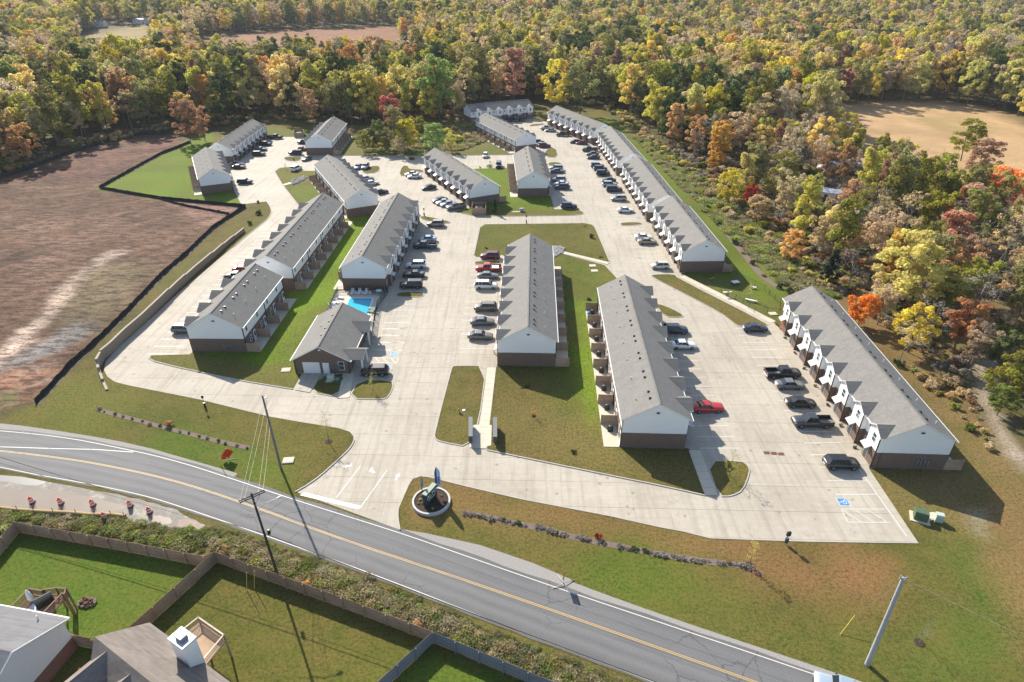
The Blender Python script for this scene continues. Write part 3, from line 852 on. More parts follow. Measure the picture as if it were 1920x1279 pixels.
# gravel shoulder
GRAV = simple("grey gravel", (.27, .255, .235), .95, var=.5, scale=6, bmp=.03)
ribbon("gravel_shoulder", chaikin(pts([(752, 1000), (800, 1010), (900, 1040), (1000, 1072), (1085, 1106), (1250, 1166), (1500, 1250), (1700, 1318)]), 1, False), 1.3, 0, .006, GRAV)
ribbon("gravel_shoulder", chaikin(pts([(-200, 782), (0, 798), (128, 816), (250, 838), (360, 870), (440, 893)]), 1, False), 1.2, 0, .006, GRAV)
sheet("gravel_shoulder", pts([(752, 992), (800, 1000), (900, 1022), (1000, 1056), (1070, 1086), (1080, 1104), (960, 1068), (852, 1032)]), .004, GRAV)
ribbon("road_line", tl[:NR], .10, 0, .020, LINE, shift=0)
ribbon("road_line", bl[:NR], .09, 0, .020, LINE)
YEL = chaikin(pts([(-420, 815), (-200, 826), (-60, 839), (33, 849), (100, 857), (180, 868.8), (315.6, 897.3), (451, 940.7), (640, 1011), (817.8, 1069.7), (1009, 1135), (1279, 1230.7), (1430, 1284), (1560, 1332)]), 2, False)
ribbon("road_line", YEL, .085, 0, .020, YLINE, shift=.09); ribbon("road_line", YEL, .085, 0, .020, YLINE, shift=-.09)
ribbon("road_line", pts([(0, 838), (90, 841), (180, 843), (250, 848)]), .13, 0, .021, LINE)

# ------------------------------------------------------------------ painted markings in the car parks
def line(a, b, w=.11, m=None, name="parking_line", z=.036):
    (x0, y0), (x1, y1) = a, b
    L = math.hypot(x1 - x0, y1 - y0); nx, ny = -(y1 - y0) / L * w / 2, (x1 - x0) / L * w / 2
    mb = MB().poly([(x0 + nx, y0 + ny, z), (x0 - nx, y0 - ny, z), (x1 - nx, y1 - ny, z), (x1 + nx, y1 + ny, z)])
    o = mb.obj(name, m or LINE); o['kind'] = 'structure'
    return o
def stalls(x0, x1, y0, y1, step=2.68, ang=0.0, piv=(0, 0)):
    """a row of stall lines; x0..x1 is the stall depth, y0..y1 the run"""
    y = y0; c, s = math.cos(ang), math.sin(ang)
    R = lambda x, y: (piv[0] + x * c - y * s, piv[1] + x * s + y * c)
    mb = MB()
    while y <= y1 + .01:
        a, b_ = R(x0, y), R(x1, y); dx, dy = -s * .06, c * .06
        mb.poly([(a[0] - dx, a[1] - dy, .036), (b_[0] - dx, b_[1] - dy, .036), (b_[0] + dx, b_[1] + dy, .036), (a[0] + dx, a[1] + dy, .036)])
        y += step
    o = mb.obj("parking_line", LINE); o['kind'] = 'structure'
stalls(42.7, 48.1, 61.8, 108, 2.62); stalls(27.2, 32.9, 71.1, 105, 2.62)
stalls(-25.0, -19.8, 98.3, 118, 2.6); stalls(-24.6, -19.4, 124.5, 162, 2.65)
stalls(-9.6, -3.6, 98.9, 136, 2.66); stalls(-65.6, -60, 97, 160, 2.62)
stalls(29.5, 35.2, 139, 164, 2.66); stalls(28.0, 33.6, 168, 206, 2.66); stalls(26.5, 32.0, 210, 250, 2.66); stalls(15.0, 20.5, 184, 218, 2.66)
stalls(-10.5, -5.2, 0, 40, 2.66, math.radians(26.4), (-9, 181)); stalls(5.2, 10.6, 1, 36, 2.66, math.radians(26.5), (-42, 171)); stalls(5.2, 10.6, 1, 36, 2.66, math.radians(25.1), (5, 242)); stalls(-10.5, -5.2, 0, 36, 2.66, math.radians(23.8), (35, 255))
stalls(5.4, 10.6, 0, 29, 2.66, math.radians(26.5), (-90.4, 192)); stalls(-97, -91.8, 226, 262)
WA = lambda *l: [G(*p) for p in l]
line(G(1604, 870), G(1700, 1006), .12)
for a, b_ in (((1578, 955), (1657, 955)), ((1590, 979.5), (1670, 980)), ((1577, 955), (1590, 979.5)), ((1581, 957), (1614, 979)), ((1604, 957), (1638, 979)), ((1628, 957), (1662, 979))):
    line(G(*a), G(*b_), .1)
CB = lambda x, y: (520 + x / 5.33, 520 + y / 5.33)
for a, b_ in (((900, 800), (1212, 812)), ((880, 845), (1188, 862)), ((1212, 812), (1188, 862)), ((905, 803), (940, 848)), ((975, 803), (1025, 853)), ((1055, 808), (1105, 856)), ((1135, 810), (1183, 860)), ((935, 715), (1235, 733)), ((1010, 650), (1275, 660)), ((1040, 575), (1290, 588)), ((1040, 510), (1320, 520))):
    line(G(*CB(*a)), G(*CB(*b_)), .1)
# stop bar, lane lines and arrows at the entrance
def quadp(p, m=None, name="road_marking", z=.037):
    o = sheet(name, pts(p), z, m or LINE); return o
quadp([(572, 924), (678, 949.5), (672, 955.5), (562, 929)])
line(G(676, 874), G(630, 934), .11, name="road_marking"); line(G(726, 882), G(675, 953), .11, name="road_marking")
Z5 = lambda *l: [(560 + x / 4.79, 640 + y / 4.79) for x, y in l]
quadp(Z5((385, 1128), (430, 1112), (430, 1120), (460, 1118), (468, 1100), (480, 1103), (470, 1128), (432, 1128), (432, 1138)))
quadp(Z5((655, 1133), (668, 1138), (660, 1158), (682, 1165), (690, 1185), (650, 1180), (658, 1172), (630, 1170), (645, 1150)))
quadp(Z5((908, 1187), (908, 1222), (895, 1215), (875, 1247), (862, 1243), (880, 1210), (868, 1205)))
def wheelchair(c, ang, s=1.25):
    root = empty("accessible_parking_symbol", (c[0], c[1], 0), ang)
    root['kind'] = 'structure'
    h = s / 2 * 1.1
    MB().poly([(-h, -h, .038), (h, -h, .038), (h, h, .038), (-h, h, .038)]).obj("symbol_border", LINE, root)
    k = h * .9
    MB().poly([(-k, -k, .042), (k, -k, .042), (k, k, .042), (-k, k, .042)]).obj("symbol_field", BLUEP, root)
    b = MB(); z = .046
    P = lambda *l: b.poly([(x * s * .5, y * s * .5, z) for x, y in l])
    R = [(math.cos(t), math.sin(t)) for t in np.linspace(2.2, 6.0, 14)]
    for (x0, y0), (x1, y1) in zip(R[:-1], R[1:]):
        P((x0 * .52 - .1, y0 * .52 - .2), (x1 * .52 - .1, y1 * .52 - .2), (x1 * .38 - .1, y1 * .38 - .2), (x0 * .38 - .1, y0 * .38 - .2))
    P(*[(math.cos(t) * .14 - .12, math.sin(t) * .14 + .72) for t in np.linspace(0, 5.6, 9)])
    P((-.2, .56), (-.12, -.1), (.04, -.1), (-.04, .56)); P((-.14, -.05), (-.12, -.2), (.36, -.2), (.36, -.05)); P((.3, -.2), (.5, -.66), (.64, -.6), (.42, -.08)); P((-.1, .34), (-.08, .22), (.3, .22), (.3, .34)); P((.52, -.66), (.56, -.78), (.78, -.7), (.74, -.58))
    b.obj("symbol_figure", LINE, root)
wheelchair(G(1581, 941.5), math.radians(88)); wheelchair(G(739, 664), math.radians(90)); wheelchair(G(727, 689), math.radians(90)); wheelchair(G(1197, 444 - 36), math.radians(90), 1.1); wheelchair(G(1174, 401), math.radians(90), 1.1)
# storm grate (three dark panels) and rust stain
gr = empty("storm_drain", at(1451, 850.5)); tag(gr, "rusty three panel storm drain grate in the concrete car park by the end building", "drain")
for k in (-1, 0, 1):
    b = MB().box(-.42, .42, -.3, .3, .035, .05)
    for q in range(8): b.box(-.4 + q * .105, -.34 + q * .105, -.27, .27, .05, .062)
    b.obj("grate", simple("rusty iron", (.13, .06, .035), .8, var=.4), gr, (k * .98, -k * .12, 0))
# ------------------------------------------------------------------ townhouses
# local frame: front faces -x, the near gable is y = 0, one unit every 5.27 m
U, SL, RZ = 5.27, .564, 7.95
def rz(x): return RZ - SL * abs(x)
def win_mesh(w, h, name):
    """a double hung window, lying in the plane x = 0, looking towards -x"""
    b = MB(); t = .07
    b.box(-.05, .02, -w / 2, w / 2, 0, t); b.box(-.05, .02, -w / 2, w / 2, h - t, h)
    b.box(-.048, .02, -w / 2, -w / 2 + t, t, h - t); b.box(-.048, .02, w / 2 - t, w / 2, t, h - t)
    b.box(-.042, .018, -w / 2 + t, w / 2 - t, h / 2 - .03, h / 2 + .03)
    return b.mesh(name, WHITE)
def pane_mesh(w, h): return MB().box(-.015, .0, -w / 2 + .05, w / 2 - .05, .05, h - .05).mesh("pane", GLASS)
WM = {k: (win_mesh(*k, "window"), pane_mesh(*k)) for k in ((.95, 1.45), (.7, .95), (.85, 1.2), (.8, 1.35))}
def add_window(root, size, x, y, z, back=False):
    w = inst("window", WM[size][0], root, (x, y, z), math.pi if back else 0)
    inst("pane", WM[size][1], w)
def door_mesh(m, glass=False):
    b = MB(); b.box(-.05, .02, -.5, .5, 0, 2.1, 1); b.box(-.07, .0, -.43, .43, .02, 2.03, 0)
    if glass: b.box(-.08, -.06, -.3, .3, .9, 1.85, 2)
    return b.mesh("door", m, WHITE, GLASS)
DOORF = door_mesh(simple("charcoal door", (.06, .06, .07), .4)); DOORR = door_mesh(simple("red door", (.30, .05, .03), .4)); DOORB = door_mesh(WHITE, True)
ME_BAYROOF = MB()
for s in (-1, 1):
    ex, ez = .0, 6.35 - SL * 1.85
    P = [(-5.32, 0, 6.35), (-2.80, 0, 6.35), (-(RZ - ez) / SL - .0, s * 1.85, ez), (-5.32, s * 1.85, ez)]
    if s > 0: P = P[::-1]
    ME_BAYROOF.poly([(x, y, z + .05) for x, y, z in P]); ME_BAYROOF.poly([(x, y, z - .07) for x, y, z in P[::-1]])
    ME_BAYROOF.poly([(-5.32, 0, 6.40), (-5.32, s * 1.85, ez + .05), (-5.32, s * 1.85, ez - .07), (-5.32, 0, 6.28)], 1)
    ME_BAYROOF.poly([(-5.32, s * 1.85, ez + .05), (-4.68, s * 1.85, ez + .05), (-4.68, s * 1.85, ez - .07), (-5.32, s * 1.85, ez - .07)], 1)
ME_BAYROOF = ME_BAYROOF.mesh("bay_roof", ROOF, WHITE)
ME_CANOPY = MB().add([(0, -.8, .55), (0, .8, .55), (-.8, .8, .12), (-.8, -.8, .12), (0, -.8, .43), (0, .8, .43), (-.8, .8, .0), (-.8, -.8, .0)], [(3, 2, 1, 0)]).add([(0, -.8, .549), (0, .8, .549), (-.8, .8, .119), (-.8, -.8, .119), (0, -.8, .43), (0, .8, .43), (-.8, .8, .0), (-.8, -.8, .0)], [(2, 3, 7, 6), (0, 4, 7, 3), (1, 2, 6, 5), (4, 5, 6, 7)], 1)
METAL_ROOF = simple("light standing seam metal", (.34, .34, .35), .45, .1)
ME_CANOPY = ME_CANOPY.mesh("entry_canopy", METAL_ROOF, WHITE)
b = MB()
for k in range(15): b.box(.02 + k * .153, .02 + k * .153 + .143, -.02, .02 + (.006 if k % 2 else 0), .05, 1.78 + .012 * (k % 3))
b.box(0, 2.3, -.035, .035, 1.80, 1.84); b.box(2.28, 2.42, -.07, .07, 0, 1.9); b.box(0, 2.3, -.05, -.02, .5, .6); b.box(0, 2.3, -.05, -.02, 1.4, 1.5)
ME_FENCE = b.mesh("privacy_fence", FENCE)
ME_VENT = MB().box(-.17, .17, -.17, .17, -.05, .05).xprism([(-.15, .05), (.15, .05), (.13, .17), (-.13, .17)], -.17, .13).mesh("roof_vent", BLACK)
ME_PIPE = MB().tube((0, 0, -.1), (0, 0, .42), .06, n=6).mesh("vent_pipe", WHITE)
ME_SPOUT = MB().box(-.06, .06, -.06, .06, .15, 5.0).box(-.14, .06, -.06, .06, .05, .17).mesh("downspout", BLACK)
b = MB()
for x, z, w, h in ((-.9, 1.1, .35, .7), (-.4, .9, .28, .9), (.1, 1.2, .35, .55), (.6, .9, .3, .8)): b.box(x, x + w, -.14, 0, z, z + h); b.tube((x + w / 2, -.06, 0), (x + w / 2, -.06, z), .03, n=5)
ME_METER = b.mesh("meter_bank", simple("dull grey metal", (.15, .155, .165), .6))
ME_LIGHT = MB().box(-.22, .22, -.12, 0, -.1, .1).mesh("gable_light", DARKG)
b = MB(); b.box(-.42, .42, -.42, .42, .0, .08, 1); b.lathe([(.40, .08), (.42, .15), (.42, .72), (.38, .8)], 12); b.lathe([(.3, .8), (.29, .84), (.05, .85)], 12, 1)
for k in range(12):
    t = k * math.pi / 6; b.box(math.cos(t) * .42 - .015, math.cos(t) * .42 + .015, math.sin(t) * .42 - .015, math.sin(t) * .42 + .015, .15, .72, 1)
ME_AC = b.mesh("air_conditioner", BLACK, DARKG)

def wall_meshes(n):
    L = n * U
    up, lo = MB(), MB()
    zt = lambda x: rz(x) - .10
    up.yprism([(-4.3, 2.72), (4.75, 2.72), (4.75, zt(4.75)), (0, zt(0)), (-4.3, zt(-4.3))], 0, L)
    for k in range(n):
        y = k * U; c = y + 1.55
        ys = y - (.006 if k == 0 else 0); up.xprism([(ys, 2.72), (y + 3.1, 2.72), (y + 3.1, 5.40), (c, 6.27), (ys, 5.40)], -5.0, -3.4)
        lo.box(-5.02, -4.25, y - (.02 if k == 0 else 0), y + 3.12, 0, 2.72)
    lo.box(-4.32, 4.77, -.02, L + .02, 0, 2.70)
    lo.box(-4.34, 4.79, -.035, L + .035, 2.68, 2.74, 1)
    return up.mesh("upper_wall", SIDING, WHITE), lo.mesh("brick_wall", BRICK, BRICK)
def roof_mesh(n):
    L = n * U; b = MB(); y0, y1 = -.18, L + .18
    for xe in (-4.85, 5.1):
        s = 1 if xe > 0 else -1
        ze = rz(xe)
        P = [(0, y0, RZ), (xe, y0, ze), (xe, y1, ze), (0, y1, RZ)]
        if s < 0: P = P[::-1]
        b.poly(P); b.poly([(x, y, z - .09) for x, y, z in P[::-1]], 1)
        for y in (y0, y1): b.poly([(0, y, RZ), (xe, y, ze), (xe, y, ze - .16), (0, y, RZ - .16)], 1)
        b.box(min(xe, xe + s * .11), max(xe, xe + s * .11), y0, y1, ze - .15, ze - .01, 1)
    b.box(-.12, .12, y0, y1, RZ - .045, RZ + .03, 0)
    return b.mesh("roof", ROOF, WHITE)
WALLS = {n: wall_meshes(n) for n in (4, 6, 8)}
ROOFS = {n: roof_mesh(n) for n in (4, 6, 8)}
AC_SPOTS = []
def townhouse(near, far, n, front, label, meters=True, acs=False, back=True, sc=None):
    p, q = at(*near, RZ), at(*far, RZ)
    d = Vector((q.x - p.x, q.y - p.y)); L = d.length; s = sc or L / (n * U)
    a = math.atan2(-d.x, d.y)
    if front == 'R': org, a2 = (q.x, q.y, 0), a + math.pi
    else: org, a2 = (p.x, p.y, 0), a
    r = empty("townhouse_row", org, a2, (s, L / (n * U), s))
    tag(r, label, "townhouse row", "white and brick townhouse rows of the estate")
    inst("upper_wall", WALLS[n][0], r); inst("brick_wall", WALLS[n][1], r); inst("roof", ROOFS[n], r)
    for k in range(n):
        y = k * U; c = y + 1.55
        inst("bay_roof", ME_BAYROOF, r, (0, c, 0))
        add_window(r, (.95, 1.45), -5.0, c, 3.45); add_window(r, (.7, .95), -4.3, y + 4.2, 3.9)
        add_window(r, (.85, 1.2), -4.32, y + 4.2, .85)
        inst("entry_canopy", ME_CANOPY, r, (-5.02, y + 2.2, 2.25)); inst("front_door", DOORR if (k == n - 1 and 'easternmost' in label) else DOORF, r, (-5.03, y + 2.3, .03))
        inst("downspout", ME_SPOUT, r, (-5.08, y + .07, 0))
        if back:
            add_window(r, (.8, 1.35), 4.75, y + 1.7, 3.45, True); add_window(r, (.85, 1.2), 4.77, y + 2.6, .85, True)
            inst("back_door", DOORB, r, (4.77, y + 4.35, .05), math.pi)
            inst("privacy_fence", ME_FENCE, r, (4.79, y + .04, 0))
            if k % 2 == 0: inst("downspout", ME_SPOUT, r, (4.84, y + .1, 0), math.pi)
        inst("roof_vent", ME_VENT, r, (1.05, y + 1.7, rz(1.05))); inst("roof_vent", ME_VENT, r, (1.05, y + 3.3, rz(1.05)))
        inst("vent_pipe", ME_PIPE, r, (2.9, y + 2.2, rz(2.9)))
        if acs: AC_SPOTS.append((r, (5.9, y + 1.5, 0.13), k))
    inst("downspout", ME_SPOUT, r, (4.84, n * U - .1, 0), math.pi)
    MB().box(4.79, 7.15, .05, n * U, 0, .13).obj("patio_slab", WALK, r)
    gy, gr_ = (n * U + .03, math.pi) if front == 'R' else (-.03, 0)
    inst("gable_light", ME_LIGHT, r, (.1, gy, 6.35), gr_)
    if meters: inst("meter_bank", ME_METER, r, (1.6 if front == 'L' else -.6, gy, 0), gr_)
    return r
TH = {}
for k, near, far, n, fr, lab, mt, ac in [
    ('A', (394.3, 587.1), (478, 494.9), 4, 'L', "short four unit townhouse row on the left, nearest the block retaining wall", True, False),
    ('B', (499.1, 479.1), (605, 361.9), 8, 'L', "long townhouse row running away directly behind the short four unit row", False, False),
    ('C', (989.6, 612.5), (993.7, 439.1), 8, 'L', "townhouse row in the middle of the estate, its white gable above the mailboxes and footpath", False, False),
    ('D', (1238.1, 757.3), (1171.6, 516), 8, 'R', "townhouse row with eight sunlit fenced patios on its left side, right of the central row", False, True),
    ('E', (678.8, 479.7), (746.5, 362), 8, 'R', "townhouse row directly behind the swimming pool", False, False),
    ('F', (908.4, 333.3), (815.2, 275), 8, 'L', "slanted townhouse row with the wooden bin enclosure at its near gable", True, False),
    ('G', (1325.7, 448.7), (1260.5, 366.7), 6, 'L', "six unit townhouse row beside the dog park, nearest of the right hand chain", False, False),
    ('R3', (1252, 361.8), (1194.8, 289.8), 8, 'L', "second townhouse row from the dog park in the chain of rows on the right", False, False),
    ('R2', (1187.3, 283.8), (1144.2, 234.4), 8, 'L', "third townhouse row from the dog park in the chain of rows on the right", False, False),
    ('R1', (1133.8, 230.3), (1043.4, 196.5), 8, 'L', "farthest townhouse row of the chain on the right, turned towards the wood", False, False),
    ('H', (1737, 793.6), (1522.9, 536.1), 8, 'L', "easternmost townhouse row beside the gravel track, its sunlit white bays facing the car park", True, False),
    ('K', (1001.2, 320.2), (989.9, 272.5), 6, 'R', "short six unit townhouse row with patios facing the small green lawn", True, False),
    ('N', (987.3, 244.1), (909.5, 208.7), 8, 'R', "slanted townhouse row whose dark patio fences face the scrub bank", False, False),
    ('O', (876.2, 194.3), (991.3, 184.4), 6, 'R', "farthest townhouse row, its white gabled front facing us before the wood", False, False),
    ('L1', (397.7, 312.9), (384.3, 272.8), 6, 'R', "townhouse row on the bright green lawn beside the bare earth lot", False, False),
    ('L2', (406.9, 263.9), (472.7, 220.4), 8, 'R', "far left townhouse row against the trees, beyond the bright green lawn", False, False),
    ('U', (595, 249.6), (625.2, 217.2), 6, 'L', "far townhouse row left of the scrub bank with a shaded brick gable", True, False),
    ('M', (676.8, 352.7), (614.3, 288.6), 8, 'R', "slanted townhouse row with stepped patio fences beside the stone drainage bed", True, False)]:
    TH[k] = townhouse(near, far, n, fr, lab, mt, ac)
ordn = ["nearest", "second nearest", "third nearest", "fourth nearest", "fourth farthest", "third farthest", "second farthest", "farthest"]
bpy.context.view_layer.update()
for r, l, k in AC_SPOTS:
    w = r.matrix_world @ Vector(l)
    o = inst("air_conditioner", ME_AC, None, w)
    kk = 7 - k
    tag(o, f"{ordn[kk]} of the eight black air conditioners on the sunlit fenced patios", "air conditioner", "air conditioners on the sunlit patios")
# a few more where they show on the left rows
for key, ks in (('A', (0, 1)), ('B', (0, 2, 4))):
    for k in ks:
        w = TH[key].matrix_world @ Vector((5.9, k * U + 1.2, .13))
        o = inst("air_conditioner", ME_AC, None, w)
        tag(o, f"black air conditioner on the {['nearest', 'second', 'third', 'fourth', 'fifth'][k]} patio of the {'short four unit' if key == 'A' else 'long left'} row", "air conditioner", "air conditioners on shaded patios")
ball = MB().lathe([(.05, 0), (.33, .1), (.42, .38), (.33, .62), (.05, .75)], 12).obj("blue_ball", simple("blue plastic", (.03, .2, .45), .4), None, at(1104.5, 590.5))
tag(ball, "round blue plastic tub on the farthest sunlit patio", "tub")

# ------------------------------------------------------------------ clubhouse
c0, c1 = at(556, 699.5), at(657, 699.5)
ch = empty("clubhouse", (c0.x, c0.y, 0), math.radians(-1.5))
tag(ch, "single storey brick clubhouse with a white garage door, between the pool and the drive", "clubhouse")
CW, CL, EZ, RG = (c1 - c0).length, 15.5, 3.0, 5.55
sl = (RG - EZ) / (CW / 2)
MB().yprism([(0, 0), (CW, 0), (CW, EZ - .05), (CW / 2, RG - .12), (0, EZ - .05)], 0, CL).obj("wall", BRICK, ch)
b = MB()
for xe, s in ((-.5, -1), (CW + .5, 1)):
    ze = EZ - .5 * sl
    P = [(CW / 2, -.35, RG), (xe, -.35, ze), (xe, CL + .3, ze), (CW / 2, CL + .3, RG)]
    if s < 0: P = P[::-1]
    b.poly(P); b.poly([(x, y, z - .12) for x, y, z in P[::-1]], 1)
    for y in (-.35, CL + .3): b.poly([(CW / 2, y, RG), (xe, y, ze), (xe, y, ze - .2), (CW / 2, y, RG - .2)], 1)
    b.box(min(xe, xe + s * .1), max(xe, xe + s * .1), -.35, CL + .3, ze - .18, ze, 1)
b.box(CW / 2 - .12, CW / 2 + .12, -.35, CL + .3, RG - .04, RG + .03)
b.obj("roof", [ROOF, WHITE], ch)
def cross_gable(parent, yc, w, x0, x1, zr_, ze, nm):
    g = MB(); 
    for s in (-1, 1):
        xr = CW - (zr_ - (EZ)) / sl
        P = [(x1, yc, zr_), (xr, yc, zr_), (CW - (ze - EZ) / sl, yc + s * w / 2, ze), (x1, yc + s * w / 2, ze)]
        if s > 0: P = P[::-1]
        g.poly([(x, y, z + .05) for x, y, z in P]); g.poly([(x, y, z - .06) for x, y, z in P[::-1]], 1)
        g.poly([(x1, yc, zr_ + .06), (x1, yc + s * w / 2, ze + .06), (x1, yc + s * w / 2, ze - .12), (x1, yc, zr_ - .12)], 1)
    g.xprism([(yc - w / 2 + .3, ze - .05), (yc + w / 2 - .3, ze - .05), (yc, zr_ - .2)], x1 - .5, x1 - .42, 1)
    o = g.obj(nm, [ROOF, WHITE], parent)
    for s in (-1, 1): MB().box(x1 - .55, x1 - .3, yc + s * (w / 2 - .35) - .12, yc + s * (w / 2 - .35) + .12, 0, ze).obj("porch_post", WHITE, parent)
cross_gable(ch, 2.1, 3.9, CW, CW + 2.6, 3.75, 2.75, "porch_roof"); cross_gable(ch, 11.2, 4.0, CW, CW + 1.7, 4.1, 3.0, "porch_roof")
b = MB(); b.box(-.0, 2.9, -.05, .02, 0, 2.25)
for k in range(4): b.box(.03, 2.87, -.075, -.05, .04 + k * .56, .56 + k * .56)
b.obj("garage_door", WHITE, ch, (1.35, 0, 0))
MB().box(0, 1.1, -.06, .02, 0, 2.15).box(.1, 1.0, -.08, -.06, .1, 2.05).obj("side_door", WHITE, ch, (4.75, 0, 0))
w = inst("window", win_mesh(1.05, 1.7, "window"), ch, (7.95, 0, .75), math.pi / 2); inst("pane", pane_mesh(1.05, 1.7), w)
inst("meter_bank", ME_METER, ch, (6.75, 0, 0)); inst("gable_light", MB().box(-.2, .2, -.1, 0, -.12, .12).mesh("gable_light", WHITE), ch, (CW / 2, -.03, 4.7))
MB().box(-.02, .02, -.6, .6, 0, 2.2).obj("glass_door", GLASS, ch, (CW + .03, 2.1, 0)); MB().box(-.02, .02, -.9, .9, 0, 2.2).obj("glass_door", GLASS, ch, (CW + .03, 11.2, 0))
for y in (4.2, 6.6, 9.0, 11.4): inst("roof_vent", ME_VENT, ch, (CW / 2 - .75, y, RG - .75 * sl), math.pi)
inst("vent_pipe", ME_PIPE, ch, (CW / 2 - 2.2, 8.6, RG - 2.2 * sl))
for x in (-.02, CW + .02): inst("downspout", ME_SPOUT, ch, (x, -.05, -2.0), 0, (1, 1, 1)) if False else MB().box(x - .06, x + .06, -.14, -.02, .1, EZ - .1).obj("downspout", BLACK, ch)
MB().box(0, .06, 0, 2.4, 0, 1.7).box(-.7, 0, 0, .06, 0, 1.7).box(-.7, 0, 2.34, 2.4, 0, 1.7).obj("utility_screen", FENCE, ch, (-.6, 6.4, 0))

# ------------------------------------------------------------------ pool
POOL = pts([(655, 560), (699.5, 560.2), (685.5, 610), (640, 597)])
DECK = pts([(634, 549), (727, 549), (707, 575), (690, 603), (693, 640), (610, 620), (622, 580)])
sheet("pool_deck", DECK, .13, WALK, thick=.12)
pool = empty("swimming_pool", (*((Vector(POOL[0]) + Vector(POOL[2])) / 2), 0)); tag(pool, "rectangular swimming pool of bright blue water behind the clubhouse", "pool")
pl_l = [(x - pool.location.x, y - pool.location.y) for x, y in pts([(655, 560), (699.5, 560.2), (684, 612), (634.5, 608)])]
m, nt, bs, L = newmat("pool water"); bs.inputs['Base Color'].default_value = (.03, .38, .56, 1); bs.inputs['Roughness'].default_value = .04
wn_ = noise(nt, 2.5, 3, .6, wcoord(nt)); L(mix(nt, wn_.outputs['Fac'], (.02, .36, .54), (.07, .50, .66)), bs.inputs['Base Color']); bump(nt, bs, wn_.outputs['Fac'], .04, .3)
sheet("water", pl_l, .16, m, pool, None)
ribbon("coping", pl_l, .32, .1, .19, WHITE, pool, True)
def fence_run(name, line_, post, hgt, mat, root, step=.13, railz=(.15,), n_=5, pw=.035):
    """metal picket fence along a line, each run between posts a panel of its own"""
    for a, b_ in zip(line_[:-1], line_[1:]):
        L = math.hypot(b_[0] - a[0], b_[1] - a[1]); k = max(1, round(L / post)); ang = math.atan2(b_[1] - a[1], b_[0] - a[0]); sp = L / k
        pm = MB()
        for z in (*railz, hgt - .12): pm.box(0, sp, -.018, .018, z, z + .04)
        q = step
        while q < sp - .05: pm.box(q - .01, q + .01, -.01, .01, .08, hgt); q += step
        pm = pm.mesh("panel", mat); po = MB().box(-pw, pw, -pw, pw, 0, hgt + .08).mesh("post", mat)
        for i in range(k):
            l = (a[0] + (b_[0] - a[0]) * i / k, a[1] + (b_[1] - a[1]) * i / k, 0)
            inst("panel", pm, root, l, ang); inst("post", po, root, l, ang)
    inst("post", po, root, (b_[0], b_[1], 0))
pf = empty("pool_fence", (0, 0, 0)); tag(pf, "black metal picket fence around the pool deck beside the car park", "fence")
fence_run("f", pts([(612, 600), (634, 549), (728, 549), (708, 577), (703, 600), (700, 625)]), 2.2, 1.5, BLACK, pf)
# loungers, tables
def lounger(p, ang, lab, m_):
    r = empty("sun_lounger", (*p, .13), ang); tag(r, lab, "sun lounger", "sun loungers on the pool deck")
    MB().box(-.33, .33, -.95, .45, .26, .33).obj("seat", m_, r)
    MB().add([(-.33, .45, .28), (.33, .45, .28), (.33, .95, .78), (-.33, .95, .78), (-.33, .41, .34), (.33, .41, .34), (.33, .91, .84), (-.33, .91, .84)], [(4, 5, 6, 7), (3, 2, 1, 0), (0, 1, 5, 4), (2, 3, 7, 6), (1, 2, 6, 5), (3, 0, 4, 7)]).obj("backrest", m_, r)
    lg = MB().box(-.03, .03, -.03, .03, 0, .27).mesh("leg", GREY)
    for x in (-.28, .28):
        for y in (-.85, .4): inst("leg", lg, r, (x, y, 0))
PW = simple("white sling fabric", (.66, .67, .68), .7); PT = simple("teal sling fabric", (.05, .19, .18), .7)
for i, (x, lab) in enumerate(((661, "leftmost of the three white loungers at the head of the pool"), (674, "middle one of the three white loungers at the head of the pool"), (687, "rightmost of the three white loungers at the head of the pool"))):
    lounger(G(x, 550.5 + .8), 0, lab, PW)
lounger(G(699.5, 581), math.radians(-80), "farther of the two teal loungers right of the pool", PT); lounger(G(697, 586), math.radians(-80), "nearer of the two teal loungers right of the pool", PT)
lounger(G(637, 560), math.radians(60), "far white lounger on the left side of the pool", PW); lounger(G(632, 569), math.radians(60), "middle white lounger on the left side of the pool", PW)
lounger(G(627, 578), math.radians(60), "near white lounger on the left side of the pool by the round table", PW)
def table(p, lab, r_=.6, chairs=4, h=.74):
    t = empty("round_table", (*p, .13)); tag(t, lab, "table")
    MB().lathe([(r_, h - .03), (r_, h)], 14).obj("table_top", WHITE, t); MB().tube((0, 0, 0), (0, 0, h - .03), .04).obj("pedestal", GREY, t)
    for k in range(chairs):
        a = k * 2 * math.pi / chairs + .5
        c = empty("patio_chair", (p[0] + math.cos(a) * (r_ + .4), p[1] + math.sin(a) * (r_ + .4), .13), a - math.pi / 2)
        tag(c, f"pale patio chair {['behind', 'left of', 'in front of', 'right of'][k]} the {'round table at the pool head' if r_ > .55 else 'small table left of the pool'}", "chair", "chairs at the pool tables")
        MB().box(-.25, .25, -.25, .25, .4, .45).obj("seat", PT if r_ > .55 else PW, c); MB().box(-.25, .25, .22, .27, .45, .9).obj("backrest", PT if r_ > .55 else PW, c)
        lg = MB().box(-.02, .02, -.02, .02, 0, .4).mesh("leg", GREY)
        for x in (-.22, .22):
            for y in (-.22, .22): inst("leg", lg, c, (x, y, 0))
table(G(711, 551.5), "round white table at the head of the pool by the corner", .65); table(G(627, 574), "small round white table left of the pool", .5, 2)
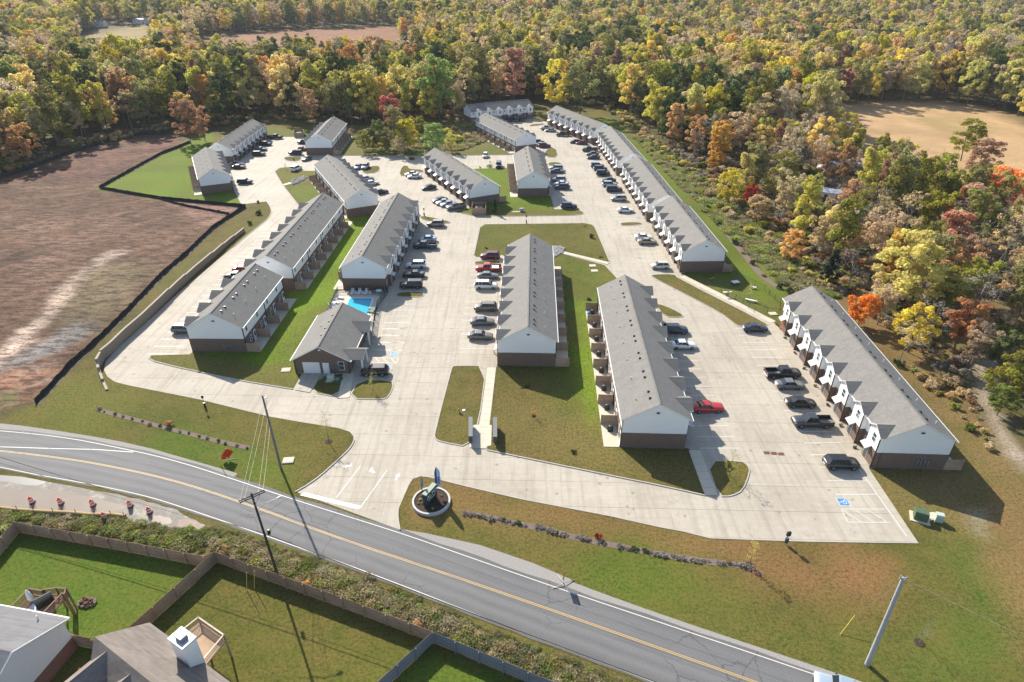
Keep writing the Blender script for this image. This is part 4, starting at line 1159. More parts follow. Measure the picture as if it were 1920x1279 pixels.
for x in (653, 667.5, 680.5, 694): 
    o = MB().box(-.22, .22, -.22, .22, .13, .5).box(-.26, .26, -.26, .26, .5, .54).obj("side_table", WHITE, None, (*G(x, 551.5), 0)); tag(o, {653: "side table left of the leftmost white lounger", 667.5: "side table between the left and middle white loungers", 680.5: "side table between the middle and right white loungers", 694: "side table right of the rightmost white lounger"}[x], "side table", "side tables at the pool head")

# ------------------------------------------------------------------ the two houses in the gardens
def plank(b, q, th, m=0):
    """a sloping slab from four corner points"""
    up = Vector((0, 0, -th)); v = [Vector(p) for p in q] + [Vector(p) + up for p in q]
    b.add(v, [(0, 1, 2, 3), (7, 6, 5, 4), (0, 4, 5, 1), (1, 5, 6, 2), (2, 6, 7, 3), (3, 7, 4, 0)], m)
def up_face(p):
    a, b_, c = Vector(p[0]), Vector(p[1]), Vector(p[2])
    return p if (b_ - a).cross(c - a).z > 0 else p[::-1]
h1 = empty("house", (*G(-40, 1260), 0)); tag(h1, "grey roofed house with white gable siding over red brick at the bottom left corner", "house")
o1 = h1.location
loc = lambda v: (v[0] - o1.x, v[1] - o1.y, v[2])
Ea, Eb = at(-160, 1105, 4.3), at(129, 1159, 4.3)               # back eave
dr = (Eb - Ea).normalized(); pn = Vector((dr.y, -dr.x, 0))      # towards us
span = 5.4
Rb, Ra = Eb + pn * span + Vector((0, 0, 2.6)), Ea + pn * span + Vector((0, 0, 2.6))
Fb, Fa = Eb + pn * span * 2, Ea + pn * span * 2
b = MB()
plank(b, up_face([loc(Ea), loc(Eb), loc(Rb), loc(Ra)]), .12); plank(b, up_face([loc(Ra), loc(Rb), loc(Fb), loc(Fa)]), .12)
b.obj("roof", ROOFG, h1)
i_ = .35
wE, wR, wF = Eb - dr * i_ + pn * .4, Rb - dr * i_, Fb - dr * i_ - pn * .4
aE, aF = Ea + dr * i_ + pn * .4, Fa + dr * i_ - pn * .4
b = MB(); zb = 1.7
for z0, z1, nm, mt in ((zb, None, "siding_wall", SIDING), (0, zb, "brick_base", REDBRICK)):
    b = MB(); top = lambda v, dz: (v.x - o1.x, v.y - o1.y, (v.z - dz) if z1 is None else z1); bot = lambda v: (v.x - o1.x, v.y - o1.y, z0)
    if z1 is None:
        b.poly([bot(wE), bot(wF), top(wF, .1), top(wR, .2), top(wE, .1)]); b.poly([bot(aE), bot(wE), top(wE, .1), top(aE, .1)])
    else:
        k = dr * .03; b.poly([bot(wE + k), bot(wF + k), top(wF + k, 0), top(wE + k, 0)]); b.poly([bot(aE), bot(wE), top(wE, 0), top(aE, 0)])
    b.obj(nm, mt, h1)
b = MB()
for P, Q in ((Eb, Rb), (Rb, Fb)):
    plank(b, [loc(P + dr * .05), loc(Q + dr * .05), loc(Q - dr * .1), loc(P - dr * .1)], .24)
plank(b, [loc(Ea), loc(Eb), loc(Eb - pn * .12), loc(Ea - pn * .12)], .14); b.obj("fascia", WHITE, h1)
inst("vent_pipe", ME_PIPE, h1, loc(at(71, 1160, 4.9)))

h2 = empty("house", (*G(300, 1330), 0)); tag(h2, "brown roofed house with box vents and a siding clad chimney", "house")
o2 = h2.location
l2 = lambda v: (v[0] - o2.x, v[1] - o2.y, v[2])
zE, zR = 4.4, 7.6
K2 = at(280.5, 1167, zE); K3 = at(431, 1278, zE); K1 = at(177, 1194, zR)
ax = (K3 - K2).normalized()                                     # along the right eave, towards us
qn = Vector((ax.y, -ax.x, 0));                                  # to the left
if (K1 - K2).dot(qn) < 0: qn = -qn
wd = (K1 - K2).dot(qn)
Rk = Vector((K2.x, K2.y, 0)) + qn * wd; Rk.z = zR
K1 = Rk + ax * ((at(177, 1194, zR) - Rk).dot(ax))
LEN = 16
b = MB()
T = lambda base_, z: Vector((base_.x, base_.y, z))
Rf, K3f = K1 + ax * LEN, K2 + ax * LEN
plank(b, up_face([l2(K1), l2(K2), l2(K3f), l2(T(Rf, zR))]), .12)
Lk, Lkf = T(K1 + qn * wd * .8 + ax * 2.6, zE), T(K1 + qn * wd * .8 + ax * LEN, zE)
plank(b, up_face([l2(K1), l2(Lk), l2(Lkf), l2(T(Rf, zR))]), .12)
# lower cross gables on the left
for s0, w_, zr_, ln in ((.5, 3.4, 7.45, wd * 1.5), (3.3, 5.2, 7.3, wd * 1.3)):
    c = K1 + ax * (s0 + w_ / 2)
    pk0, pk1 = T(c - qn * .2, zr_), T(c + qn * ln, zr_)
    for sg in (-1, 1):
        e0, e1 = T(c + ax * sg * w_ / 2 + qn * .3, zr_ - w_ * .42), T(c + ax * sg * w_ / 2 + qn * (ln), zr_ - w_ * .42)
        plank(b, up_face([l2(pk0), l2(pk1), l2(e1), l2(e0)]), .12)
b.obj("roof", ROOFB, h2)
b = MB(); ins = .4
V = [K2 + ax * ins + qn * ins, K3f + qn * ins, T(K1 + qn * wd * .6 + ax * LEN, zE), T(K1 + qn * wd * .6 + ax * 3.2, zE), T(K1, 0) + ax * ins]
V = [(v.x - o2.x, v.y - o2.y) for v in V]
b.prism(V, 0, zE - .15); b.obj("wall", REDBRICK, h2)
for x, y in ((152.5 + 67, 1215), (252.5, 1241), (286, 1268.5)):
    inst("roof_vent", MB().box(-.3, .3, -.22, .22, -.2, .12).mesh("roof_vent", GREY), h2, l2(at(x, y, 6.4)), math.atan2(ax.y, ax.x))
# chimney
cc_ = at(341, 1196, 8.0); chz = empty("c", (0, 0, 0)); bpy.data.objects.remove(chz)
ca_ = math.atan2(ax.y, ax.x)
cb_ = MB().box(-1.0, 1.0, -.65, .65, 0, 7.9).mesh("chimney", SIDING); cm = inst("chimney", cb_, h2, l2(Vector((cc_.x, cc_.y, 0))), ca_)
inst("chimney_cap", MB().box(-1.08, 1.08, -.73, .73, 7.9, 8.02).box(-.4, .4, -.35, .35, 8.02, 8.4).mesh("chimney_cap", GREY), cm)
MB().box(-.1, .05, -.08, .08, 0, .1).obj
def deck(name, corners, zf, zr_, mat, lab, cat="deck", openings=(), topmat=None):
    r = empty(name, (*corners[0], 0)); tag(r, lab, cat)
    o = r.location; c = [(x - o.x, y - o.y) for x, y in corners]
    sheet("floor", c, zf, mat, r, None, .15)
    n = len(c)
    for i in range(n):
        a, d = c[i], c[(i + 1) % n]; L = math.hypot(d[0] - a[0], d[1] - a[1]); ang = math.atan2(d[1] - a[1], d[0] - a[0])
        if i not in openings:
            MB().box(0, L, -.07, .07, zr_ - .04, zr_).box(0, L, -.03, .03, zf + .1, zf + .16).obj("rail", topmat or mat, r, (*a, 0), ang)
            b = MB(); q = .12
            while q < L: b.box(q - .02, q + .02, -.02, .02, zf + .1, zr_ - .04); q += .14
            b.obj("balusters", mat, r, (*a, 0), ang)
        MB().box(-.07, .07, -.07, .07, 0, zr_ + .02).obj("post", mat, r, (*a, 0), ang)
    return r
LIGHTW = m_wood("pale deck wood", (.46, .40, .33), (.66, .60, .52))
DZ, DR = 2.6, 3.55
dk2 = deck("raised_deck", [tuple(at(x, y, DR)[:2]) for x, y in ((326, 1193), (371.5, 1157), (419, 1190), (380, 1237))], DZ, DR, DECKW, "raised wooden deck with pale top rails beside the chimney of the brown roofed house", topmat=LIGHTW, openings=(3,))
dk1 = deck("raised_deck", [tuple(at(x, y, DR)[:2]) for x, y in ((18, 1139), (54, 1103), (78, 1107), (81, 1105), (104, 1102), (123, 1103), (120, 1113), (116, 1112), (82, 1147))], DZ, DR, m_wood("brown deck wood", (.17, .105, .07), (.30, .20, .14)), "brown wooden deck with angled railings behind the grey roofed house", openings=(8,))
gp = at(86, 1132, DZ); g = empty("grill", gp, .8); tag(g, "covered black grill standing on the brown deck", "grill")
MB().box(-.8, .8, -.32, .32, 0, .75).obj("cabinet", BLACK, g); MB().xprism([(-.32, .75), (.32, .75), (.28, 1.05), (0, 1.18), (-.28, 1.05)], -.8, .8).obj("hood", DARKG, g)
gp = at(60, 1127, DZ); g = empty("folded_parasol", gp, .3); tag(g, "pale folded cloth leaning on the brown deck railing", "parasol"); MB().lathe([(.1, 0), (.28, .5), (.22, 1.2), (.05, 1.7)], 8).obj("cloth", PW, g)
o = sheet("deck_rug", [tuple(at(x, y, DZ + .02)[:2]) for x, y in ((52, 1142), (66, 1127), (84, 1124), (72, 1146))], DZ + .025, simple("pale blue rug", (.5, .52, .62), .9), kind=None); tag(o, "pale blue rug lying on the brown deck", "rug")
# small utility things
# ------------------------------------------------------------------ vehicles (nose towards +x, metres)
def smooth_profile(st, n=2):
    return st
def loft(b, rings, m=0, cap=True, sm=True):
    n = len(rings[0]); vs = [p for r in rings for p in r]; fs = []
    for k in range(len(rings) - 1):
        for i in range(n): fs.append((k * n + i, k * n + (i + 1) % n, (k + 1) * n + (i + 1) % n, (k + 1) * n + i))
    b.add(vs, fs, m, sm)
    if cap: b.add(rings[0], [tuple(range(n - 1, -1, -1))], m); b.add(rings[-1], [tuple(range(n))], m)
def body_ring(x, zb, zt, w, crown=.05):
    h = zt - zb
    half = [(w * .90, zb), (w * .99, zb + h * .25), (w, zb + h * .55), (w * .965, zb + h * .86), (w * .86, zt - .005), (w * .5, zt + crown * .7), (0, zt + crown)]
    return [(x, -y, z) for y, z in half[::-1]][0:0] + [(x, y, z) for y, z in half] + [(x, -y, z) for y, z in half[-2::-1]]
KINDS = {
 # length, width/2, stations (x from nose, zb, zt, width factor), greenhouse: (x0 base front, x1 top front, x2 top rear, x3 base rear, belt z, roof z), roof side inset
 'sedan': dict(L=4.75, w=.91, st=[(0, .38, .58, .72), (.12, .26, .68, .86), (.5, .2, .80, .96), (1.2, .2, .93, 1), (1.6, .2, .97, 1), (3.6, .2, 1.0, 1), (4.2, .22, 1.02, .97), (4.6, .28, .98, .88), (4.75, .4, .86, .76)], gh=(1.35, 2.05, 3.25, 4.15, .95, 1.44), R=.33, ax=(.92, 3.72)),
 'suv': dict(L=4.75, w=.95, st=[(0, .42, .72, .76), (.12, .3, .86, .9), (.5, .25, 1.0, .98), (1.2, .25, 1.09, 1), (1.5, .25, 1.1, 1), (4.3, .25, 1.12, .98), (4.65, .32, 1.10, .92), (4.75, .45, 1.0, .84)], gh=(1.2, 1.85, 4.15, 4.62, 1.08, 1.70), R=.38, ax=(.95, 3.75)),
 'big_suv': dict(L=5.0, w=.98, st=[(0, .45, .85, .84), (.1, .32, 1.0, .95), (.6, .28, 1.1, .99), (1.4, .28, 1.16, 1), (4.7, .28, 1.18, .99), (4.95, .34, 1.15, .95), (5.0, .5, 1.05, .9)], gh=(1.4, 1.95, 4.75, 4.93, 1.15, 1.84), R=.39, ax=(1.0, 3.95)),
 'hatch': dict(L=4.15, w=.88, st=[(0, .38, .66, .74), (.12, .26, .80, .9), (.5, .22, .93, .97), (1.0, .22, 1.02, 1), (3.7, .22, 1.05, .98), (4.05, .3, 1.02, .92), (4.15, .42, .9, .84)], gh=(.95, 1.6, 3.65, 4.02, 1.0, 1.60), R=.33, ax=(.8, 3.35)),
 'van': dict(L=5.05, w=.98, st=[(0, .4, .68, .76), (.12, .28, .84, .9), (.6, .22, .98, .98), (1.2, .22, 1.08, 1), (4.6, .22, 1.1, .99), (4.95, .3, 1.06, .94), (5.05, .42, .95, .88)], gh=(.95, 1.9, 4.6, 4.95, 1.06, 1.74), R=.35, ax=(.95, 3.95)),
 'muscle': dict(L=4.95, w=.95, st=[(0, .36, .70, .86), (.1, .24, .80, .94), (.6, .2, .90, .98), (1.7, .2, .98, 1), (3.9, .2, 1.02, 1), (4.6, .22, 1.04, .97), (4.85, .3, 1.02, .93), (4.95, .42, .9, .88)], gh=(1.65, 2.35, 3.35, 4.2, .98, 1.44), R=.36, ax=(.95, 4.0)),
 'pickup': dict(L=5.9, w=.99, st=[(0, .5, .95, .86), (.1, .38, 1.08, .95), (.6, .34, 1.17, .99), (1.5, .34, 1.22, 1), (3.65, .34, 1.22, 1)], gh=(1.5, 2.05, 3.35, 3.6, 1.2, 1.88), R=.42, ax=(1.05, 4.75), bed=(3.7, 5.85, 1.25)),
}
def wheel_meshes(R):
    t = MB(); prof = [(R * .62, -.11), (R * .96, -.115), (R, -.08), (R, .08), (R * .96, .115), (R * .62, .11)]
    n = 16; vs = [(math.cos(a) * r, y, math.sin(a) * r) for r, y in prof for a in [2 * math.pi * k / n for k in range(n)]]
    t.add(vs, [(k * n + i, (k + 1) * n + i, (k + 1) * n + (i + 1) % n, k * n + (i + 1) % n) for k in range(5) for i in range(n)], 0, True)
    r = MB(); m_ = 10
    for s in (-1, 1):
        r.add([(math.cos(2 * math.pi * k / m_) * R * .64, s * .1, math.sin(2 * math.pi * k / m_) * R * .64) for k in range(m_)] + [(0, s * .075, 0)], [((k, (k + 1) % m_, m_) if s < 0 else ((k + 1) % m_, k, m_)) for k in range(m_)], 1)
        for k in range(5):
            a = 2 * math.pi * k / 5; c_, s_ = math.cos(a), math.sin(a); q = R * .62
            r.poly([(c_ * .04 - s_ * .035, s * .105, s_ * .04 + c_ * .035), (c_ * q - s_ * .05, s * .112, s_ * q + c_ * .05), (c_ * q + s_ * .05, s * .112, s_ * q - c_ * .05), (c_ * .04 + s_ * .035, s * .105, s_ * .04 - c_ * .035)])
    return t.mesh("tyre", TYRE), r.mesh("rim", RIM, DARKG)
def vehicle_proto(kind):
    K = KINDS[kind]; L, w = K['L'], K['w']; X = lambda x: L / 2 - x
    body = MB()
    loft(body, [body_ring(X(x), zb, zt, w * f) for x, zb, zt, f in K['st']][::-1])
    x0, x1, x2, x3, zb, zt = K['gh']
    wi, wt = w * .90, w * .70
    parts = {}
    # dark glasshouse
    g = MB(); zg = zt - .035
    base_, top = [(X(x0), -wi, zb - .06), (X(x0), wi, zb - .06), (X(x3), wi, zb - .06), (X(x3), -wi, zb - .06)], [(X(x1), -wt, zg), (X(x1), wt, zg), (X(x2), wt, zg), (X(x2), -wt, zg)]
    g.add(base_ + top, [(0, 1, 5, 4), (1, 2, 6, 5), (2, 3, 7, 6), (3, 0, 4, 7), (4, 5, 6, 7)]); parts['window_glass'] = g.mesh("window_glass", CARGLASS)
    # roof and pillars in body colour
    r = body; e = .03
    rr = []
    for f, dz in ((1.03, -.0), (1.02, .035), (.8, .06)):
        rr.append([(X(x1) + (e if f > 1 else -.12), -wt * f, zg + dz), (X(x1) + (e if f > 1 else -.12), wt * f, zg + dz), (X(x2) - (e if f > 1 else -.12), wt * f, zg + dz), (X(x2) - (e if f > 1 else -.12), -wt * f, zg + dz)])
    loft(r, rr, 0, True, False)
    def pillar(xb, xt, wd_=.07, d=0):
        for s in (-1, 1):
            p0, p1 = Vector((X(xb), s * (wi + .005), zb - .04)), Vector((X(xt), s * (wt + .012), zg))
            r.tube(p0, p1, wd_ / 2, n=4, sm=False)
    pillar(x0 + .05, x1, .075); pillar(x3 - .05, x2, .13)
    pillar((x0 * .42 + x3 * .58), (x1 * .45 + x2 * .55), .07)
    if kind in ('suv', 'big_suv', 'van'): pillar(x3 - (x3 - x0) * .24, x2 - (x2 - x1) * .2, .09)
    if 'bed' in K:
        b0, b1, bz = K['bed']; ww = w * .985
        body.box(X(b1), X(b0), -ww, ww, .42, .78); body.box(X(b1), X(b0), ww - .1, ww, .78, bz); body.box(X(b1), X(b0), -ww, -ww + .1, .78, bz); body.box(X(b1), X(b1) + .08, -ww + .1, ww - .1, .78, bz); body.box(X(b0) - .08, X(b0), -ww + .1, ww - .1, .78, bz)
        parts['bed_liner'] = MB().box(X(b1) + .09, X(b0) - .09, -ww + .11, ww - .11, .785, .80).mesh("bed_liner", BLACK)
        parts['rear_bumper'] = MB().box(X(b1) - .14, X(b1) - .001, -w * .9, w * .9, .42, .62).mesh("rear_bumper", GREY)
    st = K['st']; zf = (st[0][1] + st[0][2]) / 2
    parts['grille'] = MB().box(X(0) - .02, X(0) + .025, -w * .42, w * .42, st[0][1] + .02, st[0][2] - .03).mesh("grille", BLACK)
    parts['number_plate'] = MB().box(-.02, .0, -.26, .26, -.06, .06).mesh("number_plate", WHITE)
    root = bpy.data.objects.new({'suv': 'parked_suv', 'big_suv': 'parked_suv', 'van': 'parked_minivan', 'pickup': 'pickup_truck', 'hatch': 'parked_hatchback', 'sedan': 'parked_car', 'muscle': 'parked_car'}[kind], None)
    root.empty_display_size = .3
    def P(n, me_, loc=(0, 0, 0), parent=root):
        o = bpy.data.objects.new(n, me_); o.parent = parent; o.location = loc; return o
    out = [root, P("body", body.mesh("body", PAINT))]
    for k, v in parts.items():
        if k == 'number_plate':
            xe = (X(K['bed'][1]) - .15) if 'bed' in K else X(L) - .005
            out.append(P(k, v, (xe, 0, .62)))
        else: out.append(P(k, v))
    hm = MB().box(-.16, .06, -.17, .17, -.07, .07).mesh("headlight", LAMP); tm = MB().box(-.06, .05, -.15, .15, -.1, .1).mesh("tail_light", TAIL)
    s1 = st[1]; xe = (X(K['bed'][1]) + .0) if 'bed' in K else X(L - .1)
    wf = w * s1[3]; ze = (K['bed'][2] - .25) if 'bed' in K else st[-2][2] - .14
    wl = w * (.9 if 'bed' in K else st[-2][3] * .86)
    for s in (-1, 1):
        out.append(P("headlight", hm, (X(.13), s * (wf - .2), s1[2] - .13))); out.append(P("tail_light", tm, (xe, s * (wl - .12), ze)))
        out.append(P("wing_mirror", MB().box(-.09, .09, -.1, .1, -.07, .08).mesh("wing_mirror", BLACK), (X(x0 + .45), s * (w + .08), zb + .06)))
    ty, ri = wheel_meshes(K['R'])
    for x in K['ax']:
        for s in (-1, 1):
            wh = P("wheel", ty, (X(x), s * (w - .085), K['R'])); out.append(wh); out.append(P("rim", ri, (0, 0, 0), wh))
            if True: out.append(P("wheel_arch", MB().xprism([(0, 0)] * 0 or [(-.01, 0), (.01, 0), (.01, .01)], 0, .01).mesh("x", BLACK)) if False else None)
    return [o for o in out if o is not None], {}
PROTO = {k: vehicle_proto(k)[0] for k in KINDS}
COLS = dict(black=(.012, .012, .014), dark=(.035, .038, .045), navy=(.018, .028, .06), blue=(.03, .10, .22), grey=(.14, .145, .15), silver=(.36, .37, .38), white=(.72, .72, .71), red=(.42, .012, .01), maroon=(.12, .014, .02), gold=(.32, .27, .20), bronze=(.17, .15, .13), cream=(.55, .52, .46), ltblue=(.30, .37, .44), green=(.03, .06, .045))
def vehicle(kind, col, px, py, ang, label, cat=None, z=.03, name=None, group="cars parked on the estate"):
    src = PROTO[kind]; mp = {}
    p = at(px, py, .75)
    for o in src:
        c = o.copy(); COL.objects.link(c); mp[o] = c
        if o.parent in mp: c.parent = mp[o.parent]
        if o.name.startswith('body'): c.color = (*COLS[col], 1)
    r = mp[src[0]]; r.location = (p.x, p.y, z); r.rotation_euler = (0, 0, math.radians(ang))
    if name: r.name = name
    tag(r, label, cat or {'pickup': 'pickup truck', 'suv': 'suv', 'big_suv': 'suv', 'van': 'minivan', 'hatch': 'car'}.get(kind, 'car'), group)
    return r
Lf, Rt = 180, 0
V = [
 ('sedan', 'ltblue', 801, 447, Lf, "pale blue grey sedan just above the dark blue pickup loaded with planks"),
 ('pickup', 'navy', 797, 460, Lf, "dark blue pickup with wooden planks in its bed"),
 ('suv', 'white', 780, 496, Lf, "white suv two stalls above the small kerbed island behind the pool"),
 ('muscle', 'black', 776, 513, Lf, "low black coupe between the white suv and the black suv with a silver roof"),
 ('big_suv', 'black', 771, 533.5, Lf, "black suv with a pale roof beside the small kerbed island behind the pool"),
 ('suv', 'gold', 817, 419, Lf, "beige suv by itself next to the pointed grass island"),
 ('suv', 'maroon', 919, 479, Lf, "dark red suv at the far end of the stalls beside the central row"),
 ('pickup', 'red', 916, 502.5, Lf, "bright red pickup with a white bed cover"),
 ('sedan', 'grey', 915, 515.5, Rt, "grey sedan tucked close below the bright red pickup"),
 ('van', 'white', 911, 534, Rt, "white minivan beside the central row"),
 ('suv', 'bronze', 910.5, 575, Lf, "bronze grey crossover beside the central row, below the white minivan"),
 ('sedan', 'grey', 904.5, 601.5, Rt, "dark grey sedan second from the near end of the stalls by the central row"),
 ('sedan', 'bronze', 900.5, 628, Rt, "grey brown sedan nearest us in the stalls by the central row"),
 ('suv', 'black', 703, 695, Lf, "black suv parked at the clubhouse porch over the accessible space"),
 ('suv', 'navy', 1266, 617, Rt, "dark blue suv half hidden by the eaves of the row with sunlit patios"),
 ('sedan', 'white', 1281, 645, Rt, "white sedan half hidden by the eaves of the row with sunlit patios"),
 ('muscle', 'red', 1327, 762, Rt, "bright red sedan by the eaves of the row with sunlit patios"),
 ('sedan', 'navy', 1416, 613.5, Rt, "dark blue sedan at the tip of the long grass strip by the dog park path"),
 ('pickup', 'black', 1467, 699, Rt, "black pickup with a covered bed, topmost vehicle facing the sunlit white bays"),
 ('sedan', 'grey', 1481.6, 719.5, Rt, "grey sedan directly below the black pickup with a covered bed"),
 ('sedan', 'black', 1501.3, 753, Rt, "black sedan between the grey sedan and the dark pickup facing the sunlit white bays"),
 ('pickup', 'dark', 1523, 790, Lf, "dark pickup nosed out, with an open bed towards the sunlit white bays"),
 ('suv', 'black', 1578, 867, Rt, "black suv alone near the corner of the brick gable and the striped bay"),
 ('sedan', 'white', 1207, 443.5, Rt, "white sedan squeezed against the gold sedan on the right"),
 ('sedan', 'gold', 1213.5, 451.5, Rt, "gold sedan squeezed against the white sedan on the right"),
 ('hatch', 'cream', 1237.5, 497.5, Lf, "beige hatchback at the start of the dog park path"),
 ('sedan', 'white', 1173, 393, Rt, "white sedan beside the blue painted symbols and the narrow grass island"),
 ('suv', 'silver', 1160, 371.5, Lf, "silver suv alone, one stall gap above the white sedan"),
 ('big_suv', 'black', 1151.5, 354.5, Rt, "large black suv with a pale roof below the silver crossover"),
 ('suv', 'silver', 1143, 345, Rt, "silver white crossover between the large black suv and the dark sedan"),
 ('sedan', 'navy', 1141, 337, Lf, "dark blue sedan just below the thin grass island on the right"),
 ('suv', 'black', 1130.6, 324, Rt, "black suv just above the thin grass island on the right"),
 ('suv', 'dark', 1125.6, 315.5, Rt, "dark suv in the middle of the trio above the thin grass island"),
 ('suv', 'blue', 1120, 310, Rt, "blue suv farthest of the trio above the thin grass island"),
 ('sedan', 'dark', 1112.5, 294, Lf, "dark sedan nearest of the trio before the third row of the chain"),
 ('sedan', 'grey', 1110.6, 287.5, Lf, "grey sedan in the middle of the trio before the third row of the chain"),
 ('pickup', 'dark', 1106, 280, Lf, "dark pickup farthest of the trio before the third row of the chain"),
 ('sedan', 'maroon', 1091, 267, Lf, "maroon sedan before the farthest row of the chain"),
 ('sedan', 'black', 1079.5, 265, Lf, "black sedan left of the maroon sedan"),
 ('pickup', 'black', 1056, 251.7, Lf, "black pickup alone before the farthest row of the chain"),
 ('sedan', 'silver', 1032, 243.6, Lf, "silver sedan beside the pale pickup at the far end"),
 ('pickup', 'silver', 1026, 240, Lf, "pale pickup at the far end before the farthest row of the chain"),
 ('suv', 'maroon', 1021, 272.5, Rt, "dark red suv beside the gable of the row facing the scrub bank"),
 ('sedan', 'silver', 1015, 270.5, Rt, "silver car between the dark red suv and the green car at the far gable"),
 ('suv', 'green', 1009.5, 266, Rt, "dark green car mostly hidden by the eaves at the far gable"),
 ('suv', 'green', 970, 224.2, 85, "dark green suv in the shade before the farthest gabled front"),
 ('suv', 'maroon', 981, 223.4, 85, "dark red suv in the shade before the farthest gabled front"),
 ('suv', 'black', 957, 224, 85, "black suv in the shade before the farthest gabled front"),
 ('sedan', 'grey', 944, 226.5, 85, "grey car mostly hidden by the roof before the farthest gabled front"),
 ('suv', 'silver', 1043, 314.5, Lf, "silver suv topmost beside the short six unit row"),
 ('sedan', 'grey', 1045.4, 319.8, Rt, "grey sedan second from the top beside the short six unit row"),
 ('suv', 'silver', 1048.2, 336, Lf, "silver crossover in the middle beside the short six unit row"),
 ('sedan', 'white', 1052, 343.6, Lf, "white sedan directly above the dark car beside the short six unit row"),
 ('suv', 'dark', 1054, 349.8, Lf, "dark suv directly below the white sedan beside the short six unit row"),
 ('suv', 'navy', 1066.5, 385.5, Rt, "dark blue suv alone on the pale pavement below the short six unit row"),
 ('hatch', 'white', 910, 291, -92, "white car driving towards us on the far cross road"),
 ('big_suv', 'dark', 935, 309.5, -92, "dark vehicle with a reddish roof stopped on the far cross road"),
 ('sedan', 'dark', 804, 350.5, 206, "dark sedan alone before the slanted row with the bin enclosure"),
 ('sedan', 'dark', 824.6, 374, 206, "dark sedan, leftmost of four vehicles by the bin enclosure"),
 ('sedan', 'silver', 831.5, 378, 206, "silver sedan, second from left of four vehicles by the bin enclosure"),
 ('sedan', 'ltblue', 840, 381.5, 206, "blue grey sedan, third from left of four vehicles by the bin enclosure"),
 ('pickup', 'grey', 855, 387.3, 206, "grey pickup with a cluttered bed next to the bin enclosure"),
 ('sedan', 'white', 777, 329.7, 190, "nearer white sedan of the pair at the far end of the slanted row"),
 ('sedan', 'white', 772, 325.2, 190, "farther white sedan of the pair at the far end of the slanted row"),
 ('sedan', 'black', 713.5, 358.5, 26, "black sedan at the near corner of the slanted row with stepped fences"),
 ('sedan', 'white', 697, 342.3, 26, "white sedan behind the slanted row with stepped fences"),
 ('sedan', 'silver', 687, 333.6, 26, "pale sedan farthest of three behind the slanted row with stepped fences"),
 ('suv', 'silver', 685, 311.8, -95, "silver suv facing us beside the small grass island"),
 ('sedan', 'blue', 671.5, 312, -95, "blue sedan facing us left of the silver suv"),
 ('sedan', 'grey', 575, 296.5, -110, "grey car facing us at the corner of the far shaded gable"),
 ('suv', 'white', 555.3, 315.3, 70, "white suv beside the grass corner at the left"),
 ('big_suv', 'black', 554, 286.2, Lf, "large black suv in front of the far shaded gable"),
 ('sedan', 'maroon', 563.5, 278.5, Lf, "dark red sedan above the large black suv"),
 ('suv', 'black', 569, 266, Lf, "black car mostly hidden by the eaves of the far shaded row"),
 ('pickup', 'black', 516, 256.8, Rt, "black pickup at the far end of the far left row"),
 ('suv', 'dark', 498, 269.3, Rt, "dark suv below the black pickup at the far left row"),
 ('sedan', 'grey', 489, 278.8, Rt, "grey sedan second from the near end at the far left row"),
 ('suv', 'dark', 485.5, 288, Rt, "dark grey suv nearest us at the far left row"),
 ('sedan', 'silver', 444.5, 306.3, Rt, "silver car behind the dark red car on the left"),
 ('sedan', 'maroon', 447.7, 312, Rt, "dark red car before the gable of the row on the bright green lawn"),
 ('suv', 'dark', 459, 340, Rt, "dark suv alone before the row on the bright green lawn"),
 ('sedan', 'red', 456, 503.5, Rt, "red car peeping out behind the roof gable of the long left row"),
 ('sedan', 'black', 440, 515, Lf, "black car peeping out between the left roof gables"),
 ('suv', 'grey', 346.5, 616, Rt, "grey car half hidden at the near corner of the short four unit row"),
]
for k, c, x, y, a, lab in V:
    vehicle(k, c, x, y, a + (nr.uniform(-1.5, 1.5)), lab)
vehicle('pickup', 'ltblue', 1588, 1297, 158, "silver blue pickup driving on the road, cut by the bottom edge", z=.02, name="driving_pickup_truck", group="vehicles on the road")
# loads and pale roofs
o = MB().box(-1.0, 1.0, -.8, .8, 0, .05).obj("bed_cover", WHITE, None, at(927, 500.3, 1.27), math.radians(0)); tag(o, "white cover lying on the bed of the bright red pickup", "bed cover"); o.location.z = 1.26
r = empty("lumber_pile", at(808.5, 458.6, 1.1)); r.location.z = .82; tag(r, "stack of pale planks in the bed of the dark blue pickup", "planks")
for k in range(5): MB().box(-.9, .9, -.6 + k * .24, -.4 + k * .24, k % 2 * .05, .09 + k % 2 * .05).obj("plank", DECKW, r)
